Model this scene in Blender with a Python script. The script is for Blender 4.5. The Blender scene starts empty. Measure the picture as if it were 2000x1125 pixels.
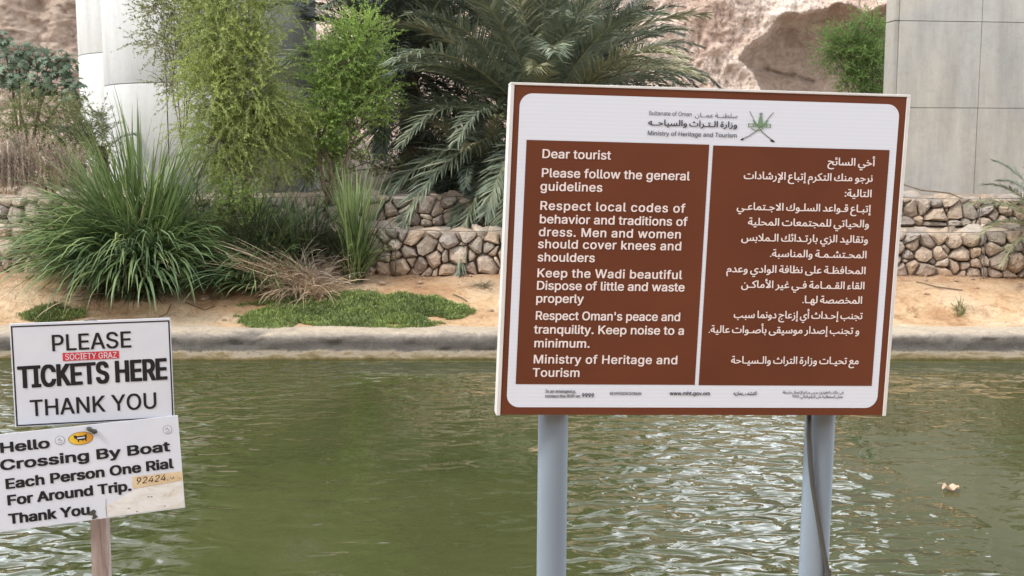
import bpy, math, random
import numpy as np
from mathutils import Vector, Matrix
from mathutils.geometry import tessellate_polygon, delaunay_2d_cdt

# ------------------------------------------------------------------ camera, world, sun, exposure
SC = bpy.context.scene
COL = SC.collection
R = math.radians
PITCH = R(6.8)
FPX = 2200.0
EYE = np.array([0.0, 0.0, 3.0])
cam = bpy.data.cameras.new("camera")
cam.sensor_width = 36.0
cam.lens = 36.0 * FPX / 2000.0
cam.clip_start = 0.05
cam.clip_end = 2000
camo = bpy.data.objects.new("camera", cam)
COL.objects.link(camo)
camo.location = EYE
camo.rotation_euler = (R(90) - PITCH, 0, 0)
SC.camera = camo

SUN_DIR = Vector((-0.60, -0.36, 0.72)).normalized()      # towards the sun
elev = math.asin(SUN_DIR.z)
azim = math.atan2(SUN_DIR.x, SUN_DIR.y)
world = bpy.data.worlds.new("World")
SC.world = world
world.use_nodes = True
wt = world.node_tree
wt.nodes.clear()
wo = wt.nodes.new("ShaderNodeOutputWorld")
bg = wt.nodes.new("ShaderNodeBackground")
sky = wt.nodes.new("ShaderNodeTexSky")
sky.sky_type = 'NISHITA'
sky.sun_disc = False
sky.sun_elevation = elev
sky.sun_rotation = azim
sky.air_density = 1.2
sky.dust_density = 4.0
# thin even cloud layer: the clear sky mixed with a pale grey
hz = wt.nodes.new("ShaderNodeMix"); hz.data_type = 'RGBA'
hz.inputs[0].default_value = 0.72
hz.inputs[7].default_value = (9.0, 9.4, 10.0, 1)
wt.links.new(sky.outputs[0], hz.inputs[6])
# hazy sky: brighter all round towards the horizon
gc = wt.nodes.new("ShaderNodeTexCoord")
sz = wt.nodes.new("ShaderNodeSeparateXYZ"); wt.links.new(gc.outputs["Generated"], sz.inputs[0])
cl = wt.nodes.new("ShaderNodeMath"); cl.operation = 'SUBTRACT'; cl.use_clamp = True; cl.inputs[0].default_value = 1.0; wt.links.new(sz.outputs[2], cl.inputs[1])
pw = wt.nodes.new("ShaderNodeMath"); pw.operation = 'POWER'; wt.links.new(cl.outputs[0], pw.inputs[0]); pw.inputs[1].default_value = 2.0
gm = wt.nodes.new("ShaderNodeMix"); gm.data_type = 'RGBA'; gm.blend_type = 'ADD'
wt.links.new(pw.outputs[0], gm.inputs[0]); wt.links.new(hz.outputs[2], gm.inputs[6]); gm.inputs[7].default_value = (33.0, 34.5, 37.0, 1)
wt.links.new(gm.outputs[2], bg.inputs[0])
bg.inputs[1].default_value = 0.12
wt.links.new(bg.outputs[0], wo.inputs[0])

sun = bpy.data.lights.new("sun", 'SUN')
sun.energy = 2.2
sun.angle = R(12)
sun.color = (1.0, 0.95, 0.88)
suno = bpy.data.objects.new("sun", sun)
COL.objects.link(suno)
suno.rotation_euler = SUN_DIR.to_track_quat('Z', 'Y').to_euler()
suno.location = (-20, -10, 40)

SC.view_settings.view_transform = 'Standard'
SC.view_settings.look = 'None'
SC.view_settings.gamma = 1
SC.view_settings.use_curve_mapping = False
SC.view_settings.exposure = 0.38
SC.cycles.max_bounces = 8
SC.cycles.diffuse_bounces = 3
SC.cycles.glossy_bounces = 3
SC.cycles.transmission_bounces = 3
SC.cycles.transparent_max_bounces = 4

# ------------------------------------------------------------------ helpers
RNG = np.random.default_rng(7)
random.seed(7)
CX, CY = 1000.0, 562.5


def at(u, v, Y):
    """Point of the place seen at picture position u, v when it stands Y metres away."""
    dx = (u - CX) / FPX
    dv = -(v - CY) / FPX
    d = np.array([dx, math.cos(PITCH) + dv * math.sin(PITCH), -math.sin(PITCH) + dv * math.cos(PITCH)])
    return EYE + d * (Y / d[1])


def tag(o, label=None, cat=None, group=None, kind=None):
    if label: o["label"] = label
    if cat: o["category"] = cat
    if group: o["group"] = group
    if kind: o["kind"] = kind
    return o


def empty(name, loc=(0, 0, 0), rot=(0, 0, 0)):
    o = bpy.data.objects.new(name, None)
    o.empty_display_size = 0.2
    COL.objects.link(o)
    o.location = loc
    o.rotation_euler = rot
    return o


def mesh_np(name, V, F, mat, parent=None, smooth=False, mi=None):
    """V (n,3); F list of index lists or an (m,k) array."""
    me = bpy.data.meshes.new(name)
    V = np.asarray(V, dtype=np.float64)
    if isinstance(F, np.ndarray):
        m, k = F.shape
        me.vertices.add(len(V)); me.vertices.foreach_set("co", V.astype(np.float32).ravel())
        me.loops.add(m * k); me.loops.foreach_set("vertex_index", F.astype(np.int32).ravel())
        me.polygons.add(m)
        me.polygons.foreach_set("loop_start", np.arange(0, m * k, k, dtype=np.int32))
        me.polygons.foreach_set("loop_total", np.full(m, k, dtype=np.int32))
        me.update(calc_edges=True)
    else:
        me.from_pydata([tuple(v) for v in V], [], F)
    mats = mat if isinstance(mat, (list, tuple)) else [mat]
    for mm in mats:
        me.materials.append(mm)
    if mi is not None:
        me.polygons.foreach_set("material_index", np.asarray(mi, dtype=np.int32))
    if smooth:
        me.polygons.foreach_set("use_smooth", np.ones(len(me.polygons), dtype=bool))
    me.update()
    o = bpy.data.objects.new(name, me)
    COL.objects.link(o)
    if parent is not None: o.parent = parent
    return o


class MB:
    def __init__(s): s.v = []; s.f = []

    def add(s, V, F):
        n = len(s.v)
        s.v += [tuple(v) for v in V]
        s.f += [[i + n for i in f] for f in F]

    def box(s, x0, x1, y0, y1, z0, z1, b=0.0):
        if b <= 0:
            V = [(x0, y0, z0), (x1, y0, z0), (x1, y1, z0), (x0, y1, z0), (x0, y0, z1), (x1, y0, z1), (x1, y1, z1), (x0, y1, z1)]
            s.add(V, [[0, 3, 2, 1], [4, 5, 6, 7], [0, 1, 5, 4], [1, 2, 6, 5], [2, 3, 7, 6], [3, 0, 4, 7]])
            return
        V = []; F = []
        for (z, i) in ((z0, b), (z0 + b, 0), (z1 - b, 0), (z1, b)):
            for (x, y) in ((x0 + i + b, y0 + i), (x1 - i - b, y0 + i), (x1 - i, y0 + i + b), (x1 - i, y1 - i - b), (x1 - i - b, y1 - i), (x0 + i + b, y1 - i), (x0 + i, y1 - i - b), (x0 + i, y0 + i + b)):
                V.append((x, y, z))
        for k in range(3):
            for j in range(8):
                a = k * 8 + j; c = k * 8 + (j + 1) % 8
                F.append([a, c, c + 8, a + 8])
        F.append([7, 6, 5, 4, 3, 2, 1, 0]); F.append([24 + j for j in range(8)])
        s.add(V, F)

    def tube(s, pts, rad, n=6, cap=True):
        pts = [Vector(p) for p in pts]
        if not hasattr(rad, '__len__'): rad = [rad] * len(pts)
        up = Vector((0.13, 0.21, 0.97)); V = []; F = []
        for i, p in enumerate(pts):
            t = (pts[min(i + 1, len(pts) - 1)] - pts[max(i - 1, 0)]).normalized()
            u = t.cross(up)
            if u.length < 0.1: u = t.cross(Vector((1, 0, 0)))
            u.normalize(); w = t.cross(u)
            for k in range(n):
                a = 2 * math.pi * k / n
                V.append(p + (u * math.cos(a) + w * math.sin(a)) * rad[i])
        for i in range(len(pts) - 1):
            for k in range(n):
                a = i * n + k; b = i * n + (k + 1) % n
                F.append([a, b, b + n, a + n])
        if cap:
            F.append(list(range(n - 1, -1, -1))); F.append([(len(pts) - 1) * n + k for k in range(n)])
        s.add(V, F)

    def build(s, name, mat, parent=None, smooth=False):
        return mesh_np(name, s.v, s.f, mat, parent, smooth)


def hash2(ix, iy, seed):
    n = (ix.astype(np.int64) * 374761393 + iy.astype(np.int64) * 668265263 + seed * 1442695041) & 0x7fffffff
    n = ((n ^ (n >> 13)) * 1274126177) & 0x7fffffff
    n = (n ^ (n >> 16)) & 0xffff
    return n / 65535.0


def vnoise(x, y, seed=0):
    ix = np.floor(x); iy = np.floor(y); fx = x - ix; fy = y - iy
    fx = fx * fx * (3 - 2 * fx); fy = fy * fy * (3 - 2 * fy)
    a = hash2(ix, iy, seed); b = hash2(ix + 1, iy, seed); c = hash2(ix, iy + 1, seed); d = hash2(ix + 1, iy + 1, seed)
    return (a * (1 - fx) + b * fx) * (1 - fy) + (c * (1 - fx) + d * fx) * fy


def fbm(x, y, seed=0, oct=5, gain=0.5, ridged=False):
    x = np.asarray(x, float); y = np.asarray(y, float)
    s = 0; a = 1.0; t = 0
    for o in range(oct):
        n = vnoise(x * 2 ** o + 17.3 * o, y * 2 ** o + 5.1 * o, seed + o)
        if ridged: n = 1 - abs(2 * n - 1)
        s = s + a * n; t += a; a *= gain
    return s / t


# ------------------------------------------------------------------ materials
def mat(name, rough=0.8, spec=0.3):
    m = bpy.data.materials.new(name); m.use_nodes = True
    b = m.node_tree.nodes["Principled BSDF"]
    b.inputs["Roughness"].default_value = rough
    b.inputs["Specular IOR Level"].default_value = spec
    return m, m.node_tree, b


def N(t, kind, **kw):
    n = t.nodes.new(kind)
    for k, v in kw.items():
        if k in n.inputs.keys() if isinstance(k, str) else False: n.inputs[k].default_value = v
        else: setattr(n, k, v)
    return n


def noise(t, scale, detail=4, rough=0.55, vec=None, dist=0.0):
    n = t.nodes.new("ShaderNodeTexNoise")
    n.inputs["Scale"].default_value = scale; n.inputs["Detail"].default_value = detail
    n.inputs["Roughness"].default_value = rough; n.inputs["Distortion"].default_value = dist
    if vec is not None: t.links.new(vec, n.inputs["Vector"])
    return n


def ramp(t, src, stops):
    r = t.nodes.new("ShaderNodeValToRGB")
    e = r.color_ramp.elements
    while len(e) < len(stops): e.new(0.5)
    for i, (p, c) in enumerate(stops):
        e[i].position = p; e[i].color = (c[0], c[1], c[2], 1) if hasattr(c, '__len__') else (c, c, c, 1)
    t.links.new(src, r.inputs[0])
    return r


def mix(t, a, b, f, mode='MIX'):
    m = t.nodes.new("ShaderNodeMix"); m.data_type = 'RGBA'; m.blend_type = mode
    for s, i in ((f, 0), (a, 6), (b, 7)):
        if isinstance(s, (int, float)): m.inputs[i].default_value = s
        elif isinstance(s, tuple): m.inputs[i].default_value = (s[0], s[1], s[2], 1)
        else: t.links.new(s, m.inputs[i])
    return m.outputs[2]


def bump(t, b, h, dist, strength=1.0):
    n = t.nodes.new("ShaderNodeBump")
    n.inputs["Distance"].default_value = dist; n.inputs["Strength"].default_value = strength
    t.links.new(h, n.inputs["Height"]); t.links.new(n.outputs[0], b.inputs["Normal"])
    return n


def coords(t, scale=(1, 1, 1), kind="Object"):
    c = t.nodes.new("ShaderNodeTexCoord"); m = t.nodes.new("ShaderNodeMapping")
    m.inputs["Scale"].default_value = scale
    t.links.new(c.outputs[kind], m.inputs[0])
    return m.outputs[0]


def worldpos(t, scale=(1, 1, 1)):
    c = t.nodes.new("ShaderNodeNewGeometry"); m = t.nodes.new("ShaderNodeMapping")
    m.inputs["Scale"].default_value = scale
    t.links.new(c.outputs["Position"], m.inputs[0])
    return m.outputs[0]


def plain(name, c, rough=0.6, spec=0.3, var=0.08, scale=8.0, metal=0.0):
    m, t, b = mat(name, rough, spec)
    n = noise(t, scale, 4, vec=coords(t))
    lo = tuple(max(0, x * (1 - var)) for x in c); hi = tuple(min(1, x * (1 + var)) for x in c)
    r = ramp(t, n.outputs[0], [(0.3, lo), (0.7, hi)])
    t.links.new(r.outputs[0], b.inputs["Base Color"])
    b.inputs["Metallic"].default_value = metal
    return m


def leafmat(name, cols, rough=0.55, trans=0.25, spec=0.3):
    """each leaf island its own tint, part of the light passes through"""
    m, t, b = mat(name, rough, spec)
    g = t.nodes.new("ShaderNodeNewGeometry")
    k = len(cols)
    r = ramp(t, g.outputs["Random Per Island"], [(i / (k - 1), c) for i, c in enumerate(cols)])
    n = noise(t, 1.6, 2, vec=worldpos(t))
    rn = ramp(t, n.outputs[0], [(0.35, (0.72, 0.74, 0.75)), (0.65, (1.2, 1.18, 1.1))])
    col = mix(t, r.outputs[0], rn.outputs[0], 1.0, 'MULTIPLY')
    t.links.new(col, b.inputs["Base Color"])
    tr = t.nodes.new("ShaderNodeBsdfTranslucent"); t.links.new(col, tr.inputs[0])
    mx = t.nodes.new("ShaderNodeMixShader"); mx.inputs[0].default_value = trans
    o = t.nodes["Material Output"]
    t.links.new(b.outputs[0], mx.inputs[1]); t.links.new(tr.outputs[0], mx.inputs[2]); t.links.new(mx.outputs[0], o.inputs[0])
    return m


# sand of the far bank
M_sand, t, b = mat("sand", 0.95, 0.15)
p = worldpos(t)
n1 = noise(t, 0.9, 6, 0.6, p, 0.6); n2 = noise(t, 9, 8, 0.7, p); n3 = noise(t, 60, 3, 0.7, p)
c1 = ramp(t, n1.outputs[0], [(0.34, (0.52, 0.31, 0.17)), (0.47, (0.70, 0.48, 0.285)), (0.62, (0.80, 0.62, 0.42))])
c2 = ramp(t, n2.outputs[0], [(0.30, (0.62, 0.55, 0.50)), (0.48, (1, 1, 1)), (0.75, (1.08, 1.08, 1.06))])
cc = mix(t, c1.outputs[0], c2.outputs[0], 0.8, 'MULTIPLY')
sx = t.nodes.new("ShaderNodeSeparateXYZ"); t.links.new(worldpos(t), sx.inputs[0])
rd = t.nodes.new("ShaderNodeMapRange"); rd.inputs[1].default_value = 18.2; rd.inputs[2].default_value = 19.4
t.links.new(sx.outputs[1], rd.inputs[0])
nn = t.nodes.new("ShaderNodeMath"); nn.operation = 'MULTIPLY'; t.links.new(rd.outputs[0], nn.inputs[0]); nn.inputs[1].default_value = 0.7
cc = mix(t, cc, (0.36, 0.20, 0.115), nn.outputs[0])           # redder earth at the foot of the wall
r3 = t.nodes.new("ShaderNodeMapRange"); r3.inputs[1].default_value = 19.55; r3.inputs[2].default_value = 19.65; t.links.new(sx.outputs[1], r3.inputs[0])
cc = mix(t, cc, (0.40, 0.325, 0.255), r3.outputs[0])          # dusty rubble of the terraces
spn = ramp(t, noise(t, 2.6, 8, 0.75, p, 1.0).outputs[0], [(0.40, (0.62, 0.50, 0.42)), (0.47, (1, 1, 1))])
cc = mix(t, cc, spn.outputs[0], 0.55, 'MULTIPLY')
c3 = ramp(t, n3.outputs[0], [(0.3, 0.82), (0.6, 1.05)])
cc = mix(t, cc, c3.outputs[0], 0.7, 'MULTIPLY')
t.links.new(cc, b.inputs["Base Color"])
hh = t.nodes.new("ShaderNodeMath"); hh.operation = 'MULTIPLY_ADD'; t.links.new(n3.outputs[0], hh.inputs[0]); hh.inputs[1].default_value = 0.12
t.links.new(n2.outputs[0], hh.inputs[2]); bump(t, b, hh.outputs[0], 0.10, 1.0)

# limestone cliff
M_rock, t, b = mat("limestone", 0.95, 0.1)
p = worldpos(t)
n1 = noise(t, 0.28, 6, 0.6, p, 0.8); n2 = noise(t, 1.9, 8, 0.72, p, 0.4); n3 = noise(t, 9, 10, 0.82, p)
c1 = ramp(t, n1.outputs[0], [(0.35, (0.56, 0.42, 0.34)), (0.5, (0.70, 0.565, 0.475)), (0.66, (0.78, 0.67, 0.58))])
c2 = ramp(t, n2.outputs[0], [(0.28, (0.50, 0.42, 0.36)), (0.40, (0.95, 0.93, 0.91)), (0.7, (1.12, 1.1, 1.08))])
cc = mix(t, c1.outputs[0], c2.outputs[0], 0.85, 'MULTIPLY')
vo = t.nodes.new("ShaderNodeTexVoronoi"); vo.inputs["Scale"].default_value = 4; vo.inputs["Randomness"].default_value = 1; t.links.new(p, vo.inputs["Vector"])
c3 = ramp(t, n3.outputs[0], [(0.40, 0.40), (0.48, 0.92), (0.60, 1.15)])
cc = mix(t, cc, c3.outputs[0], 0.85, 'MULTIPLY')
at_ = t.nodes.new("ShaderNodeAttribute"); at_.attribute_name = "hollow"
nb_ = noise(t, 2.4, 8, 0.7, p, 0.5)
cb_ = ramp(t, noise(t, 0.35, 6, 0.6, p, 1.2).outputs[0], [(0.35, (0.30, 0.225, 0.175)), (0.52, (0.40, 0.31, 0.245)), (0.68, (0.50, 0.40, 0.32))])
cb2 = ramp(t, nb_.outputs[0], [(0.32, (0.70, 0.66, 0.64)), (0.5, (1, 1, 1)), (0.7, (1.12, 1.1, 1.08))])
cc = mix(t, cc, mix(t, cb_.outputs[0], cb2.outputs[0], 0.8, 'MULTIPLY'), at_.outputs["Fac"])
t.links.new(cc, b.inputs["Base Color"])
hh = t.nodes.new("ShaderNodeMath"); hh.operation = 'MULTIPLY_ADD'; t.links.new(n3.outputs[0], hh.inputs[0]); hh.inputs[1].default_value = 0.5
t.links.new(n2.outputs[0], hh.inputs[2])
h2 = t.nodes.new("ShaderNodeMath"); h2.operation = 'MULTIPLY_ADD'; t.links.new(vo.outputs[0], h2.inputs[0]); h2.inputs[1].default_value = 0.35
t.links.new(hh.outputs[0], h2.inputs[2]); bump(t, b, h2.outputs[0], 0.22, 1.0)

# smoother brown rock (cave wall and the left cliff)
M_rockb, t, b = mat("brown_rock", 0.95, 0.1)
p = worldpos(t, (1, 1, 1.6))
n1 = noise(t, 0.6, 6, 0.6, p, 1.2); n2 = noise(t, 4, 8, 0.7, p, 0.5)
c1 = ramp(t, n1.outputs[0], [(0.35, (0.22, 0.152, 0.115)), (0.52, (0.30, 0.215, 0.165)), (0.68, (0.40, 0.30, 0.235))])
c2 = ramp(t, n2.outputs[0], [(0.32, (0.66, 0.62, 0.6)), (0.5, (1, 1, 1)), (0.7, (1.12, 1.1, 1.08))])
cc = mix(t, c1.outputs[0], c2.outputs[0], 0.8, 'MULTIPLY'); t.links.new(cc, b.inputs["Base Color"])
bump(t, b, n2.outputs[0], 0.16, 0.8)


def concrete(name, base, streak=0.5, warm=(0.44, 0.41, 0.36)):
    m, t, b = mat(name, 0.85, 0.2)
    p = worldpos(t)
    n1 = noise(t, 0.55, 5, 0.6, p, 0.3); ps = worldpos(t, (2.6, 2.6, 0.35)); n2 = noise(t, 1.0, 6, 0.65, ps)
    n3 = noise(t, 7, 6, 0.7, p); n4 = noise(t, 45, 2, 0.5, p)
    c1 = ramp(t, n1.outputs[0], [(0.35, base), (0.65, warm)])
    c2 = ramp(t, n2.outputs[0], [(0.3, 1 - 0.36 * streak), (0.55, 1.0), (0.75, 1.06)])
    cc = mix(t, c1.outputs[0], c2.outputs[0], 1.0, 'MULTIPLY')
    c3 = ramp(t, n3.outputs[0], [(0.33, 0.86), (0.5, 1.0), (0.7, 1.05)])
    cc = mix(t, cc, c3.outputs[0], streak, 'MULTIPLY')
    c4 = ramp(t, n4.outputs[0], [(0.24, 0.55), (0.31, 1.0)])
    cc = mix(t, cc, c4.outputs[0], 0.6 * streak, 'MULTIPLY')
    oi = t.nodes.new("ShaderNodeObjectInfo"); c5 = ramp(t, oi.outputs["Random"], [(0, 1 - 0.07 * streak), (1, 1 + 0.05 * streak)])
    cc = mix(t, cc, c5.outputs[0], 1.0, 'MULTIPLY')
    t.links.new(cc, b.inputs["Base Color"]); bump(t, b, n3.outputs[0], 0.012, 0.6)
    return m


M_conc_w = concrete("white_concrete", (0.42, 0.425, 0.415), 0.40, (0.46, 0.46, 0.435))
M_conc_g = concrete("grey_concrete", (0.33, 0.325, 0.305), 0.62, (0.39, 0.365, 0.315))
M_jointw = plain("pale_joint_mortar", (0.33, 0.33, 0.32), 0.9)
M_joint = plain("joint_mortar", (0.27, 0.265, 0.255), 0.9)

# embankment kerb: stain and painted shade grey the face below a pale top; algae at the waterline
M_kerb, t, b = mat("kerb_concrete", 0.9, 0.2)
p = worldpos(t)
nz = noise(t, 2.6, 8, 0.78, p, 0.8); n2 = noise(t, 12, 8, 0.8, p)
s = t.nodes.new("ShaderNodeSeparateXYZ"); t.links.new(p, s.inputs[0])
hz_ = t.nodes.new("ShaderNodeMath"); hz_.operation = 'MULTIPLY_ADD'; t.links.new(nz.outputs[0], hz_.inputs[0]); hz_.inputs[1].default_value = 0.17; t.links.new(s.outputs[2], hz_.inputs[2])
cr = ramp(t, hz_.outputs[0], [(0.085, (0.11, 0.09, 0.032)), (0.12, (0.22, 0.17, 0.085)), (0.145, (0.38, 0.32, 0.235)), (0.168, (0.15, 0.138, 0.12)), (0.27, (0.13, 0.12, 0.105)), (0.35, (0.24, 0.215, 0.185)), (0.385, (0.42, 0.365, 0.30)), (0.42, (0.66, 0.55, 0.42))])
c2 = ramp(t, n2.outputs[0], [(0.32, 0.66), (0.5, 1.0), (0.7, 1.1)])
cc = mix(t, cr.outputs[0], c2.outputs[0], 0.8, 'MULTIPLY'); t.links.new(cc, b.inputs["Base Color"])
bump(t, b, n2.outputs[0], 0.07, 1.0)

# water: turbid green body, ripples from crossing noise bands
M_water, t, b = mat("green_water", 0.012, 0.5)
b.inputs["IOR"].default_value = 1.48
p = worldpos(t)
n1 = noise(t, 0.22, 4, 0.5, p, 0.5)
cr = ramp(t, n1.outputs[0], [(0.35, (0.044, 0.052, 0.017)), (0.6, (0.062, 0.067, 0.025))])
t.links.new(cr.outputs[0], b.inputs["Base Color"])
pa = worldpos(t, (1.0, 1.5, 1)); w1 = noise(t, 3.3, 1, 0.4, pa, 0.5)
pb = worldpos(t, (1.0, 1.25, 1)); w2 = noise(t, 9.0, 1, 0.5, pb, 0.4)
w3 = noise(t, 0.9, 2, 0.5, p)
gn = noise(t, 0.35, 3, 0.5, p)
sp_ = t.nodes.new("ShaderNodeSeparateXYZ"); t.links.new(p, sp_.inputs[0])
# a breeze ruffles the open middle of the wadi and the near left corner; the rest lies calm
dx_ = t.nodes.new("ShaderNodeMath"); dx_.operation = 'SUBTRACT'; t.links.new(sp_.outputs[0], dx_.inputs[0]); dx_.inputs[1].default_value = 1.9
ab_ = t.nodes.new("ShaderNodeMath"); ab_.operation = 'ABSOLUTE'; t.links.new(dx_.outputs[0], ab_.inputs[0])
ad_ = t.nodes.new("ShaderNodeMath"); ad_.operation = 'MULTIPLY_ADD'; t.links.new(gn.outputs[0], ad_.inputs[0]); ad_.inputs[1].default_value = -2.0; t.links.new(ab_.outputs[0], ad_.inputs[2])
g1 = ramp(t, ad_.outputs[0], [(0.0, 1.08), (0.30, 0.85), (0.62, 0.12)])
lx_ = t.nodes.new("ShaderNodeMapRange"); lx_.inputs[1].default_value = -1.9; lx_.inputs[2].default_value = -3.6; lx_.inputs[3].default_value = 0.0; lx_.inputs[4].default_value = 0.8
t.links.new(sp_.outputs[0], lx_.inputs[0])
gust = t.nodes.new("ShaderNodeMath"); gust.operation = 'MAXIMUM'; t.links.new(g1.outputs[0], gust.inputs[0]); t.links.new(lx_.outputs[0], gust.inputs[1])
a1 = t.nodes.new("ShaderNodeMath"); a1.operation = 'MULTIPLY_ADD'; t.links.new(w2.outputs[0], a1.inputs[0]); a1.inputs[1].default_value = 0.10; t.links.new(w1.outputs[0], a1.inputs[2])
a2 = t.nodes.new("ShaderNodeMath"); a2.operation = 'MULTIPLY'; t.links.new(a1.outputs[0], a2.inputs[0]); t.links.new(gust.outputs[0], a2.inputs[1])
a3 = t.nodes.new("ShaderNodeMath"); a3.operation = 'MULTIPLY_ADD'; t.links.new(w3.outputs[0], a3.inputs[0]); a3.inputs[1].default_value = 0.45; t.links.new(a2.outputs[0], a3.inputs[2])
bump(t, b, a3.outputs[0], 0.085, 1.0)

M_soil = plain("near_bank_soil", (0.30, 0.22, 0.15), 0.95, 0.1, 0.3, 5)

# gabion stones: grey to tan to rust, one tint per stone
M_stone, t, b = mat("gabion_stone", 0.9, 0.15)
oi = t.nodes.new("ShaderNodeObjectInfo")
c0 = ramp(t, oi.outputs["Random"], [(0.0, (0.31, 0.28, 0.25)), (0.25, (0.42, 0.355, 0.29)), (0.5, (0.51, 0.40, 0.30)), (0.75, (0.37, 0.33, 0.295)), (1.0, (0.62, 0.53, 0.43))])
p = worldpos(t); n1 = noise(t, 4, 6, 0.65, p, 0.4); n2 = noise(t, 22, 6, 0.7, p)
c1 = ramp(t, n1.outputs[0], [(0.3, (0.72, 0.66, 0.6)), (0.5, (1, 1, 1)), (0.72, (1.15, 1.12, 1.08))])
cc = mix(t, c0.outputs[0], c1.outputs[0], 0.9, 'MULTIPLY')
s = t.nodes.new("ShaderNodeSeparateXYZ"); t.links.new(p, s.inputs[0])
mr = t.nodes.new("ShaderNodeMapRange"); mr.inputs[1].default_value = 1.35; mr.inputs[2].default_value = 0.88; t.links.new(s.outputs[2], mr.inputs[0])
mm = t.nodes.new("ShaderNodeMath"); mm.operation = 'MULTIPLY'; t.links.new(mr.outputs[0], mm.inputs[0]); t.links.new(n1.outputs[0], mm.inputs[1])
cc = mix(t, cc, (0.40, 0.24, 0.14), mm.outputs[0])            # splashed red earth on the lowest stones
c2 = ramp(t, n2.outputs[0], [(0.33, 0.78), (0.55, 1.04)])
cc = mix(t, cc, c2.outputs[0], 0.8, 'MULTIPLY'); t.links.new(cc, b.inputs["Base Color"]); bump(t, b, n2.outputs[0], 0.04, 0.9)
M_core = plain("gabion_core", (0.17, 0.125, 0.09), 1.0, 0.05, 0.3, 6)
M_wire = plain("galvanised_wire", (0.16, 0.15, 0.14), 0.6, 0.4, 0.2, 3, 0.5)

# foliage
M_palm = leafmat("palm_leaf", [(0.116, 0.149, 0.105), (0.160, 0.198, 0.143), (0.187, 0.220, 0.154), (0.275, 0.292, 0.209)], 0.5, 0.15, 0.4)
M_palmy = leafmat("pale_palm_leaf", [(0.20, 0.225, 0.13), (0.27, 0.28, 0.17), (0.35, 0.34, 0.22), (0.42, 0.38, 0.26)], 0.5, 0.2, 0.4)
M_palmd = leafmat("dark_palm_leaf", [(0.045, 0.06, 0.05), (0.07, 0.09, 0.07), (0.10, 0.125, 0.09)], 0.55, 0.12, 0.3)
M_palmdry = leafmat("dry_palm_leaf", [(0.26, 0.22, 0.15), (0.36, 0.30, 0.21), (0.42, 0.36, 0.26)], 0.7, 0.1, 0.2)
M_rachis = plain("palm_rib", (0.25, 0.24, 0.13), 0.6)
M_bark = plain("bark", (0.16, 0.12, 0.085), 0.95, 0.1, 0.35, 12)
M_ptrunk = plain("palm_trunk_fibre", (0.14, 0.10, 0.07), 0.95, 0.1, 0.4, 14)
M_feather = leafmat("feathery_leaf", [(0.184, 0.253, 0.057), (0.276, 0.356, 0.086), (0.368, 0.437, 0.127), (0.483, 0.517, 0.218)], 0.55, 0.35)
M_bright = leafmat("bright_leaf", [(0.176, 0.270, 0.068), (0.270, 0.405, 0.095), (0.392, 0.540, 0.149)], 0.5, 0.35)
M_olive = leafmat("olive_leaf", [(0.120, 0.156, 0.060), (0.180, 0.216, 0.084), (0.264, 0.264, 0.120)], 0.6, 0.25)
M_cavebush = leafmat("cave_bush_leaf", [(0.084, 0.168, 0.042), (0.132, 0.240, 0.060), (0.204, 0.324, 0.096)], 0.55, 0.3)
M_twig = plain("green_twig", (0.22, 0.21, 0.10), 0.8)
M_blade = leafmat("grass_blade", [(0.090, 0.138, 0.048), (0.132, 0.198, 0.066), (0.192, 0.264, 0.096), (0.300, 0.348, 0.156)], 0.42, 0.2, 0.45)
M_bladeb = leafmat("blue_grass_blade", [(0.092, 0.144, 0.069), (0.138, 0.213, 0.098), (0.218, 0.293, 0.149)], 0.42, 0.2, 0.45)
M_bladed = leafmat("dark_grass_blade", [(0.03, 0.045, 0.025), (0.055, 0.075, 0.035), (0.09, 0.10, 0.05)], 0.5, 0.15, 0.4)
M_straw = leafmat("straw", [(0.394, 0.283, 0.197), (0.567, 0.431, 0.308), (0.739, 0.579, 0.419)], 0.8, 0.15, 0.15)
M_reed = leafmat("dry_reed", [(0.350, 0.275, 0.231), (0.475, 0.388, 0.325), (0.600, 0.500, 0.425)], 0.85, 0.2, 0.1)
M_turf = leafmat("creeping_grass", [(0.125, 0.160, 0.065), (0.189, 0.270, 0.074), (0.270, 0.351, 0.115), (0.405, 0.446, 0.203)], 0.6, 0.25)
M_broad = leafmat("broad_leaf", [(0.063, 0.103, 0.057), (0.103, 0.155, 0.098), (0.172, 0.230, 0.161)], 0.45, 0.2, 0.4)
M_deadleaf = leafmat("dead_leaf", [(0.42, 0.27, 0.18), (0.62, 0.46, 0.36)], 0.6, 0.2)

# signs
M_brown, t, b = mat("brown_print", 0.5, 0.2)
p = coords(t, (1, 1, 1)); wv = noise(t, 3, 3, 0.5, p)
sl = t.nodes.new("ShaderNodeTexWave"); sl.wave_type = 'BANDS'; sl.bands_direction = 'Z'; sl.inputs["Scale"].default_value = 26; t.links.new(p, sl.inputs[0])
cr = ramp(t, wv.outputs[0], [(0.3, (0.105, 0.031, 0.014)), (0.7, (0.128, 0.039, 0.018))]); t.links.new(cr.outputs[0], b.inputs["Base Color"])
bump(t, b, sl.outputs[1], 0.0003, 0.2)
M_white, t, b = mat("white_print", 0.45, 0.35)
p = coords(t); sl = t.nodes.new("ShaderNodeTexWave"); sl.wave_type = 'BANDS'; sl.bands_direction = 'Z'; sl.inputs["Scale"].default_value = 26; t.links.new(p, sl.inputs[0])
cr = ramp(t, sl.outputs[1], [(0.0, (0.585, 0.625, 0.705)), (1.0, (0.61, 0.65, 0.725))]); t.links.new(cr.outputs[0], b.inputs["Base Color"])
bump(t, b, sl.outputs[1], 0.0003, 0.2)
M_ink = plain("black_ink", (0.012, 0.012, 0.014), 0.5)
M_inkblue = plain("slate_ink", (0.035, 0.04, 0.055), 0.5)
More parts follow.
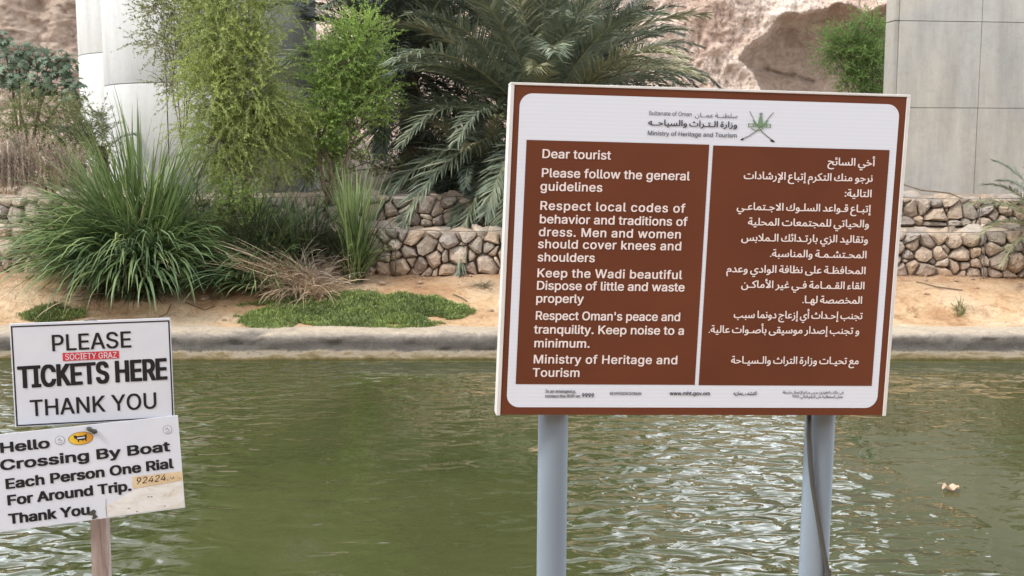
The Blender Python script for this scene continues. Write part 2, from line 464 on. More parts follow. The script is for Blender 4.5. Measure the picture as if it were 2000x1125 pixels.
M_letter = plain("white_lettering", (0.70, 0.62, 0.60), 0.5, 0.3, 0.03)
M_alu = plain("aluminium_trim", (0.62, 0.62, 0.61), 0.4, 0.5, 0.06, 5, 0.15)
M_back = plain("grey_back_sheet", (0.35, 0.35, 0.35), 0.6)
M_post, t, b = mat("grey_blue_paint", 0.38, 0.5)
n1 = noise(t, 5, 5, 0.6, coords(t, (1, 1, 0.3))); cr = ramp(t, n1.outputs[0], [(0.3, (0.165, 0.21, 0.26)), (0.7, (0.20, 0.25, 0.30))]); t.links.new(cr.outputs[0], b.inputs["Base Color"])
M_cable = plain("black_rubber", (0.06, 0.06, 0.055), 0.55, 0.4)
M_green = plain("emblem_green", (0.14, 0.24, 0.13), 0.5)
M_silver = plain("emblem_grey", (0.20, 0.22, 0.21), 0.5)
M_boardw, t, b = mat("white_painted_board", 0.45, 0.35)
p = coords(t); n1 = noise(t, 5, 6, 0.65, p, 0.5); n2 = noise(t, 22, 6, 0.7, coords(t, (1, 1, 3)))
cr = ramp(t, n1.outputs[0], [(0.3, (0.56, 0.595, 0.665)), (0.65, (0.61, 0.64, 0.70))])
c2 = ramp(t, n2.outputs[0], [(0.24, (0.80, 0.76, 0.68)), (0.32, (1, 1, 1))])
t.links.new(mix(t, cr.outputs[0], c2.outputs[0], 0.8, 'MULTIPLY'), b.inputs["Base Color"])
M_dirty, t, b = mat("weathered_white_patch", 0.6, 0.25)
p = coords(t, (1, 1, 2.2)); n1 = noise(t, 14, 8, 0.72, p, 0.6)
cr = ramp(t, n1.outputs[0], [(0.30, (0.40, 0.33, 0.22)), (0.42, (0.60, 0.575, 0.52)), (0.6, (0.68, 0.68, 0.67))]); t.links.new(cr.outputs[0], b.inputs["Base Color"])
M_tape, t, b = mat("yellowed_tape", 0.4, 0.4)
n1 = noise(t, 16, 6, 0.7, coords(t)); cr = ramp(t, n1.outputs[0], [(0.3, (0.50, 0.36, 0.20)), (0.6, (0.66, 0.54, 0.36))]); t.links.new(cr.outputs[0], b.inputs["Base Color"])
M_red = plain("red_sticker", (0.52, 0.035, 0.05), 0.4, 0.4, 0.25, 40)
M_yellow, t, b = mat("yellow_sticker", 0.3, 0.5)
gx = t.nodes.new("ShaderNodeTexCoord"); sp = t.nodes.new("ShaderNodeSeparateXYZ"); t.links.new(gx.outputs["Generated"], sp.inputs[0])
cr = ramp(t, sp.outputs[0], [(0.1, (0.72, 0.50, 0.05)), (0.8, (0.55, 0.25, 0.03))]); t.links.new(cr.outputs[0], b.inputs["Base Color"])
M_wood, t, b = mat("weathered_wood", 0.9, 0.15)
n1 = noise(t, 30, 8, 0.7, coords(t, (1, 1, 0.08)), 0.4); cr = ramp(t, n1.outputs[0], [(0.3, (0.17, 0.125, 0.11)), (0.5, (0.33, 0.265, 0.245)), (0.7, (0.44, 0.37, 0.345))]); t.links.new(cr.outputs[0], b.inputs["Base Color"])
bump(t, b, n1.outputs[0], 0.006, 0.8)

GLYPH_DATA = [
[32,188,[]],
[35,440,[[242,0,326,509,377,509,294,0],[10,140,19,192,400,192,391,140],[64,0,147,509,198,509,115,0],[40,316,49,368,429,368,421,316]]],
[39,207,[[78,318,70,509,136,509,128,318]]],
[44,188,[[38,-119,68,71,137,71,84,-119]]],
[46,188,[[95,-4,83,-3,73,1,63,9,55,18,51,29,50,41,51,53,55,64,63,73,73,81,83,85,95,87,107,85,118,81,128,73,135,64,140,53,141,41,140,29,135,18,128,9,118,1,107,-3]]],
[50,453,[[64,0,64,47,234,229,282,282,311,327,320,371,319,389,315,405,308,419,298,431,287,441,273,449,224,460,205,458,188,454,172,447,159,438,148,427,139,413,132,398,128,381,127,362,66,362,68,391,75,418,86,442,102,464,121,482,143,496,168,507,196,513,225,516,254,513,281,507,306,497,328,482,346,465,361,445,372,423,379,398,381,372,371,318,336,259,267,180,153,60,153,57,389,57,389,0]]],
[52,453,[[40,105,40,158,247,509,311,509,109,166,109,163,413,163,413,105],[282,0,282,121,282,146,282,318,343,318,343,0]]],
[57,453,[[226,516,256,513,285,506,310,494,333,478,352,458,368,434,380,408,387,378,389,347,387,322,382,296,373,270,315,168,200,0,130,0,301,248,307,248,287,221,257,202,218,195,188,197,161,203,137,214,116,229,98,247,83,269,72,294,66,321,64,352,66,382,73,411,85,436,101,459,120,479,143,494,168,506,196,513],[226,460,207,459,190,454,174,446,160,435,148,423,138,407,131,390,127,372,125,352,127,331,131,313,138,295,148,280,160,268,174,257,190,250,207,245,226,243,245,245,263,249,279,257,293,267,305,280,314,295,322,312,326,330,327,350,326,371,322,390,314,407,305,422,293,435,279,446,263,454,245,459]]],
[65,480,[[16,0,201,509,276,509,463,0,395,0,287,302,264,372,232,478,245,478,213,371,191,302,85,0],[110,142,110,199,370,199,370,142]]],
[66,456,[[60,0,60,509,241,509,274,507,304,501,329,491,350,477,367,461,381,442,390,421,396,398,398,374,397,353,393,336,387,320,356,286,315,267,315,262,331,260,347,254,363,245,378,234,391,220,402,203,411,184,416,161,418,136,416,111,410,88,400,67,386,48,368,31,344,18,317,8,284,2,247,0],[125,57,245,57,281,60,309,67,330,80,344,96,353,115,355,137,354,153,350,169,342,184,333,197,320,209,306,218,289,225,269,229,248,231,125,231],[125,285,238,285,288,296,302,304,314,314,323,326,330,340,335,355,336,372,333,393,326,412,313,429,294,442,270,449,240,452,125,452]]],
[67,510,[[267,-7,225,-3,186,7,150,25,119,49,92,79,70,115,53,157,44,203,40,254,44,305,53,352,70,393,92,429,119,459,150,484,186,501,225,512,267,516,340,504,362,496,383,485,402,471,419,456,435,438,448,418,459,397,467,373,473,348,408,348,389,395,357,428,315,449,267,456,237,453,209,445,184,432,161,414,141,391,125,364,113,332,106,295,103,254,106,213,113,177,125,145,141,117,161,94,184,76,210,63,237,56,267,53,315,60,357,81,389,114,408,160,473,160,467,135,459,112,448,91,435,71,420,53,402,38,383,24,363,13,341,5,317,-2,293,-6]]],
[68,503,[[219,0,96,0,96,57,215,57,254,60,288,68,318,81,343,99,363,122,379,149,390,181,397,216,399,255,397,294,390,329,379,361,364,388,344,410,320,428,291,441,258,449,221,452,93,452,93,509,225,509,273,505,315,495,353,478,385,455,412,426,433,391,449,351,458,306,462,255,458,205,449,159,433,119,411,83,384,54,351,31,312,14,268,3],[125,509,125,0,60,0,60,509]]],
[69,419,[[60,0,60,509,372,509,372,452,125,452,125,286,355,286,355,229,125,229,125,57,375,57,375,0]]],
[70,410,[[60,0,60,509,369,509,369,452,125,452,125,278,346,278,346,221,125,221,125,0]]],
[71,521,[[269,-7,225,-3,185,7,149,25,118,49,91,79,69,116,53,157,43,203,40,254,43,305,53,352,69,393,91,429,117,459,149,484,184,501,223,512,265,516,291,514,316,510,340,504,363,494,384,483,403,469,421,453,436,436,449,416,460,395,468,373,474,349,408,349,387,393,356,427,315,448,265,456,236,453,209,445,183,432,160,414,141,392,125,364,113,332,106,295,103,254,106,213,113,177,125,145,141,117,161,95,184,76,210,63,238,56,269,53,296,55,322,61,345,71,365,85,382,102,396,123,407,147,413,173,415,202,434,199,283,199,283,256,478,256,478,200,475,160,466,124,451,91,431,62,406,38,377,19,344,5,308,-4]]],
[72,517,[[60,0,60,509,125,509,125,289,392,289,392,509,457,509,457,0,392,0,392,232,125,232,125,0]]],
[73,301,[[31,0,31,57,118,57,118,452,31,452,31,509,269,509,269,452,183,452,183,57,269,57,269,0]]],
[75,467,[[104,145,104,216,139,261,174,303,212,344,364,509,448,509,231,276,228,276],[60,0,60,509,125,509,125,334,124,225,125,193,125,0],[372,0,188,259,228,309,449,0]]],
[76,393,[[60,0,60,509,125,509,125,57,361,57,361,0]]],
[77,629,[[60,0,60,509,152,509,277,187,287,159,299,123,311,84,322,49,307,49,318,83,330,121,342,158,352,187,476,509,568,509,568,0,504,0,504,291,504,327,505,369,506,413,507,457,513,457,498,409,482,363,467,322,456,291,342,0,286,0,170,291,159,321,145,361,129,408,112,457,119,457,120,416,121,372,122,328,122,291,122,0]]],
[78,524,[[60,0,60,509,136,509,343,183,363,151,388,107,414,55,405,54,401,108,399,157,399,195,399,509,463,509,463,0,387,0,202,290,177,331,148,381,108,452,119,454,122,384,124,328,125,291,125,0]]],
[79,534,[[267,-7,225,-3,186,7,150,25,119,49,92,79,70,115,53,157,44,203,40,254,44,305,53,352,70,393,92,429,119,459,150,484,186,501,225,512,267,516,309,512,348,501,384,484,415,459,442,429,464,393,480,352,490,305,493,254,490,203,480,157,464,115,442,79,415,49,384,25,348,7,309,-3],[267,53,296,55,324,63,349,76,372,94,392,116,408,144,420,176,428,213,430,254,428,295,420,332,408,365,392,392,372,415,349,433,324,446,296,453,267,456,237,453,210,445,184,433,161,415,142,392,125,364,113,332,106,295,103,254,106,213,113,176,125,144,142,117,161,94,184,76,210,63,237,55]]],
[80,445,[[60,0,60,509,235,509,272,506,305,499,332,487,356,471,375,452,390,430,400,404,407,377,409,348,407,318,400,291,390,265,375,243,356,223,332,207,305,195,272,188,235,186,109,186,109,242,233,242,257,244,279,248,297,256,312,266,324,279,333,294,339,310,343,328,344,348,343,367,339,385,333,402,324,416,312,428,297,439,279,446,257,451,232,452,125,452,125,0]]],
[82,449,[[60,0,60,509,236,509,273,506,305,500,333,489,356,473,376,455,390,433,401,408,407,381,409,352,407,323,401,296,390,271,376,250,356,232,333,217,305,206,273,200,236,198,96,198,96,255,234,255,258,256,280,260,298,267,313,276,325,287,334,300,340,316,344,333,345,352,344,371,340,389,334,405,325,419,313,430,298,440,279,446,258,451,233,452,125,452,125,0],[353,0,230,229,303,229,428,0]]],
[83,447,[[224,-9,188,-7,156,-1,128,9,102,23,81,40,64,60,51,83,42,109,38,137,104,137,108,118,114,102,123,88,136,76,150,66,166,59,224,49,246,50,267,54,286,60,303,69,317,79,329,92,338,106,344,122,346,139,344,154,340,168,332,179,296,205,245,222,184,239,145,253,112,269,86,289,67,313,56,341,52,372,54,400,62,425,75,448,92,468,113,484,138,498,165,508,195,514,227,516,259,514,289,508,316,498,340,484,360,468,377,449,390,427,398,403,401,378,337,378,332,402,320,421,302,437,280,449,254,456,225,459,204,457,185,454,167,448,152,440,139,430,129,418,121,405,117,391,115,376,117,359,122,345,131,334,169,308,212,293,264,279,312,264,359,238,395,198,402,180,407,161,408,139,406,112,399,87,386,64,370,43,349,25,323,11,294,0,261,-7]]],
[84,449,[[32,452,32,509,417,509,417,452,257,452,257,0,193,0,193,452]]],
[85,518,[[259,-8,220,-6,186,2,154,15,126,33,103,55,85,80,71,108,63,140,60,173,60,509,124,509,124,178,126,155,132,133,141,113,153,95,169,80,187,68,208,59,232,53,259,52,285,53,309,59,331,68,349,80,364,95,377,113,385,133,391,155,393,178,393,509,457,509,457,173,454,140,446,108,433,80,414,55,391,33,363,15,332,2,297,-6]]],
[87,687,[[155,0,16,509,82,509,163,196,175,145,187,94,197,40,189,40,200,94,211,145,224,196,306,509,380,509,462,196,474,145,486,94,497,40,488,40,499,94,510,145,523,196,603,509,670,509,530,0,455,0,368,323,351,391,336,475,350,475,335,395,318,323,230,0]]],
[88,475,[[18,0,217,284,217,236,29,509,104,509,178,400,204,361,223,329,243,292,232,292,252,329,272,361,298,400,374,509,446,509,259,239,259,287,456,0,382,0,292,129,268,165,250,195,230,231,244,231,225,196,206,166,182,129,91,0]]],
[89,472,[[203,0,203,208,16,509,91,509,192,344,222,292,250,230,224,230,251,293,280,344,381,509,455,509,268,208,268,0]]],
[90,439,[[42,0,42,46,273,385,306,431,341,476,348,454,285,452,223,452,40,452,40,509,397,509,397,462,169,129,134,81,97,33,90,54,152,57,214,57,399,57,399,0]]],
[97,390,[[160,-9,137,-7,115,-3,94,5,76,15,60,29,48,45,38,63,32,84,30,108,32,128,36,146,43,161,53,174,64,184,78,193,125,211,178,220,234,227,265,235,271,240,274,246,276,255,276,257,267,297,240,322,196,331,149,322,118,301,100,274,41,291,51,313,64,331,79,346,95,358,114,368,133,375,194,384,239,379,286,360,300,350,312,336,322,320,330,301,335,278,337,251,337,0,277,0,277,52,272,52,252,25,215,1],[170,45,192,47,211,51,228,59,242,68,254,80,263,93,270,108,274,122,276,138,276,190,259,182,231,176,200,171,175,168,134,159,103,139,97,130,93,118,92,105,102,72,130,52]]],
[98,425,[[229,-8,208,-7,189,-3,172,4,138,31,118,59,112,59,112,0,53,0,53,509,114,509,114,319,118,319,137,346,171,373,188,379,207,383,229,384,259,382,287,374,313,361,335,342,354,320,370,293,381,261,388,227,390,189,388,151,381,116,370,84,355,57,336,34,313,16,288,3,260,-6],[220,47,242,49,262,55,279,66,294,80,306,97,316,117,323,139,327,163,328,189,327,215,323,239,316,261,307,281,295,298,280,311,262,322,243,328,220,330,198,328,178,322,161,312,147,299,134,282,125,263,118,241,114,216,113,189,114,162,118,138,125,115,135,95,147,78,162,65,179,55,198,49]]],
[99,396,[[207,-8,174,-5,144,3,117,16,93,35,72,58,56,85,44,116,37,150,34,187,37,225,44,260,56,291,72,318,93,341,117,360,144,374,174,382,207,384,260,377,305,356,340,322,362,277,303,262,290,289,270,311,242,325,207,330,184,328,163,321,145,310,130,296,118,278,108,258,102,236,98,212,96,187,98,163,102,139,108,117,118,97,130,80,145,66,163,55,184,49,207,46,243,52,271,66,292,89,304,117,363,102,341,56,306,21,261,-1]]],
[100,425,[[195,-8,165,-6,137,3,111,16,89,34,70,57,55,84,43,116,36,151,34,189,36,227,43,261,55,293,70,320,89,342,112,361,137,374,165,382,196,384,218,383,237,379,253,373,287,346,306,319,311,319,311,509,372,509,372,0,313,0,313,59,307,59,287,31,252,4,236,-3,217,-7],[205,47,226,49,246,55,263,65,278,78,290,95,299,115,306,138,310,162,312,189,310,216,306,241,300,263,290,282,278,299,263,312,246,322,227,328,205,330,182,328,162,322,145,311,130,298,118,281,108,261,102,239,98,215,96,189,98,163,102,139,109,117,118,97,130,80,145,66,162,55,182,49]]],
[101,404,[[212,-8,177,-5,145,3,117,16,92,35,72,58,56,85,44,116,37,150,34,187,36,224,44,258,55,290,71,317,91,340,115,359,142,373,172,382,205,384,266,374,285,366,303,355,319,341,334,324,347,305,357,282,365,256,370,227,371,194,371,169,75,169,75,221,338,221,310,202,308,226,304,248,298,269,288,286,277,301,263,314,246,323,227,328,205,330,183,328,164,323,146,313,131,301,119,286,109,270,102,251,97,231,96,211,96,178,98,151,102,127,110,106,121,88,135,73,151,61,169,53,190,48,212,46,254,53,285,73,306,105,365,91,358,72,348,55,335,39,320,26,302,14,283,4,261,-3,237,-7]]],
[102,254,[[228,379,228,327,6,327,6,379],[81,0,81,432,82,452,87,470,96,486,107,499,120,510,135,519,187,530,222,527,243,521,227,468,215,472,195,474,178,472,164,468,154,460,147,449,143,435,142,419,142,0]]],
[103,425,[[207,-151,180,-149,156,-146,134,-140,82,-110,51,-69,101,-41,122,-66,154,-88,207,-97,236,-95,261,-87,282,-75,298,-58,308,-34,311,-6,311,68,306,68,287,41,252,16,236,10,217,6,195,5,165,7,138,14,113,27,90,43,71,65,55,90,43,120,36,154,34,191,36,229,43,263,55,293,71,320,90,342,112,361,138,374,166,382,196,384,218,383,237,379,253,373,288,346,308,319,313,319,313,379,372,379,372,-9,370,-40,363,-67,350,-90,334,-109,314,-124,291,-136,265,-144,237,-149],[205,59,227,61,246,66,264,75,278,87,290,103,300,121,307,142,311,166,312,193,311,219,307,242,300,264,291,283,279,299,264,312,247,322,227,328,205,330,182,328,163,322,145,312,130,298,118,282,109,262,102,241,98,218,96,193,98,167,102,144,109,123,118,104,131,88,145,76,163,66,183,61]]],
[104,410,[[114,227,114,0,53,0,53,509,114,509,114,287,102,287,116,319,132,344,152,362,175,374,200,382,227,384,252,383,275,377,295,369,313,356,328,340,341,321,350,298,355,271,357,240,357,0,296,0,296,235,293,263,286,286,273,304,256,318,235,326,210,329,192,328,176,324,161,317,147,308,136,297,126,283,119,266,115,248]]],
[105,167,[[53,0,53,379,114,379,114,0],[84,443,73,444,63,448,54,455,47,463,43,472,41,483,43,494,47,504,54,512,63,518,73,522,84,524,95,522,105,518,114,512,121,504,125,494,126,483,125,472,121,463,114,455,105,448,95,444]]],
[107,381,[[110,137,110,212,121,212,284,379,360,379,184,199,177,199],[53,0,53,509,114,509,114,0],[294,0,148,186,191,229,372,0]]],
[108,189,[[139,-2,112,0,91,8,74,20,62,37,55,59,53,84,53,509,114,509,114,99,120,62,126,57,135,53,146,52,160,53,170,54,181,3,162,-1]]],
[109,610,[[53,0,53,379,112,379,112,295,108,295,114,314,122,331,132,346,172,376,219,386,245,383,268,375,287,361,303,342,314,320,321,295,312,295,318,312,326,329,337,343,381,375,437,386,458,385,478,380,497,372,514,361,529,346,541,328,550,307,555,283,557,255,557,0,496,0,496,254,493,279,485,298,473,313,456,323,438,329,419,330,402,329,387,326,374,320,345,290,335,247,335,0,274,0,274,260,272,280,265,297,253,311,238,322,220,328,199,330,158,320,145,312,135,302,126,289,119,274,115,257,114,238,114,0]]],
[110,410,[[114,227,114,0,53,0,53,379,112,379,112,287,102,287,116,319,132,344,152,362,175,374,200,382,227,384,252,383,275,377,295,369,313,356,328,340,341,321,350,298,355,271,357,240,357,0,296,0,296,235,293,263,286,286,273,304,256,318,235,326,210,329,192,328,176,324,161,317,147,308,136,297,126,283,119,266,115,248]]],
[111,416,[[207,-8,174,-5,144,3,117,16,93,35,72,58,56,85,44,116,37,150,34,187,37,225,44,260,56,291,72,318,93,341,117,360,144,374,174,382,207,384,241,382,271,374,299,360,323,341,343,318,359,291,371,260,379,225,381,187,379,150,371,116,359,85,343,58,323,35,299,16,271,3,241,-5],[207,46,231,49,252,55,270,66,285,80,298,97,307,117,314,139,318,163,319,187,318,212,314,236,307,258,298,278,285,296,270,310,252,321,231,328,207,330,184,328,163,321,145,310,130,296,118,278,108,258,102,236,98,212,96,187,98,163,102,139,108,117,118,97,130,80,145,66,163,55,184,49]]],
[112,425,[[53,-143,53,379,112,379,112,319,118,319,137,346,171,373,188,379,207,383,229,384,259,382,287,374,313,361,335,342,354,320,370,293,381,261,388,227,390,189,388,151,381,116,370,84,355,57,336,34,313,16,288,3,260,-6,229,-8,208,-7,189,-3,173,4,138,31,118,59,114,59,114,-143],[220,47,242,49,262,55,279,66,294,80,306,97,316,117,323,139,327,163,328,189,327,215,323,239,316,261,307,281,295,298,280,311,262,322,243,328,220,330,198,328,178,322,161,312,147,299,134,282,125,263,118,241,114,216,113,189,114,162,118,138,125,115,135,95,147,78,162,65,179,55,198,49]]],
[113,425,[[372,-143,311,-143,311,59,306,59,287,31,252,4,236,-3,217,-7,195,-8,165,-6,137,3,111,16,89,34,70,57,55,84,43,116,36,151,34,189,36,227,43,261,55,293,70,320,89,342,112,361,137,374,165,382,196,384,218,383,237,379,253,373,287,346,307,319,313,319,313,379,372,379],[205,47,226,49,246,55,263,65,278,78,290,95,299,115,306,138,310,162,312,189,310,216,306,241,300,263,290,282,278,299,263,312,246,322,227,328,205,330,182,328,162,322,145,311,130,298,118,281,108,261,102,239,98,215,96,189,98,163,102,139,109,117,118,97,130,80,145,66,162,55,182,49]]],
[114,259,[[53,0,53,379,112,379,112,321,115,321,124,339,137,354,152,367,171,377,191,383,213,385,229,384,243,384,243,322,230,324,207,326,190,324,174,321,159,315,146,306,135,296,126,284,119,269,115,254,114,237,114,0]]],
[115,365,[[182,-8,157,-7,133,-3,112,3,93,12,76,24,62,38,50,54,41,73,36,94,94,107,101,87,111,72,124,60,141,52,160,47,181,45,206,47,227,53,244,62,258,74,265,88,268,103,266,115,262,126,254,136,243,144,229,150,212,155,149,170,118,180,92,192,72,208,58,227,50,249,47,274,49,295,55,314,65,332,79,347,95,360,115,370,137,378,161,383,187,384,212,383,234,379,254,372,271,363,286,352,299,339,324,290,268,277,262,291,254,304,243,316,228,325,210,331,187,333,166,331,147,326,131,317,119,305,111,292,109,277,110,264,115,253,124,243,172,223,229,209,261,200,287,187,306,171,320,153,328,131,331,107,329,85,323,65,312,47,298,31,281,18,260,6,236,-2,210,-7]]],
[116,228,[[204,379,204,327,6,327,6,379],[65,471,126,471,126,98,127,83,130,70,136,61,144,55,156,51,170,50,185,51,202,54,213,2,192,-3,168,-4,138,-1,113,7,92,21,77,41,68,64,65,93]]],
[117,410,[[182,-5,158,-3,135,2,115,11,97,23,82,39,69,59,60,82,54,109,53,139,53,379,114,379,114,144,116,117,124,94,137,75,154,61,175,53,200,50,218,51,234,55,249,62,263,71,274,83,283,97,290,113,295,132,296,153,296,379,357,379,357,0,298,0,298,92,307,92,294,60,277,35,257,17,234,5,209,-3]]],
[118,390,[[163,0,17,379,84,379,165,155,187,87,206,21,184,21,203,87,224,155,305,379,371,379,226,0]]],
[119,567,[[138,0,23,379,87,379,133,214,154,137,175,41,165,41,186,135,206,214,252,379,316,379,362,214,382,136,402,41,391,41,413,135,434,214,480,379,545,379,429,0,368,0,319,172,305,225,291,280,277,338,291,338,277,280,263,225,248,172,199,0]]],
[121,390,[[47,-139,61,-86,71,-87,104,-89,130,-74,151,-36,163,-1,17,379,84,379,165,155,187,87,206,21,184,21,202,87,224,155,305,379,371,379,204,-58,177,-107,139,-136,91,-145,65,-143]]],
[58,219,[[109,458,67,440,49,398,67,356,109,338,151,356,169,398,151,440],[109,111,67,93,49,51,67,9,109,-9,151,9,169,51,151,93]]],
[95,500,[[-6,-75,-6,-125,506,-125,506,-75]]],
[1548,328,[[159,-4,130,2,102,22,93,39,90,62,100,114,126,171,155,223,215,192,196,154,181,118,174,96,208,78,218,51,215,30,204,13,186,0]]],
[1600,270,[[0,-5,10,77,280,77,298,74,311,66,320,38,317,23,306,9,290,-2,270,-5]]],
[1641,491,[[353,-5,333,92,319,187,309,279,301,367,292,447,280,512,261,560,235,589,197,599,172,595,150,583,131,564,118,541,106,492,110,464,121,440,139,422,163,409,223,399,281,405,342,423,351,352,279,329,210,321,161,325,118,339,81,362,54,393,36,433,30,480,36,529,53,576,79,617,115,650,158,672,208,679,254,673,291,655,318,627,339,590,365,495,378,384,386,289,396,191,409,95,428,8]]],
[65152,411,[[166,47,126,66,91,97,66,141,57,193,63,240,81,281,108,313,143,336,183,350,227,355,264,352,302,343,289,268,257,275,227,277,199,274,177,266,159,252,146,235,136,193,141,163,155,136,176,113,201,95,228,84,253,80],[40,-58,17,18,113,43,229,80,346,123,376,50,304,23,212,-9,118,-38]]],
[65155,235,[[89,0,72,644,153,644,170,0],[23,704,11,758,53,768,89,777,84,756,59,769,35,790,17,818,11,849,15,877,26,900,42,917,64,930,114,940,138,938,161,932,153,882,134,886,114,888,78,879,68,867,65,852,68,833,79,816,110,793,138,784,97,780,148,795,190,809,206,758,150,739,84,720]]],
[65156,289,[[289,-5,219,0,167,13,132,36,109,69,96,113,90,167,72,644,154,644,172,199,182,124,194,101,216,87,250,80,299,77,317,74,330,66,339,38,336,23,325,9,309,-2],[22,704,10,758,52,768,88,777,83,756,58,769,34,790,16,818,10,849,14,877,25,900,41,917,62,930,113,940,137,938,160,932,152,882,133,886,113,888,77,879,67,867,64,852,67,833,78,816,109,793,137,784,96,780,147,795,189,809,205,758,149,739,83,720]]],
[65159,238,[[92,0,72,714,153,714,173,0],[65,-303,53,-249,95,-239,131,-230,126,-251,101,-238,77,-217,59,-189,53,-158,57,-130,68,-108,84,-90,106,-77,156,-67,180,-69,203,-75,195,-125,176,-121,156,-119,120,-128,110,-140,107,-155,110,-175,121,-191,152,-215,180,-223,139,-227,190,-213,232,-198,248,-249,192,-268,126,-287]]],
[65161,760,[[30,-1,35,51,49,110,72,176,144,148,127,95,116,48,112,6,116,-31,128,-62,148,-89,175,-111,208,-128,245,-140,331,-150,399,-146,457,-135,507,-117,547,-95,578,-71,601,-45,614,-21,618,1,614,14,601,26,557,47,500,69,443,96,399,135,386,159,382,188,387,229,403,270,427,308,459,344,496,375,538,399,583,414,629,419,668,416,701,408,744,386,711,315,673,330,629,337,571,325,516,293,477,249,466,225,462,201,466,185,480,170,525,144,585,120,644,93,690,59,703,38,707,14,701,-24,682,-66,651,-108,608,-147,554,-181,489,-208,413,-226,326,-232,265,-229,210,-218,159,-200,116,-176,80,-143,53,-104,36,-56],[126,260,114,314,156,324,192,333,187,312,162,324,138,346,120,374,114,405,118,433,128,456,145,473,167,486,217,496,241,494,264,488,256,438,237,442,217,444,181,435,171,423,168,408,171,389,182,372,213,349,241,340,200,336,251,351,293,365,309,314,252,295,187,276]]],
[65163,269,[[0,-5,10,77,88,83,113,92,130,108,140,131,143,163,135,223,114,296,86,373,167,403,192,330,211,249,219,179,211,109,185,57,166,37,142,22,80,2],[37,514,25,568,67,578,103,587,98,566,73,578,49,600,31,628,25,659,29,687,40,710,56,727,78,740,128,750,152,748,175,742,167,692,148,696,128,698,92,689,82,677,79,662,82,643,93,626,124,603,152,594,111,590,162,605,204,619,220,568,164,549,98,530]]],
[65165,238,[[92,0,72,714,153,714,173,0]]],
[65166,291,[[291,-5,220,0,169,13,133,36,110,69,98,113,92,167,72,714,154,714,174,199,184,124,196,101,218,87,252,80,301,77,319,74,332,66,341,38,338,23,327,9,311,-2]]],
[65168,1093,[[390,-21,416,61,545,69,681,96,746,119,809,149,866,188,916,235,979,198,967,162,964,137,975,109,991,96,1016,86,1103,77,1121,74,1134,66,1143,38,1140,23,1129,9,1113,-2,1093,-5,1033,-2,981,9,938,26,909,52,893,85,893,128,911,122,867,88,816,60,757,35,693,15,549,-12],[390,-21,306,-18,234,-10,172,5,121,26,81,54,53,89,36,131,30,182,34,234,45,287,58,339,133,320,124,285,116,243,112,205,119,158,139,122,175,94,231,76,310,65,416,61,436,11],[463,-211,444,-207,428,-197,417,-181,413,-162,417,-143,428,-127,444,-116,463,-112,482,-116,498,-127,508,-143,512,-162,508,-181,498,-197,482,-207]]],
[65169,269,[[0,-5,10,77,88,83,113,92,130,108,140,131,143,163,135,223,114,296,86,373,167,403,192,330,211,249,219,179,211,109,185,57,166,37,142,22,80,2],[107,-191,88,-187,72,-177,61,-161,57,-142,61,-123,72,-107,88,-96,107,-92,126,-96,142,-107,152,-123,156,-142,152,-161,142,-177,126,-187]]],
[65170,343,[[0,-5,10,77,76,85,97,96,113,114,134,176,156,283,234,268,225,228,217,185,213,147,222,111,236,97,261,86,299,79,353,77,371,74,384,66,393,38,389,23,379,9,363,-2,343,-5,285,-2,241,7,209,21,187,42,173,68,164,99,194,97,160,45,119,14,68,-1],[170,-191,151,-187,135,-177,124,-161,120,-142,124,-123,135,-107,151,-96,170,-92,189,-96,205,-107,215,-123,219,-142,215,-161,205,-177,189,-187]]],
[65171,405,[[202,0,156,4,114,17,79,39,53,69,36,109,30,158,38,206,63,266,108,332,178,402,197,348,129,409,181,471,277,383,317,335,348,283,368,229,375,171,367,119,340,62,317,38,287,18,249,4],[202,82,233,85,259,94,278,107,293,126,301,149,304,175,296,228,283,256,262,288,229,322,184,361,228,363,164,296,123,227,113,195,109,166,116,129,136,103,165,87],[278,560,259,564,243,575,232,590,228,609,232,628,243,644,259,655,278,659,297,655,312,644,323,628,327,609,323,590,312,575,297,564],[141,560,122,564,106,575,95,590,91,609,95,628,106,644,122,655,141,659,160,655,176,644,186,628,190,609,186,590,176,575,160,564]]],
[65172,486,[[486,-5,435,-1,391,11,353,32,325,64,305,108,297,168,281,516,362,516,378,186,384,145,395,116,412,96,435,85,496,77,514,74,527,66,536,38,532,23,522,9,506,-2],[335,105,279,91,224,87,172,91,126,103,87,123,56,150,37,183,30,223,35,264,52,302,77,337,111,368,151,395,198,417,249,433,303,443,317,359,229,346,164,316,123,277,113,256,109,236,113,216,125,200,166,179,221,170,279,172,327,182],[314,631,295,635,279,646,268,661,264,680,268,699,279,715,295,726,314,730,333,726,349,715,359,699,363,680,359,661,349,646,333,635],[177,631,158,635,142,646,131,661,127,680,131,699,142,715,158,726,177,730,196,726,212,715,222,699,226,680,222,661,212,646,196,635]]],
[65173,993,[[390,-21,416,61,618,67,757,87,804,102,838,124,857,150,864,181,850,269,814,376,891,403,916,335,935,263,943,197,936,142,916,97,880,59,826,29,752,6,657,-9,537,-18],[390,-21,306,-18,234,-10,172,5,121,26,81,54,53,89,36,131,30,182,34,234,45,287,58,339,133,320,124,285,116,243,112,205,119,158,139,122,175,94,231,76,310,65,416,61,436,11],[557,401,538,405,522,416,511,431,507,450,511,469,522,485,538,496,557,500,576,496,592,485,602,469,606,450,602,431,592,416,576,405],[420,401,401,405,385,416,374,431,370,450,374,469,385,485,401,496,420,500,439,496,455,485,465,469,469,450,465,431,455,416,439,405]]],
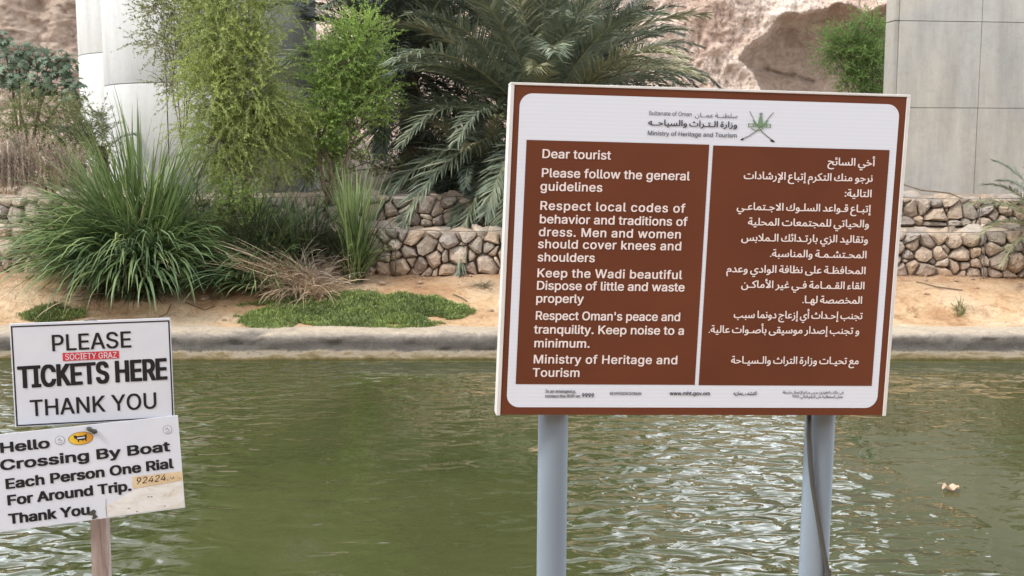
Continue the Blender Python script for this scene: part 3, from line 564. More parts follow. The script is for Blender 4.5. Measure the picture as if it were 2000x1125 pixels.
[65175,299,[[0,-5,10,77,102,82,130,90,149,105,160,128,163,163,155,223,134,296,106,373,187,403,212,330,231,249,239,179,236,133,226,94,208,62,183,37,150,18,109,5],[218,507,199,511,183,522,172,537,168,556,172,575,183,591,199,602,218,606,237,602,252,591,263,575,267,556,263,537,252,522,237,511],[81,507,62,511,46,522,35,537,31,556,35,575,46,591,62,602,81,606,100,602,116,591,126,575,130,556,126,537,116,522,100,511]]],
[65176,373,[[0,-5,10,77,88,85,113,96,131,114,144,140,154,176,176,283,254,268,245,228,237,185,233,147,235,119,250,97,294,83,383,77,401,74,414,66,423,38,419,23,409,9,393,-2,373,-5,276,2,244,10,222,21,206,36,196,54,184,99,214,97,180,45,137,14,80,-1],[267,386,248,390,232,401,221,416,217,435,221,454,232,470,248,481,267,485,286,481,302,470,312,454,316,435,312,416,302,401,286,390],[130,386,111,390,95,401,84,416,80,435,84,454,95,470,111,481,130,485,149,481,165,470,175,454,179,435,175,416,165,401,149,390]]],
[65177,993,[[390,-21,416,61,618,67,757,87,804,102,838,124,857,150,864,181,850,269,814,376,891,403,916,335,935,263,943,197,936,142,916,97,880,59,826,29,752,6,657,-9,537,-18],[390,-21,306,-18,234,-10,172,5,121,26,81,54,53,89,36,131,30,182,34,234,45,287,58,339,133,320,124,285,116,243,112,205,119,158,139,122,175,94,231,76,310,65,416,61,436,11],[489,511,470,515,454,525,443,541,439,560,443,579,454,595,470,606,489,610,508,606,524,595,534,579,538,560,534,541,524,525,508,515],[421,401,402,405,386,416,375,431,371,450,375,469,386,485,402,496,421,500,440,496,456,485,466,469,470,450,466,431,456,416,440,405],[557,401,538,405,522,416,511,431,507,450,511,469,522,485,538,496,557,500,576,496,592,485,602,469,606,450,602,431,592,416,576,405]]],
[65181,639,[[350,-114,331,-110,315,-100,304,-84,300,-65,304,-46,315,-30,331,-19,350,-15,369,-19,385,-30,395,-46,399,-65,395,-84,385,-100,369,-110],[360,-394,292,-390,227,-378,167,-358,115,-329,71,-291,38,-244,17,-189,10,-124,14,-67,27,-14,48,38,77,86,113,130,156,171,206,208,263,241,326,269,394,292,383,279,330,297,274,315,212,328,141,333,89,328,46,318,32,392,91,410,156,416,238,408,307,387,375,363,456,342,561,332,570,332,572,250,470,239,363,207,260,155,214,122,174,84,140,41,114,-7,98,-58,92,-114,98,-162,114,-204,140,-238,175,-265,216,-286,264,-300,370,-311,471,-301,571,-271,599,-339,540,-363,480,-381,420,-391]]],
[65183,589,[[0,-5,9,77,111,85,209,108,302,145,386,194,326,234,252,261,166,270,136,269,108,266,76,259,60,335,114,348,166,352,216,349,260,340,337,309,402,273,461,243,491,233,521,230,542,230,549,158,508,155,470,146,400,116,327,77,243,38,138,7,73,-2],[279,-186,260,-182,244,-172,233,-156,229,-137,233,-118,244,-102,260,-91,279,-87,298,-91,314,-102,324,-118,328,-137,324,-156,314,-172,298,-182]]],
[65184,637,[[637,-5,560,1,497,21,471,39,450,65,433,98,421,140,480,175,495,140,512,114,534,96,564,85,647,77,665,74,678,66,687,38,683,23,673,9,657,-2],[0,-5,9,77,111,85,209,108,302,145,386,194,326,234,252,261,166,270,136,269,108,266,76,259,60,335,114,348,166,352,216,349,260,340,337,309,402,273,461,243,491,233,521,230,542,230,549,158,508,155,470,146,400,116,327,77,243,38,138,7,73,-2],[261,-186,242,-182,226,-172,215,-156,211,-137,215,-118,226,-102,242,-91,261,-87,280,-91,296,-102,306,-118,310,-137,306,-156,296,-172,280,-182]]],
[65186,649,[[650,-5,564,1,522,11,483,30,449,59,423,102,404,159,396,235,460,269,468,209,483,164,502,130,527,107,556,91,588,83,659,77,677,74,690,66,699,38,696,23,686,9,670,-2],[360,-394,292,-390,227,-378,167,-358,115,-329,71,-291,38,-244,17,-189,10,-124,14,-67,27,-14,48,38,77,86,113,130,156,171,206,208,263,241,326,269,394,292,383,279,330,297,274,315,212,328,141,333,89,328,46,318,32,392,91,410,156,416,238,408,307,387,375,363,456,342,561,332,570,332,572,250,470,239,363,207,260,155,214,122,174,84,140,41,114,-7,98,-58,92,-114,98,-162,114,-204,140,-238,175,-265,216,-286,264,-300,370,-311,471,-301,571,-271,599,-339,540,-363,480,-381,420,-391]]],
[65187,589,[[0,-5,9,77,111,85,209,108,302,145,386,194,326,234,252,261,166,270,136,269,108,266,76,259,60,335,114,348,166,352,216,349,260,340,337,309,402,273,461,243,491,233,521,230,542,230,549,158,508,155,470,146,400,116,327,77,243,38,138,7,73,-2]]],
[65188,637,[[637,-5,560,1,497,21,471,39,450,65,433,98,421,140,480,175,495,140,512,114,534,96,564,85,647,77,665,74,678,66,687,38,683,23,673,9,657,-2],[0,-5,9,77,111,85,209,108,302,145,386,194,326,234,252,261,166,270,136,269,108,266,76,259,60,335,114,348,166,352,216,349,260,340,337,309,402,273,461,243,491,233,521,230,542,230,549,158,508,155,470,146,400,116,327,77,243,38,138,7,73,-2]]],
[65191,589,[[0,-5,9,77,111,85,209,108,302,145,386,194,326,234,252,261,166,270,136,269,108,266,76,259,60,335,114,348,166,352,216,349,260,340,337,309,402,273,461,243,491,233,521,230,542,230,549,158,508,155,470,146,400,116,327,77,243,38,138,7,73,-2],[167,455,148,459,132,470,121,485,117,504,121,523,132,539,148,550,167,554,186,550,202,539,212,523,216,504,212,485,202,470,186,459]]],
[65192,637,[[637,-5,560,1,497,21,471,39,450,65,433,98,421,140,480,175,495,140,512,114,534,96,564,85,647,77,665,74,678,66,687,38,683,23,673,9,657,-2],[0,-5,9,77,111,85,209,108,302,145,386,194,326,234,252,261,166,270,136,269,108,266,76,259,60,335,114,348,166,352,216,349,260,340,337,309,402,273,461,243,491,233,521,230,542,230,549,158,508,155,470,146,400,116,327,77,243,38,138,7,73,-2],[157,455,138,459,122,470,111,485,107,504,111,523,122,539,138,550,157,554,176,550,192,539,202,523,206,504,202,485,192,470,176,459]]],
[65193,477,[[35,45,75,114,131,89,170,80,215,77,260,80,295,87,320,99,338,117,348,138,351,162,343,212,306,292,220,424,289,469,374,337,419,234,432,157,427,118,412,80,385,45,345,18,289,0,215,-6,146,0,84,18]]],
[65194,532,[[215,77,260,80,295,87,320,99,338,117,348,138,351,162,341,210,312,273,271,346,220,424,289,469,357,358,406,260,438,174,453,136,470,109,487,92,506,83,541,77,559,74,572,66,582,38,578,23,568,9,552,-2,532,-5,499,-2,468,8,438,24,413,49,394,82,381,125,421,157,417,118,404,80,380,45,343,18,288,0,215,-6,146,0,84,18,35,45,75,114,131,89,170,80]]],
[65197,367,[[4,-230,-25,-154,64,-119,131,-78,177,-32,206,15,221,62,226,107,220,161,199,220,157,302,230,339,263,276,285,216,297,161,301,114,296,54,281,0,257,-48,227,-91,191,-127,154,-158,75,-204]]],
[65198,396,[[4,-232,-25,-156,42,-130,97,-101,140,-69,174,-35,198,0,214,37,226,107,221,156,205,207,157,302,230,339,264,270,290,206,308,151,324,115,345,93,371,81,406,77,424,74,437,66,446,38,442,23,432,9,416,-2,396,-5,356,-1,325,11,300,28,283,52,264,105,296,87,289,24,267,-34,233,-84,191,-128,144,-165,95,-195]]],
[65199,367,[[4,-230,-25,-154,64,-119,131,-78,177,-32,206,15,221,62,226,107,220,161,199,220,157,302,230,339,263,276,285,216,297,161,301,114,296,54,281,0,257,-48,227,-91,191,-127,154,-158,75,-204],[177,454,158,458,142,469,131,484,127,503,131,522,142,538,158,549,177,553,196,549,212,538,222,522,226,503,222,484,212,469,196,458]]],
[65200,396,[[4,-232,-25,-156,42,-130,97,-101,140,-69,174,-35,198,0,214,37,226,107,221,156,205,207,157,302,230,339,264,270,290,206,308,151,324,115,345,93,371,81,406,77,424,74,437,66,446,38,442,23,432,9,416,-2,396,-5,356,-1,325,11,300,28,283,52,264,105,296,87,289,24,267,-34,233,-84,191,-128,144,-165,95,-195],[163,454,144,458,128,469,117,484,113,503,117,522,128,538,144,549,163,553,182,549,198,538,208,522,212,503,208,484,198,469,182,458]]],
[65202,1269,[[313,-232,257,-228,205,-217,157,-197,115,-171,79,-138,53,-99,36,-53,30,-1,35,51,49,110,72,176,144,148,127,95,116,48,112,6,119,-41,140,-80,172,-111,214,-133,262,-146,316,-150,379,-146,430,-135,471,-117,503,-94,526,-67,542,-37,553,26,547,109,530,186,507,262,588,284,611,202,621,160,647,106,662,91,681,83,725,77,761,82,776,90,790,106,814,167,833,282,909,268,902,224,895,173,891,130,898,104,907,92,924,84,982,77,1025,82,1055,98,1071,125,1077,162,1076,211,1073,268,1065,340,1138,345,1152,212,1161,166,1174,131,1191,105,1213,89,1242,80,1279,77,1297,74,1310,66,1319,38,1316,23,1305,9,1289,-2,1269,-5,1227,-1,1192,11,1162,30,1140,55,1123,83,1113,114,1131,108,1117,68,1097,39,1071,18,1041,5,973,-5,933,-2,901,6,876,20,858,40,845,65,837,97,871,97,835,39,813,19,788,6,757,-2,720,-5,667,4,631,26,608,57,596,92,637,41,630,-9,617,-58,595,-104,564,-146,522,-181,467,-209,398,-226]]],
[65203,784,[[0,-5,10,77,62,82,80,90,96,105,121,163,149,275,224,254,215,216,206,172,202,130,207,108,221,91,248,81,290,77,339,82,356,91,371,106,393,167,414,282,490,268,483,224,476,173,472,130,479,104,488,92,505,84,563,77,614,84,633,94,647,110,655,133,658,163,654,206,641,259,601,373,682,403,707,330,726,249,734,179,731,136,722,98,708,66,688,41,663,21,634,7,600,-2,562,-5,519,-2,485,6,459,20,439,40,426,65,418,97,452,97,433,59,412,32,389,14,360,3,278,-5,225,3,198,15,175,35,158,64,150,105,180,111,161,67,139,36,112,15,80,3]]],
[65204,850,[[0,-5,10,77,62,82,80,90,96,105,121,163,149,275,224,254,210,194,202,130,210,102,238,84,290,77,339,82,356,91,371,106,393,167,414,282,490,268,483,224,476,173,472,130,479,104,488,92,505,84,563,77,606,82,636,98,652,125,658,162,657,211,654,268,646,340,719,345,733,212,742,166,755,131,772,105,794,89,823,80,860,77,878,74,891,66,900,38,897,23,886,9,870,-2,850,-5,790,5,744,31,712,69,694,114,712,108,698,68,678,39,652,18,622,5,554,-5,514,-2,482,6,457,20,439,40,426,65,418,97,452,97,433,59,412,32,389,14,360,3,278,-5,225,3,198,15,175,35,158,64,150,105,180,111,161,67,139,36,112,15,80,3]]],
[65207,784,[[0,-5,10,77,62,82,80,90,96,105,121,163,149,275,224,254,215,216,206,172,202,130,207,108,221,91,248,81,290,77,339,82,356,91,371,106,393,167,414,282,490,268,483,224,476,173,472,130,479,104,488,92,505,84,563,77,614,84,633,94,647,110,655,133,658,163,654,206,641,259,601,373,682,403,707,330,726,249,734,179,731,136,722,98,708,66,688,41,663,21,634,7,600,-2,562,-5,519,-2,485,6,459,20,439,40,426,65,418,97,452,97,433,59,412,32,389,14,360,3,278,-5,225,3,198,15,175,35,158,64,150,105,180,111,161,67,139,36,112,15,80,3],[431,545,412,549,396,560,385,575,381,594,385,613,396,629,412,640,431,644,450,640,466,629,476,613,480,594,476,575,466,560,450,549],[363,435,344,439,328,450,317,465,313,484,317,503,328,519,344,530,363,534,382,530,398,519,408,503,412,484,408,465,398,450,382,439],[499,435,480,439,464,450,453,465,449,484,453,503,464,519,480,530,499,534,518,530,534,519,544,503,548,484,544,465,534,450,518,439]]],
[65208,850,[[0,-5,10,77,62,82,80,90,96,105,121,163,149,275,224,254,210,194,202,130,210,102,238,84,290,77,339,82,356,91,371,106,393,167,414,282,490,268,483,224,476,173,472,130,479,104,488,92,505,84,563,77,606,82,636,98,652,125,658,162,657,211,654,268,646,340,719,345,733,212,742,166,755,131,772,105,794,89,823,80,860,77,878,74,891,66,900,38,897,23,886,9,870,-2,850,-5,790,5,744,31,712,69,694,114,712,108,698,68,678,39,652,18,622,5,554,-5,514,-2,482,6,457,20,439,40,426,65,418,97,452,97,433,59,412,32,389,14,360,3,278,-5,225,3,198,15,175,35,158,64,150,105,180,111,161,67,139,36,112,15,80,3],[431,545,412,549,396,560,385,575,381,594,385,613,396,629,412,640,431,644,450,640,466,629,476,613,480,594,476,575,466,560,450,549],[363,435,344,439,328,450,317,465,313,484,317,503,328,519,344,530,363,534,382,530,398,519,408,503,412,484,408,465,398,450,382,439],[499,435,480,439,464,450,453,465,449,484,453,503,464,519,480,530,499,534,518,530,534,519,544,503,548,484,544,465,534,450,518,439]]],
[65211,903,[[484,-18,337,-12,240,8,208,23,184,41,168,63,158,89,181,97,155,56,127,28,97,10,67,1,0,-5,10,77,68,87,88,100,105,120,130,181,154,275,227,256,216,212,209,176,206,151,209,129,217,111,233,96,259,84,349,69,502,64,620,72,668,82,708,97,739,115,762,137,776,163,781,192,770,236,756,255,736,272,709,283,675,287,627,281,580,262,533,234,490,200,414,123,361,55,274,58,351,165,397,217,449,266,503,308,561,341,621,362,681,369,732,363,776,347,811,320,837,286,853,246,858,200,849,143,824,92,777,47,707,12,610,-10]]],
[65212,949,[[949,-5,884,1,804,20,766,37,735,59,817,100,890,82,959,77,977,74,990,66,999,38,996,23,985,9,969,-2],[484,-18,337,-12,240,8,208,23,184,41,168,63,158,89,181,97,155,56,127,28,97,10,67,1,0,-5,10,77,68,87,88,100,105,120,130,181,154,275,227,256,216,212,209,176,206,151,209,129,217,111,233,96,259,84,349,69,502,64,620,72,668,82,708,97,739,115,762,137,776,163,781,192,770,236,756,255,736,272,709,283,675,287,627,281,580,262,533,234,490,200,414,123,361,55,274,58,351,165,397,217,449,266,503,308,561,341,621,362,681,369,732,363,776,347,811,320,837,286,853,246,858,200,849,143,824,92,777,47,707,12,610,-10]]],
[65219,677,[[0,-5,10,77,219,77,370,85,427,94,474,107,510,124,535,146,550,171,555,201,544,238,530,257,510,273,483,283,449,287,401,281,354,262,307,234,264,200,188,123,135,55,48,58,125,165,171,217,223,266,277,308,335,341,395,362,455,369,506,363,550,347,585,320,611,286,627,246,632,200,624,153,598,106,552,63,481,31,385,9,262,-2,105,-5],[95,94,75,714,156,714,176,164]]],
[65220,710,[[710,-5,645,1,565,20,527,37,496,59,578,100,651,82,720,77,738,74,751,66,760,38,757,23,746,9,730,-2],[0,-5,10,77,219,77,370,85,427,94,474,107,510,124,535,146,550,171,555,201,544,238,530,257,510,273,483,283,449,287,401,281,354,262,307,234,264,200,188,123,135,55,48,58,125,165,171,217,223,266,277,308,335,341,395,362,455,369,506,363,550,347,585,320,611,286,627,246,632,200,624,153,598,106,552,63,481,31,385,9,262,-2,105,-5],[95,94,75,714,156,714,176,164]]],
[65224,710,[[710,-5,645,1,565,20,527,37,496,59,578,100,651,82,720,77,738,74,751,66,760,38,757,23,746,9,730,-2],[0,-5,10,77,219,77,370,85,427,94,474,107,510,124,535,146,550,171,555,201,544,238,530,257,510,273,483,283,449,287,401,281,354,262,307,234,264,200,188,123,135,55,48,58,125,165,171,217,223,266,277,308,335,341,395,362,455,369,506,363,550,347,585,320,611,286,627,246,632,200,624,153,598,106,552,63,481,31,385,9,262,-2,105,-5],[95,94,75,714,156,714,176,164],[406,472,387,476,371,487,360,502,356,521,360,540,371,556,387,567,406,571,425,567,441,556,451,540,455,521,451,502,441,487,425,476]]],
[65225,507,[[343,-394,231,-382,175,-365,123,-339,78,-303,42,-257,18,-198,10,-127,17,-57,39,8,74,68,122,122,180,169,248,208,325,238,409,258,430,180,360,164,295,141,237,112,188,78,147,37,117,-9,98,-59,92,-115,96,-159,108,-196,127,-227,151,-252,210,-288,278,-307,343,-312,451,-303,551,-274,577,-344,514,-368,429,-387],[178,136,140,150,106,172,77,201,56,234,42,271,37,310,44,368,67,415,100,452,143,478,190,494,241,499,290,495,340,483,323,406,281,414,241,417,207,414,177,404,152,389,133,369,121,344,117,316,121,290,133,268,172,231,221,208,265,201]]],
[65226,531,[[297,-394,202,-386,154,-373,109,-354,69,-325,38,-288,17,-239,10,-178,16,-114,36,-60,65,-12,102,30,187,99,273,157,339,212,358,240,364,272,356,299,329,321,279,330,230,324,179,308,138,284,189,241,237,196,291,140,341,115,393,95,457,82,541,77,559,74,572,66,581,38,578,23,567,9,551,-2,531,-5,455,-2,394,8,343,23,301,43,228,92,190,136,145,181,92,223,80,241,70,268,66,289,71,306,85,325,136,366,209,398,251,408,294,411,357,402,404,376,433,338,443,294,437,246,418,203,388,165,352,130,268,66,183,2,147,-34,118,-72,98,-115,92,-165,98,-207,114,-240,139,-266,169,-285,237,-306,297,-312,369,-307,445,-291,524,-264,550,-328,479,-361,390,-385]]],
[65227,503,[[0,-5,10,77,108,78,158,81,180,82,138,114,116,138,96,169,83,205,78,248,85,302,105,348,136,386,178,415,227,433,284,439,333,435,383,423,366,346,324,354,284,357,250,354,220,344,195,327,176,306,164,280,160,248,171,201,200,162,240,134,284,117,322,112,344,119,367,127,398,139,445,160,473,87,337,39,186,7,98,-2]]],
[65228,521,[[0,-5,10,77,68,80,123,89,221,120,297,165,347,218,360,245,364,272,355,299,325,321,267,330,218,324,167,308,126,284,177,241,225,196,279,140,331,111,393,92,461,81,531,77,549,74,562,66,571,38,568,23,557,9,541,-2,521,-5,409,6,353,19,301,38,255,62,216,92,178,136,133,181,80,223,68,241,58,268,54,289,59,306,73,325,124,366,197,398,239,408,282,411,334,407,375,394,405,375,427,351,439,323,443,294,438,250,421,207,394,164,358,125,314,89,262,58,204,31,141,12,72,-1]]],
[65231,503,[[0,-5,10,77,108,78,158,81,180,82,138,114,116,138,96,169,83,205,78,248,85,302,105,348,136,386,178,415,227,433,284,439,333,435,383,423,366,346,324,354,284,357,250,354,220,344,195,327,176,306,164,280,160,248,171,201,200,162,240,134,284,117,322,112,344,119,367,127,398,139,445,160,473,87,337,39,186,7,98,-2],[265,542,246,546,230,557,219,572,215,591,219,610,230,626,246,637,265,641,284,637,300,626,310,610,314,591,310,572,300,557,284,546]]],
[65234,1098,[[390,-21,416,61,553,64,667,72,755,83,810,94,875,122,901,141,923,165,936,192,941,224,935,260,917,296,890,323,856,333,833,329,812,316,779,273,769,247,766,220,770,190,783,165,823,125,871,97,776,65,739,98,701,150,688,184,684,222,688,261,698,297,715,330,737,359,764,382,794,400,826,411,859,415,905,408,945,388,978,356,1003,318,1018,274,1023,230,1019,189,1007,153,988,121,964,93,900,48,822,17,756,4,655,-9,530,-18],[1098,-5,998,1,902,16,815,42,884,90,955,83,1037,79,1108,77,1126,74,1139,66,1148,38,1144,23,1134,9,1118,-2],[390,-21,306,-18,234,-10,172,5,121,26,81,54,53,89,36,131,30,182,34,234,45,287,58,339,133,320,124,285,116,243,112,205,119,158,139,122,175,94,231,76,310,65,416,61,436,11],[850,518,831,522,815,533,804,548,800,567,804,586,815,602,831,613,850,617,869,613,885,602,895,586,899,567,895,548,885,533,869,522]]],
[65235,447,[[0,-5,10,77,66,78,128,79,186,84,231,93,263,108,287,126,304,148,316,178,324,261,313,339,300,372,282,397,260,414,234,419,212,415,193,402,164,357,153,303,162,267,173,254,190,244,242,235,301,241,351,257,355,187,319,169,277,159,233,156,186,160,147,173,115,192,93,218,79,248,74,283,86,360,120,430,144,459,173,482,206,496,242,501,291,492,332,466,363,426,385,375,398,316,402,255,396,185,377,127,343,77,292,38,237,16,166,3,85,-4],[223,604,204,608,188,619,177,634,173,653,177,672,188,688,204,699,223,703,242,699,258,688,268,672,272,653,268,634,258,619,242,608]]],
[65239,447,[[0,-5,10,77,66,78,128,79,186,84,231,93,263,108,287,126,304,148,316,178,324,261,313,339,300,372,282,397,260,414,234,419,212,415,193,402,164,357,153,303,162,267,173,254,190,244,242,235,301,241,351,257,355,187,319,169,277,159,233,156,186,160,147,173,115,192,93,218,79,248,74,283,86,360,120,430,144,459,173,482,206,496,242,501,291,492,332,466,363,426,385,375,398,316,402,255,396,185,377,127,343,77,292,38,237,16,166,3,85,-4],[293,604,274,608,258,619,247,634,243,653,247,672,258,688,274,699,293,703,312,699,328,688,338,672,342,653,338,634,328,619,312,608],[156,604,137,608,121,619,110,634,106,653,110,672,121,688,137,699,156,703,175,699,191,688,201,672,205,653,201,634,191,619,175,608]]],
[65240,495,[[0,-5,10,77,62,78,114,80,164,85,207,94,272,123,298,143,320,167,333,195,338,227,327,275,297,316,277,329,253,333,230,329,209,317,190,299,176,275,166,250,163,223,167,193,180,166,220,122,268,93,173,65,136,99,98,152,85,186,81,225,85,264,96,300,113,332,135,360,161,383,191,401,223,411,256,415,302,408,342,388,375,357,400,320,415,277,420,233,416,192,404,156,385,123,361,94,297,48,219,17,170,6,114,-1,56,-4],[495,-5,392,2,291,19,212,42,281,92,352,85,434,79,505,77,523,74,536,66,545,38,542,23,531,9,515,-2],[317,518,298,522,282,533,271,548,267,567,271,586,282,602,298,613,317,617,336,613,352,602,362,586,366,567,362,548,352,533,336,522],[180,518,161,522,145,533,134,548,130,567,134,586,145,602,161,613,180,617,199,613,215,602,225,586,229,567,225,548,215,533,199,522]]],
[65241,882,[[390,-21,416,61,579,69,636,78,679,93,709,112,728,136,737,165,739,200,720,714,801,714,821,209,819,159,808,114,786,74,748,41,693,14,617,-5,517,-17],[364,204,345,267,413,286,451,302,462,317,451,338,425,358,399,382,390,397,387,416,398,454,435,495,511,540,542,483,475,446,458,431,453,418,465,399,491,377,516,350,525,333,528,313,522,286,499,259,449,232],[390,-21,306,-18,234,-10,172,5,121,26,81,54,53,89,36,131,30,182,34,234,45,287,58,339,133,320,124,285,116,243,112,205,119,158,139,122,175,94,231,76,310,65,416,61,436,11]]],
[65242,922,[[390,-21,416,61,578,69,635,78,678,93,708,112,727,136,737,165,739,200,720,714,801,714,821,209,826,164,838,129,855,104,877,89,903,80,932,77,950,74,963,66,972,38,969,23,958,9,942,-2,922,-5,880,-1,846,10,820,26,802,46,781,92,802,91,779,62,748,39,710,19,664,4,547,-15],[364,204,345,267,413,286,451,302,462,317,451,338,425,358,399,382,390,397,387,416,398,454,435,495,511,540,542,483,475,446,458,431,453,418,465,399,491,377,516,350,525,333,528,313,522,286,499,259,449,232],[390,-21,306,-18,234,-10,172,5,121,26,81,54,53,89,36,131,30,182,34,234,45,287,58,339,133,320,124,285,116,243,112,205,119,158,139,122,175,94,231,76,310,65,416,61,436,11]]],
[65243,412,[[0,-5,10,77,104,77,198,84,249,101,271,124,276,149,272,175,259,206,232,245,187,294,131,346,80,388,42,419,28,439,31,468,38,494,49,513,101,555,175,599,271,649,388,707,422,633,289,569,198,522,133,483,76,443,91,481,203,387,284,303,313,262,334,223,347,184,351,144,343,96,331,71,309,47,277,26,231,10,170,-1,91,-5]]],
[65244,508,[[0,-5,10,77,87,77,159,79,210,86,243,97,263,110,275,141,271,166,257,194,211,254,152,314,92,369,46,413,28,439,31,468,38,494,49,513,104,558,185,606,283,656,388,707,422,633,326,586,233,539,149,493,77,445,83,479,168,406,244,335,311,256,369,163,392,129,418,106,474,83,518,77,536,74,549,66,558,38,555,23,544,9,528,-2,508,-5,445,4,408,16,373,37,341,69,315,113,345,101,311,55,261,22,188,2,83,-5]]],
[65245,695,[[30,-1,35,51,49,110,72,176,144,148,127,95,116,48,112,6,118,-39,138,-77,168,-108,208,-131,257,-145,313,-150,380,-145,434,-129,476,-103,508,-65,530,-16,543,45,549,117,549,201,530,714,613,714,630,180,625,52,614,-7,596,-62,571,-110,538,-152,496,-186,445,-211,383,-227,310,-232,258,-229,207,-218,159,-201,117,-176,81,-144,54,-105,36,-57]]],
[65247,260,[[0,-5,9,77,57,80,89,88,107,103,116,127,117,205,98,714,179,714,199,214,196,120,186,82,170,51,144,27,109,9,61,-2]]],
[65248,300,[[0,-5,9,77,57,80,89,88,107,103,116,127,117,205,100,714,183,714,199,207,204,162,216,128,233,103,255,88,310,77,328,74,341,66,350,38,347,23,336,9,320,-2,300,-5,262,-2,231,9,206,24,188,44,167,89,188,87,175,59,156,37,129,19,95,6,52,-2]]],
[65249,484,[[74,-393,45,-264,26,-148,20,-61,25,-5,42,41,68,77,101,104,140,122,184,134,278,140,369,127,366,193,345,249,328,270,308,287,285,298,258,301,211,290,170,257,132,201,70,235,97,284,128,321,160,349,194,368,229,378,263,382,310,377,349,361,380,336,405,305,422,269,435,231,444,155,438,105,424,60,407,29,306,52,222,57,187,51,157,40,133,23,116,0,105,-30,102,-66,108,-154,125,-262,151,-373]]],
[65250,562,[[77,-393,41,-243,18,-111,10,-25,16,46,34,110,61,167,96,218,135,261,178,297,221,325,264,346,302,358,334,362,358,359,378,351,397,335,415,308,453,214,489,128,507,103,526,88,572,77,590,74,603,66,612,38,609,23,598,9,582,-2,562,-5,526,-1,496,9,470,26,448,47,471,66,441,19,400,-9,352,-18,292,-8,231,24,175,74,128,142,138,140,115,99,101,56,92,-25,98,-97,114,-189,135,-287,156,-374],[360,64,390,71,405,92,402,127,380,191,361,237,341,264,320,273,293,268,258,253,220,228,184,193,185,201,209,159,239,124,270,97,303,79,333,68]]],
[65251,525,[[0,-5,10,77,36,80,57,89,94,129,133,204,162,260,191,301,219,329,248,346,304,358,337,354,367,341,394,320,418,294,453,231,462,196,465,162,460,108,444,67,420,36,391,16,357,4,323,0,244,12,189,33,121,73,160,136,207,110,249,94,314,82,360,91,385,115,393,151,389,180,379,209,344,257,321,271,298,276,263,266,228,229,187,151,142,66,98,19,53,-1]]],
[65252,578,[[0,-5,10,77,35,80,55,89,87,129,126,204,175,282,223,331,267,355,306,362,337,358,365,348,390,328,414,299,461,204,502,122,522,99,542,86,588,77,606,74,619,66,628,38,624,23,614,9,598,-2,578,-5,541,-2,507,8,477,25,452,49,466,70,453,42,437,20,395,-10,346,-19,313,-16,279,-5,212,35,156,96,131,56,107,29,83,11,58,1],[194,172,231,123,270,89,310,69,345,62,375,68,397,87,404,117,395,157,377,202,356,243,331,272,300,282,269,272,234,238]]],
[65253,685,[[30,-1,35,51,49,110,72,176,144,148,127,95,116,48,112,6,119,-42,139,-80,171,-110,213,-131,263,-144,319,-148,381,-144,432,-130,472,-109,504,-83,527,-51,543,-17,554,54,539,146,519,206,486,280,561,318,598,239,625,154,635,65,626,-15,613,-55,594,-95,568,-131,536,-164,495,-191,446,-212,387,-226,318,-230,261,-227,208,-217,158,-199,116,-175,80,-143,53,-104,36,-57],[332,398,313,402,297,413,286,428,282,447,286,466,297,482,313,493,332,497,351,493,367,482,377,466,381,447,377,428,367,413,351,402]]],
[65254,730,[[30,-1,40,79,72,176,144,148,120,71,112,6,119,-44,140,-84,172,-113,214,-134,262,-146,316,-150,379,-146,430,-136,471,-118,503,-96,526,-69,542,-40,553,26,547,109,530,186,507,262,588,284,605,223,615,185,621,160,634,128,650,106,669,91,692,83,740,77,758,74,771,66,780,38,776,23,766,9,750,-2,730,-5,692,-1,660,10,635,26,617,46,596,92,637,41,631,-9,618,-59,596,-105,565,-147,523,-182,468,-209,398,-226,313,-232,257,-229,205,-218,157,-200,115,-176,79,-143,53,-104,36,-56],[332,398,313,402,297,413,286,428,282,447,286,466,297,482,313,493,332,497,351,493,367,482,377,466,381,447,377,428,367,413,351,402]]],
[65255,269,[[0,-5,10,77,88,83,113,92,130,108,140,131,143,163,135,223,114,296,86,373,167,403,192,330,211,249,219,179,211,109,185,57,166,37,142,22,80,2],[128,507,109,511,93,522,82,537,78,556,82,575,93,591,109,602,128,606,147,602,163,591,173,575,177,556,173,537,163,522,147,511]]],
[65256,343,[[0,-5,10,77,76,85,97,96,113,114,134,176,156,283,234,268,225,228,217,185,213,147,222,111,236,97,261,86,299,79,353,77,371,74,384,66,393,38,389,23,379,9,363,-2,343,-5,285,-2,241,7,209,21,187,42,173,68,164,99,194,97,160,45,119,14,68,-1],[156,386,137,390,121,401,110,416,106,435,110,454,121,470,137,481,156,485,175,481,191,470,201,454,205,435,201,416,191,401,175,390]]],
[65258,486,[[486,-5,435,-1,391,11,353,32,325,64,305,108,297,168,281,516,362,516,378,186,384,145,395,116,412,96,435,85,496,77,514,74,527,66,536,38,532,23,522,9,506,-2],[335,105,279,91,224,87,172,91,126,103,87,123,56,150,37,183,30,223,35,264,52,302,77,337,111,368,151,395,198,417,249,433,303,443,317,359,229,346,164,316,123,277,113,256,109,236,113,216,125,200,166,179,221,170,279,172,327,182]]],
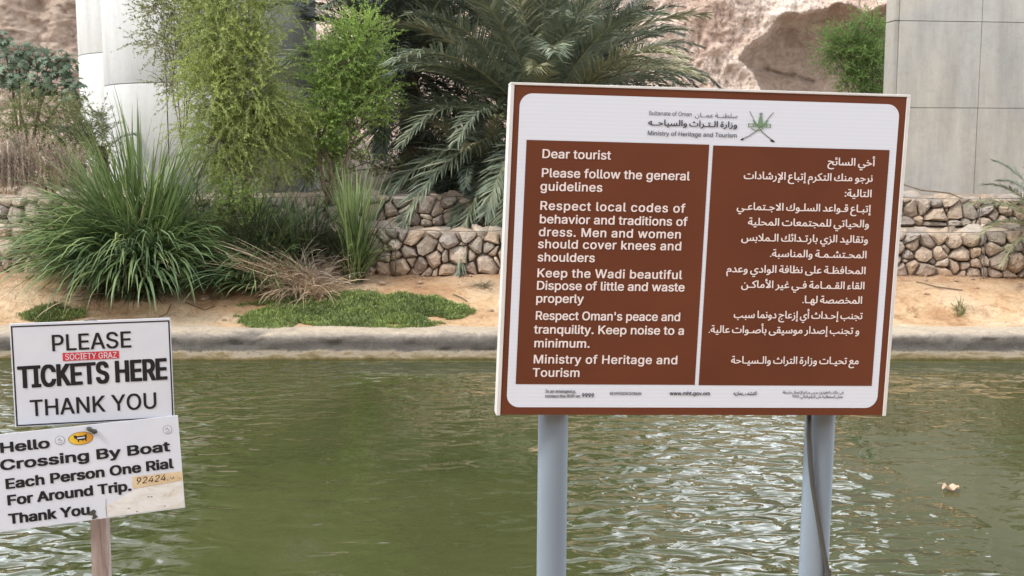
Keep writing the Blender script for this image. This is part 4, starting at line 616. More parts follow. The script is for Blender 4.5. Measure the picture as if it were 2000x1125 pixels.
[65260,507,[[307,-217,247,-210,193,-188,147,-152,112,-101,90,-35,82,46,87,124,101,195,123,258,152,312,185,356,221,389,259,409,296,416,327,411,355,397,378,374,396,344,407,307,411,263,408,221,398,179,379,139,350,103,306,73,248,51,313,106,378,92,445,81,517,77,535,74,548,66,557,38,554,23,543,9,527,-2,507,-5,449,-2,387,6,328,16,415,19,436,-9,450,-40,456,-71,455,-103,447,-133,432,-160,410,-183,382,-202,348,-213],[0,-5,10,77,52,77,92,78,96,4,49,-3],[309,-135,345,-128,374,-107,382,-88,385,-65,382,-41,373,-20,355,-1,329,14,292,24,241,27,215,26,185,22,154,15,154,83,224,99,279,128,300,150,316,178,326,213,329,254,326,288,313,321,303,331,289,334,272,329,252,314,211,258,177,173,166,121,163,64,167,5,178,-41,194,-75,215,-101,238,-118,263,-128]]],
[65261,447,[[58,-230,40,-148,151,-126,197,-108,238,-84,270,-53,294,-13,309,36,314,97,308,157,290,207,262,242,244,252,224,255,202,251,183,238,154,193,143,139,152,103,163,89,180,79,232,71,291,77,341,93,345,23,319,9,289,-1,223,-8,156,0,106,24,88,41,75,63,64,119,76,196,110,266,134,295,163,318,196,332,232,337,270,332,302,317,330,292,352,261,370,224,382,182,392,91,383,4,355,-70,308,-130,243,-177,159,-210]]],
[65262,472,[[58,-230,40,-148,151,-126,197,-108,238,-84,270,-53,294,-13,309,36,314,97,308,159,289,210,260,244,224,255,204,251,185,239,156,196,147,168,144,137,152,108,176,90,215,80,271,77,482,77,500,74,513,66,522,38,519,23,508,9,492,-2,472,-5,233,-5,190,-2,150,8,115,25,88,49,70,80,64,121,67,162,77,202,92,238,113,271,137,298,166,319,197,332,232,337,275,330,314,310,346,276,371,229,387,167,392,91,383,4,355,-70,308,-130,243,-177,159,-210]]],
[65264,736,[[30,-1,35,51,49,110,72,176,144,148,127,95,116,48,112,6,117,-33,131,-66,153,-92,182,-114,217,-131,258,-142,348,-151,457,-141,546,-113,580,-93,606,-71,623,-46,628,-20,618,4,588,25,540,45,476,64,495,147,587,114,657,92,709,81,746,77,764,74,777,66,786,38,782,23,772,9,756,-2,736,-5,724,-5,712,-5,699,-5,702,-20,703,-34,697,-71,678,-106,646,-139,603,-170,549,-195,485,-215,410,-228,326,-232,250,-226,180,-207,119,-175,71,-130,40,-72]]],
[65265,760,[[30,-1,35,51,49,110,72,176,144,148,127,95,116,48,112,6,116,-31,128,-62,148,-89,175,-111,208,-128,245,-140,331,-150,399,-146,457,-135,507,-117,547,-95,578,-71,601,-45,614,-21,618,1,614,14,601,26,557,47,500,69,443,96,399,135,386,159,382,188,387,229,403,270,427,308,459,344,496,375,538,399,583,414,629,419,668,416,701,408,744,386,711,315,673,330,629,337,571,325,516,293,477,249,466,225,462,201,466,185,480,170,525,144,585,120,644,93,690,59,703,38,707,14,701,-24,682,-66,651,-108,608,-147,554,-181,489,-208,413,-226,326,-232,265,-229,210,-218,159,-200,116,-176,80,-143,53,-104,36,-56],[428,-421,409,-417,393,-407,382,-391,378,-372,382,-353,393,-337,409,-326,428,-322,447,-326,463,-337,473,-353,477,-372,473,-391,463,-407,447,-417],[291,-421,272,-417,256,-407,245,-391,241,-372,245,-353,256,-337,272,-326,291,-322,310,-326,326,-337,336,-353,340,-372,336,-391,326,-407,310,-417]]],
[65266,736,[[30,-1,35,51,49,110,72,176,144,148,127,95,116,48,112,6,117,-33,131,-66,153,-92,182,-114,217,-131,258,-142,348,-151,457,-141,546,-113,580,-93,606,-71,623,-46,628,-20,618,4,588,25,540,45,476,64,495,147,587,114,657,92,709,81,746,77,764,74,777,66,786,38,782,23,772,9,756,-2,736,-5,724,-5,712,-5,699,-5,702,-20,703,-34,697,-71,678,-106,646,-139,603,-170,549,-195,485,-215,410,-228,326,-232,250,-226,180,-207,119,-175,71,-130,40,-72],[398,-421,379,-417,363,-407,352,-391,348,-372,352,-353,363,-337,379,-326,398,-322,417,-326,433,-337,443,-353,447,-372,443,-391,433,-407,417,-417],[261,-421,242,-417,226,-407,215,-391,211,-372,215,-353,226,-337,242,-326,261,-322,280,-326,296,-337,306,-353,310,-372,306,-391,296,-407,280,-417]]],
[65267,299,[[0,-5,10,77,102,82,130,90,149,105,160,128,163,163,155,223,134,296,106,373,187,403,212,330,231,249,239,179,236,133,226,94,208,62,183,37,150,18,109,5],[185,-194,166,-190,150,-180,139,-164,135,-145,139,-126,150,-110,166,-99,185,-95,204,-99,220,-110,230,-126,234,-145,230,-164,220,-180,204,-190],[48,-194,29,-190,13,-180,2,-164,-2,-145,2,-126,13,-110,29,-99,48,-95,67,-99,83,-110,93,-126,97,-145,93,-164,83,-180,67,-190]]],
[65268,373,[[0,-5,10,77,88,85,113,96,131,114,144,140,154,176,176,283,254,268,245,228,237,185,233,147,235,119,250,97,294,83,383,77,401,74,414,66,423,38,419,23,409,9,393,-2,373,-5,276,2,244,10,222,21,206,36,196,54,184,99,214,97,180,45,137,14,80,-1],[252,-194,233,-190,217,-180,206,-164,202,-145,206,-126,217,-110,233,-99,252,-95,271,-99,287,-110,297,-126,301,-145,297,-164,287,-180,271,-190],[115,-194,96,-190,80,-180,69,-164,65,-145,69,-126,80,-110,96,-99,115,-95,134,-99,150,-110,160,-126,164,-145,160,-164,150,-180,134,-190]]],
[65271,582,[[393,536,390,589,383,651,375,704,461,714,468,662,473,597,475,544,469,451,448,362,411,277,399,255,368,209,330,165,286,122,234,82,360,82,412,91,437,113,443,143,435,173,411,211,321,301,192,405,40,517,87,583,250,460,371,360,454,275,482,238,502,203,513,168,517,135,510,90,484,46,461,27,432,13,393,3,345,0,115,0,115,81,207,154,279,225,331,297,366,371,386,450],[26,636,14,690,56,700,92,709,87,688,62,701,38,722,20,750,14,781,18,809,29,832,45,849,67,862,117,872,141,870,164,864,156,814,137,818,117,820,81,811,71,799,68,784,71,765,82,748,113,725,141,716,100,712,151,727,193,741,209,690,153,671,87,652]]],
[65273,582,[[393,536,390,589,383,651,375,704,461,714,468,662,473,597,475,544,469,451,448,362,411,277,399,255,368,209,330,165,286,122,234,82,360,82,412,91,437,113,443,143,435,173,411,211,321,301,192,405,40,517,87,583,250,460,371,360,454,275,482,238,502,203,513,168,517,135,510,90,484,46,461,27,432,13,393,3,345,0,115,0,115,81,207,154,279,225,331,297,366,371,386,450],[97,-303,85,-249,127,-239,163,-230,158,-251,133,-238,109,-217,91,-189,85,-158,89,-130,100,-108,116,-90,138,-77,188,-67,212,-69,235,-75,227,-125,208,-121,188,-119,152,-128,142,-140,139,-155,142,-175,153,-191,184,-215,212,-223,171,-227,222,-213,264,-198,280,-249,224,-268,158,-287]]],
[65275,582,[[393,536,390,589,383,651,375,704,461,714,468,662,473,597,475,544,469,451,448,362,411,277,399,255,368,209,330,165,286,122,234,82,360,82,412,91,437,113,443,143,435,173,411,211,321,301,192,405,40,517,87,583,250,460,371,360,454,275,482,238,502,203,513,168,517,135,510,90,484,46,461,27,432,13,393,3,345,0,115,0,115,81,207,154,279,225,331,297,366,371,386,450]]],
[65276,599,[[599,-5,544,-2,501,5,466,18,441,36,422,60,411,90,400,167,380,714,462,714,482,199,492,124,504,101,525,87,560,80,609,77,627,74,640,66,649,38,646,23,635,9,619,-2],[142,-5,88,-1,49,6,60,85,127,80,190,82,247,94,297,117,337,152,368,203,388,270,394,354,442,234,427,176,406,128,380,90,351,60,318,36,283,19,211,0],[359,132,314,205,244,295,152,397,40,504,94,561,212,444,302,342,369,255,416,184]]]]

# ------------------------------------------------------------------ lettering
GLYPHS = {}
for _c, _adv, _polys in GLYPH_DATA:       # outline points of each letter, thousandths of the letter size
    GLYPHS[chr(_c)] = (_adv / 1000.0, [[(q[i] / 1000.0, q[i + 1] / 1000.0) for i in range(0, len(q), 2)] for q in _polys])

FORMS={'ء':(0xFE80,1),'آ':(0xFE81,2),'أ':(0xFE83,2),'ؤ':(0xFE85,2),'إ':(0xFE87,2),'ئ':(0xFE89,4),'ا':(0xFE8D,2),'ب':(0xFE8F,4),'ة':(0xFE93,2),'ت':(0xFE95,4),'ث':(0xFE99,4),'ج':(0xFE9D,4),'ح':(0xFEA1,4),'خ':(0xFEA5,4),'د':(0xFEA9,2),'ذ':(0xFEAB,2),'ر':(0xFEAD,2),'ز':(0xFEAF,2),'س':(0xFEB1,4),'ش':(0xFEB5,4),'ص':(0xFEB9,4),'ض':(0xFEBD,4),'ط':(0xFEC1,4),'ظ':(0xFEC5,4),'ع':(0xFEC9,4),'غ':(0xFECD,4),'ف':(0xFED1,4),'ق':(0xFED5,4),'ك':(0xFED9,4),'ل':(0xFEDD,4),'م':(0xFEE1,4),'ن':(0xFEE5,4),'ه':(0xFEE9,4),'و':(0xFEED,2),'ى':(0xFEEF,2),'ي':(0xFEF1,4)}
LA={'آ':0xFEF5,'أ':0xFEF7,'إ':0xFEF9,'ا':0xFEFB}
def shape(s):
    # contextual letter forms, visual (left to right) order
    out=[];i=0;joined=False
    while i<len(s):
        c=s[i]
        if c=='ـ': out.append(c);joined=True;i+=1;continue
        if c not in FORMS: out.append(c);joined=False;i+=1;continue
        if c=='ل' and i+1<len(s) and s[i+1] in LA:
            out.append(chr(LA[s[i+1]]+(1 if joined else 0)));joined=False;i+=2;continue
        base,n=FORMS[c];nx=s[i+1] if i+1<len(s) else ' '
        fwd=n==4 and (nx in FORMS and nx!='ء' or nx=='ـ')
        if n==1: k=0
        elif n==2: k=1 if joined else 0
        else: k={(0,0):0,(1,0):1,(0,1):2,(1,1):3}[(int(joined),int(fwd))]
        out.append(chr(base+k));joined=fwd;i+=1
    return ''.join(reversed(out))



def _area(P):
    return 0.5 * sum(P[i][0] * P[(i + 1) % len(P)][1] - P[(i + 1) % len(P)][0] * P[i][1] for i in range(len(P)))


TRI = {}


def glyph_tris(ch):
    if ch in TRI: return TRI[ch]
    adv, C = GLYPHS.get(ch, (0.3, []))
    if not C: TRI[ch] = (adv, [], []); return TRI[ch]
    vs = []; es = []
    for P in C:
        n = len(vs); vs += [Vector(p_) for p_ in P]; es += [(n + i, n + (i + 1) % len(P)) for i in range(len(P))]
    v, e, f, *_rest = delaunay_2d_cdt(vs, es, [], 0, 1e-5)
    keep = []
    for t_ in f:
        cx_g = sum(v[i].x for i in t_) / 3; cy_g = sum(v[i].y for i in t_) / 3; wn = 0
        for P in C:
            for i in range(len(P)):
                (xa, ya), (xb, yb) = P[i], P[(i + 1) % len(P)]
                cr_ = (xb - xa) * (cy_g - ya) - (cx_g - xa) * (yb - ya)
                if ya <= cy_g < yb and cr_ > 0: wn += 1
                elif yb <= cy_g < ya and cr_ < 0: wn -= 1
        if wn:
            a, b_, c_ = t_; ar = (v[b_].x - v[a].x) * (v[c_].y - v[a].y) - (v[c_].x - v[a].x) * (v[b_].y - v[a].y)
            keep.append((a, b_, c_) if ar > 0 else (a, c_, b_))
    TRI[ch] = (adv, [(p_.x, p_.y) for p_ in v], keep)
    return TRI[ch]


CAPH = max(y for P in GLYPHS['H'][1] for x, y in P)
ALEF = max(y for P in GLYPHS['\ufe8d'][1] for x, y in P)


def lettering(s, x0, x1, z0, cap, w, material, parent, warp, y, z1=None, arabic=False, name="lettering", slant=0.0, xs=1.06, black=False):
    """one printed line between x0 and x1 standing on z0 (z0 left, z1 right)"""
    if z1 is None: z1 = z0
    vy = 0.45 * w * cap; hw = w * cap
    sy = (cap - 2 * vy) / (ALEF if arabic else CAPH)
    shifts = [(0, vy), (-hw, vy), (hw, vy), (0, 0), (0, 2 * vy)] if w > 0.008 else [(0, vy)]      # heavier strokes: the outline laid over itself
    if w > 0.015: shifts += [(-hw * .85, 2 * vy), (hw * .85, 2 * vy), (-hw * .85, 0), (hw * .85, 0)]
    if w > 0.05: shifts += [(-hw * .5, 0), (hw * .5, 2 * vy), (-hw * .5, 2 * vy), (hw * .5, 0)]
    if arabic: s = shape(s)
    base = sum(GLYPHS.get(c, (0.3, []))[0] for c in s)
    want = x1 - x0
    sx = sy * (1.0 if arabic else xs); track = 0.0
    if arabic: sx = want / base
    else:
        nat = base * sx
        if nat > want or black: sx = want / base
        else: track = (want - nat) / max(1, len(s) - 1)
    V = []; F = []; x = x0; k = 0
    for c in s:
        adv, pts, good = glyph_tris(c)
        adv *= sx; k += 1
        for si, (dx, dz) in enumerate(shifts if good else []):
            n = len(V); yy = y - 0.00003 * (si * 2 + k % 2)
            for qx, qy in pts:
                X = x + qx * sx + qy * sy * slant + dx; f = (X - x0) / want
                V.append(warp(X, yy, z0 + (z1 - z0) * f + qy * sy + dz))
            F += [[n + a, n + b_, n + c_] for a, b_, c_ in good]
        x += adv + track
    return mesh_np(name, V, F, material, parent)


def flat_poly(P, y, name, material, parent, warp, holes=()):
    vs = [[Vector((a, b_, 0)) for a, b_ in Q] for Q in [P, *holes]]
    tri = tessellate_polygon(vs); flat = [q for Q in vs for q in Q]
    F = []
    for a, b_, c_ in tri:
        p0, p1, p2 = flat[a], flat[b_], flat[c_]
        ar = (p1.x - p0.x) * (p2.y - p0.y) - (p2.x - p0.x) * (p1.y - p0.y)
        F.append([a, b_, c_] if ar > 0 else [a, c_, b_])
    return mesh_np(name, [warp(q.x, y, q.y) for q in flat], F, material, parent)


def rrect(x0, x1, z0, z1, r, n=8):
    P = []
    for cx, cz, a0 in ((x1 - r, z0 + r, -90), (x1 - r, z1 - r, 0), (x0 + r, z1 - r, 90), (x0 + r, z0 + r, 180)):
        for i in range(n + 1):
            a = R(a0 + 90 * i / n); P.append((cx + r * math.cos(a), cz + r * math.sin(a)))
    return P


def oval(cx, cz, rx, rz, n=28):
    return [(cx + rx * math.cos(2 * math.pi * i / n), cz + rz * math.sin(2 * math.pi * i / n)) for i in range(n)]


def stroke(pts, w0, w1=None):
    """outline of a brush stroke through pts"""
    w1 = w0 if w1 is None else w1
    L = []; Rr = []; n = len(pts)
    for i in range(n):
        a = pts[max(i - 1, 0)]; b_ = pts[min(i + 1, n - 1)]
        d = math.hypot(b_[0] - a[0], b_[1] - a[1]); nx = -(b_[1] - a[1]) / d; nz = (b_[0] - a[0]) / d
        w = (w0 + (w1 - w0) * i / (n - 1)) / 2
        L.append((pts[i][0] + nx * w, pts[i][1] + nz * w)); Rr.append((pts[i][0] - nx * w, pts[i][1] - nz * w))
    return Rr + L[::-1]


# ------------------------------------------------------------------ ground, kerb, water
def axis(parts):
    out = []
    for a, b_, s_ in parts: out += list(np.arange(a, b_ - 1e-6, s_))
    return np.array(out + [parts[-1][1]])


def grid_faces(ny, nx):
    i = np.arange(ny - 1)[:, None] * nx + np.arange(nx - 1)[None, :]
    i = i.ravel(); return np.stack([i, i + 1, i + 1 + nx, i + nx], 1)


def ground_z(x, y):
    x = np.asarray(x, float); y = np.asarray(y, float)
    pts_y = [16.8, 17.3, 17.9, 18.6, 19.3, 19.7, 19.8, 20.5, 20.6, 26, 29.5, 34]
    pts_z = [0.15, 0.335, 0.47, 0.72, 0.93, 0.93, 1.66, 1.70, 2.15, 2.22, 2.9, 3.4]
    z = np.interp(y, pts_y, pts_z)
    m = np.clip((y - 17.2) / 0.5, 0, 1) * np.where(y < 19.5, 1, 0.6)
    z = z + m * (0.13 * (fbm(x * 0.7, y * 1.1, 3, 4) - 0.5) + 0.075 * (fbm(x * 4, y * 5, 9, 4) - 0.5))
    # a small eroded step along the front of the sand
    ly = 18.05 + 0.22 * (fbm(x * 1.3, x * 0 + 2.0, 21, 4) - 0.5) * 2
    on = np.clip((x - 4.6) / 1.0, 0, 1) + 0.45 * np.clip((-3.8 - x) / 1.0, 0, 1)
    z = z - on * 0.10 * (1 - np.clip((y - ly) / 0.05 + 0.5, 0, 1)) * np.clip((y - 17.3) / 0.4, 0, 1)
    return z


gx_ = axis([(-90, -40, 5), (-40, -10, 0.8), (-10, 10, 0.06), (10, 40, 0.8), (40, 90, 5)])
gy_ = axis([(16.8, 19.6, 0.045), (19.6, 21, 0.1), (21, 30, 0.25), (30, 66, 3)])
GX, GY = np.meshgrid(gx_, gy_)
V = np.stack([GX.ravel(), GY.ravel(), ground_z(GX, GY).ravel()], 1)
tag(mesh_np("sand_bank", V, grid_faces(len(gy_), len(gx_)), M_sand, smooth=True), kind="structure")

# near bank under the viewer
nb = MB()
xs = axis([(-40, -6, 2), (-6, 6, 0.15), (6, 40, 2)]); prof = [(-60, 1.42), (0, 1.42), (2.5, 1.41), (3.4, 1.40), (3.72, 1.36), (3.80, 1.1), (3.86, 0.4), (3.95, -1.0)]
V = []
for py, pz in prof:
    for x in xs:
        e = 0.10 * (float(fbm(x * 1.2, py * 0.8, 5, 3)) - 0.5)
        V.append((x, py + (e if py > 3 else 0), pz + (e if pz > 0.3 else 0)))
tag(mesh_np("near_bank", V, grid_faces(len(prof), len(xs)), M_soil, smooth=True), kind="structure")

wx = axis([(-60, -10, 5), (-10, 10, 0.5), (10, 60, 5)]); wy = axis([(3.5, 16.9, 0.6), (16.9, 17.1, 0.2)])
WX, WY = np.meshgrid(wx, wy)
tag(mesh_np("wadi_water", np.stack([WX.ravel(), WY.ravel(), 0 * WX.ravel()], 1), grid_faces(len(wy), len(wx)), M_water), kind="structure")

kx = axis([(-40, -9.5, 0.5), (-9.5, 9.5, 0.05), (9.5, 40, 0.5)])
kp = [(16.27, -0.5), (16.27, 0.02), (16.30, 0.04), (16.58, 0.055), (16.64, 0.08), (16.645, 0.12), (16.65, 0.18), (16.655, 0.24), (16.68, 0.285), (16.75, 0.315), (16.9, 0.33), (17.1, 0.34), (17.3, 0.345), (17.42, 0.30)]
V = []
for j, (py, pz) in enumerate(kp):
    nz1 = fbm(kx * 2.1, kx * 0 + j * 0.35, 31, 5) - 0.5; nz2 = fbm(kx * 0.6, kx * 0 + 3, 37, 3) - 0.5
    face = 1.0 if 4 <= j <= 9 else 0.35
    chip = np.clip(fbm(kx * 1.5, kx * 0 + j * 0.12, 41, 4) - 0.56, 0, 1) * (2.2 if 6 <= j <= 10 else 0)
    y = py + 0.15 * face * nz1 + 0.10 * nz2 + chip * 0.25
    z = pz + (0.055 * nz1 if j > 1 else 0) - chip * 0.12
    V.append(np.stack([kx, y, z], 1))
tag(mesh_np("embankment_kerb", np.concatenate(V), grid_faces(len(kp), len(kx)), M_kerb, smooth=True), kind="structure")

# ------------------------------------------------------------------ cliff
def sd_poly(x, z, P):
    P = np.array(P); n = len(P); d = np.full(x.shape, 1e9); ins = np.zeros(x.shape, bool)
    for i in range(n):
        a = P[i]; b_ = P[(i + 1) % n]; e = b_ - a
        wx_ = x - a[0]; wz_ = z - a[1]; h = np.clip((wx_ * e[0] + wz_ * e[1]) / (e @ e), 0, 1)
        d = np.minimum(d, np.hypot(wx_ - e[0] * h, wz_ - e[1] * h))
        c = (a[1] > z) != (b_[1] > z)
        with np.errstate(divide='ignore', invalid='ignore'):
            xi = (b_[0] - a[0]) * (z - a[1]) / (b_[1] - a[1]) + a[0]
        ins ^= c & (x < xi)
    return np.where(ins, -d, d)


def seg_d(x, z, pts):
    d = np.full(x.shape, 1e9)
    for a, b_ in zip(pts[:-1], pts[1:]):
        a = np.array(a); b_ = np.array(b_); e = b_ - a
        h = np.clip(((x - a[0]) * e[0] + (z - a[1]) * e[1]) / (e @ e), 0, 1)
        d = np.minimum(d, np.hypot(x - a[0] - e[0] * h, z - a[1] - e[1] * h))
    return d


def w2(u, v, Y=54.0):
    q = at(u, v, Y); return (q[0], q[2])


cave = [w2(1446, 112), w2(1462, 92), w2(1492, 70), w2(1520, 40), w2(1560, 24), w2(1610, 22), w2(1640, 6), w2(1672, 14), w2(1700, 22), w2(1735, 12), w2(1790, 30), w2(1800, 380), w2(1530, 360), w2(1500, 240), w2(1492, 185), w2(1474, 150), w2(1466, 128)]
cx_ = axis([(-80, -27, 1.2), (-27, -17, 0.16), (-17, 3, 0.5), (3, 19.6, 0.075), (19.6, 80, 1.2)])
cz_ = axis([(1.6, 4.4, 0.35), (4.4, 10.7, 0.075)])
top = axis([(0, 1, 0.06)])
hx = np.interp(cx_, [-80, -26, -21, -17, 0, 1.5, 3.2, 19, 23, 80], [11, 11, 11.4, 26, 27, 22, 11.0, 11.0, 13, 22])
hx = np.maximum(10.75, hx + 1.6 * (fbm(cx_ * 0.2, cx_ * 0 + 1, 51, 4) - 0.5))
Z = np.concatenate([np.repeat(cz_[:, None], len(cx_), 1), 10.7 + top[1:, None] * (hx[None, :] - 10.7)], 0)
X = np.repeat(cx_[None, :], len(Z), 0)
warpx = X + 0.45 * (fbm(X * 0.95, Z * 0.95, 61, 4) - 0.5); warpz = Z + 0.45 * (fbm(X * 0.95 + 9, Z * 0.95, 62, 4) - 0.5)
sd = sd_poly(warpx, warpz, cave)
ins = np.clip(-sd / 0.40, 0, 1)
Y = 54 - 3.0 * (fbm(X * 0.12, Z * 0.14, 71, 3) - 0.5)
rough = -1.3 * (fbm(X * 0.5, Z * 0.5, 72, 6, 0.55) - 0.5) - 0.85 * (fbm(X * 1.45, Z * 1.45, 73, 5, 0.66, True) - 0.6) - 0.22 * (fbm(X * 4.5, Z * 4.5, 79, 3, 0.7, True) - 0.5)
Y = Y + rough * (1 - 0.80 * ins) + 2.6 * np.clip(-sd / 1.3, 0, 1) ** 0.5
Y = Y - 0.55 * np.exp(-(sd / 0.5) ** 2) * (sd > 0)
cr1 = seg_d(warpx, warpz, [w2(1460, 106), w2(1490, 112), w2(1512, 126), w2(1548, 131), w2(1580, 140), w2(1620, 150)])
Y = Y + 0.28 * np.exp(-(cr1 / 0.09) ** 2) + 0.2 * np.clip((Z - 7.0), -1, 1) * ins
Y = Y + (Z - 4.4) * 0.10 + np.where(X < -14, -1.2, 0) * np.clip((-14 - X) / 2, 0, 1)
nrow = len(Z)
Zb = Z[-1] + 0.3; Yb = Y[-1] + 30
V = np.stack([np.concatenate([X, X[-1:]], 0).ravel(), np.concatenate([Y, Yb[None]], 0).ravel(), np.concatenate([Z, Zb[None]], 0).ravel()], 1)
F = grid_faces(nrow + 1, len(cx_))
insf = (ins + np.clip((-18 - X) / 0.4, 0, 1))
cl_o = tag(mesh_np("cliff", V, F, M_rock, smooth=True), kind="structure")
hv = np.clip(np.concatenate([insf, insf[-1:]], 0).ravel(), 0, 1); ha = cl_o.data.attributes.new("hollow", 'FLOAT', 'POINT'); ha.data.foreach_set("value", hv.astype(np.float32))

# unseen wadi side behind the viewer, added to block sky light on the signs
bx2_ = axis([(-70, 70, 1.5)]); bz2_ = axis([(0.5, 19, 1.2)]); BX, BZ = np.meshgrid(bx2_, bz2_)
BY = -16 - 0.25 * BZ + 4.0 * (fbm(BX * 0.12, BZ * 0.15, 91, 5) - 0.5) + 1.2 * (fbm(BX * 0.5, BZ * 0.5, 92, 3) - 0.5)
BZ = np.where(BZ > 14, 14 + (BZ - 14) * (0.6 + 0.8 * fbm(BX * 0.1, BX * 0, 93, 3)), BZ)
tag(mesh_np("sky_blocker_cliff", np.stack([BX.ravel(), BY.ravel(), BZ.ravel()], 1), grid_faces(len(bz2_), len(bx2_))[:, ::-1], M_rockb, smooth=True), kind="structure")

# ------------------------------------------------------------------ bridge piers
def round_pier(cx, cy, r, z0, z1, joints, seams, label):
    root = tag(empty("bridge_pier", (cx, cy, z0)), label, "bridge pier")
    core = MB(); core.tube([(0, 0, 0), (0, 0, z1 - z0)], r - 0.03, 48); core.build("joint_core", M_jointw, root, True)
    zs = [z0] + joints + [z1]
    for za, zb in zip(zs[:-1], zs[1:]):
        for k in range(len(seams)):
            a0 = seams[k]; a1 = seams[(k + 1) % len(seams)] + (360 if k == len(seams) - 1 else 0)
            g = 0.010; n = 22; V = []
            A = [R(a0) + g / r + (R(a1 - a0) - 2 * g / r) * i / n for i in range(n + 1)]
            for (zz, rr) in ((za - z0 + 0.008, r - 0.10), (za - z0 + 0.008, r - 0.006), (za - z0 + 0.018, r), (zb - z0 - 0.018, r), (zb - z0 - 0.008, r - 0.006), (zb - z0 - 0.008, r - 0.10)):
                V += [(rr * math.cos(a), rr * math.sin(a), zz) for a in A]
            F = grid_faces(6, n + 1)
            o = mesh_np("panel", V, F, M_conc_w, root, True)
    return root


def ang(cx, cy, r, u):
    """bearing on a round pier at which it shows at picture column u"""
    best = None
    for a in np.arange(180, 361, 0.5):
        x = cx + r * math.cos(R(a)); y = cy + r * math.sin(R(a)); uu = 1000 + 2200 * x / (y * math.cos(PITCH) + 0.1)
        if best is None or abs(uu - u) < best[0]: best = (abs(uu - u), a)
    return best[1]


pcx, pcy, pr = -6.63, 25.35, 2.28
a = ang(pcx, pcy, pr, 333)
round_pier(pcx, pcy, pr, 2.0, 21.0, [4.43, 6.86, 9.3, 11.7, 14.0, 16.4, 18.8], sorted([a % 360, (a + 120) % 360, (a + 240) % 360]), "tall round pale concrete bridge pier behind the big grass clump and feathery tree")
pcx2, pcy2 = -8.9, 30.0
round_pier(pcx2, pcy2, 2.30, 2.0, 21.0, [5.45, 7.9, 10.3, 12.7, 15.1, 17.5], [20, 140, 262], "pale round bridge pier standing farther back, only a strip showing left of the nearer pier")

root = tag(empty("bridge_pier", (7.76, 23.0, 2.0), (0, 0, R(7))), "square grey concrete bridge pier of stained panels at the right edge", "bridge pier")
W_, D_ = 5.25, 0.42
c = MB(); c.box(0.05, W_ - 0.05, 0.05, D_ - 0.03, 0, 19.0); c.build("joint_core", M_joint, root)
zs = [2.0, 3.92, 5.64, 7.36, 9.08, 10.8, 12.5, 14.2, 16.0, 17.7, 19.4, 21.0]; xs_ = [0.0, 1.74, 3.50, 5.25]
for za, zb in zip(zs[:-1], zs[1:]):
    za, zb = za - 2 + 0.005, zb - 2 - 0.005
    for xa, xb in zip(xs_[:-1], xs_[1:]):
        p_ = MB(); dy = random.uniform(-0.005, 0.003); p_.box(xa + (0.002 if xa == 0 else 0.005), xb - 0.005, dy, 0.15, za, zb, 0.006); p_.build("panel", M_conc_g, root)
        p_ = MB(); p_.box(xa + 0.002, xb - 0.005, D_ - 0.1, D_, za, zb, 0.006); p_.build("panel", M_conc_g, root)
    for xa in (-0.10, W_ + 0.002):
        p_ = MB(); p_.box(xa, xa + 0.10, 0.03, D_ + 0.01, za, zb, 0.012); p_.build("side_strip", M_conc_g, root)


# ------------------------------------------------------------------ gabion walls
def cells(w, h, n, seed):
    rg = np.random.default_rng(seed)
    s_ = math.sqrt(w * h / n); P = []
    ny = max(1, round(h / s_)); nx = max(1, round(n / ny))
    for j in range(ny):
        for i in range(nx):
            P.append(((i + 0.5 + (0.25 if j % 2 else -0.25) + rg.uniform(-0.55, 0.55)) * w / nx, (j + 0.5 + rg.uniform(-0.46, 0.46)) * h / ny))
    P = np.array(P); W = rg.uniform(0, 1, len(P)) ** 1.8 * (s_ * 0.95) ** 2
    out = []
    for i, p_ in enumerate(P):
        poly = [(0, 0), (w, 0), (w, h), (0, h)]
        d = np.hypot(*(P - p_).T); idx = np.where((d < s_ * 3.2) & (d > 0))[0]
        for j in idx:
            q = P[j]; nn_ = q - p_; c_ = 0.5 * (q @ q - p_ @ p_ + W[i] - W[j])
            new = []
            for k in range(len(poly)):
                a_, b_ = poly[k - 1], poly[k]
                da = nn_[0] * a_[0] + nn_[1] * a_[1] - c_; db = nn_[0] * b_[0] + nn_[1] * b_[1] - c_
                if (da < 0) != (db < 0):
                    t_ = da / (da - db); new.append((a_[0] + (b_[0] - a_[0]) * t_, a_[1] + (b_[1] - a_[1]) * t_))
                if db < 0: new.append(b_)
            poly = new
            if len(poly) < 3: break
        if len(poly) >= 3 and _area(poly) > 0.004: out.append(poly)
    return out


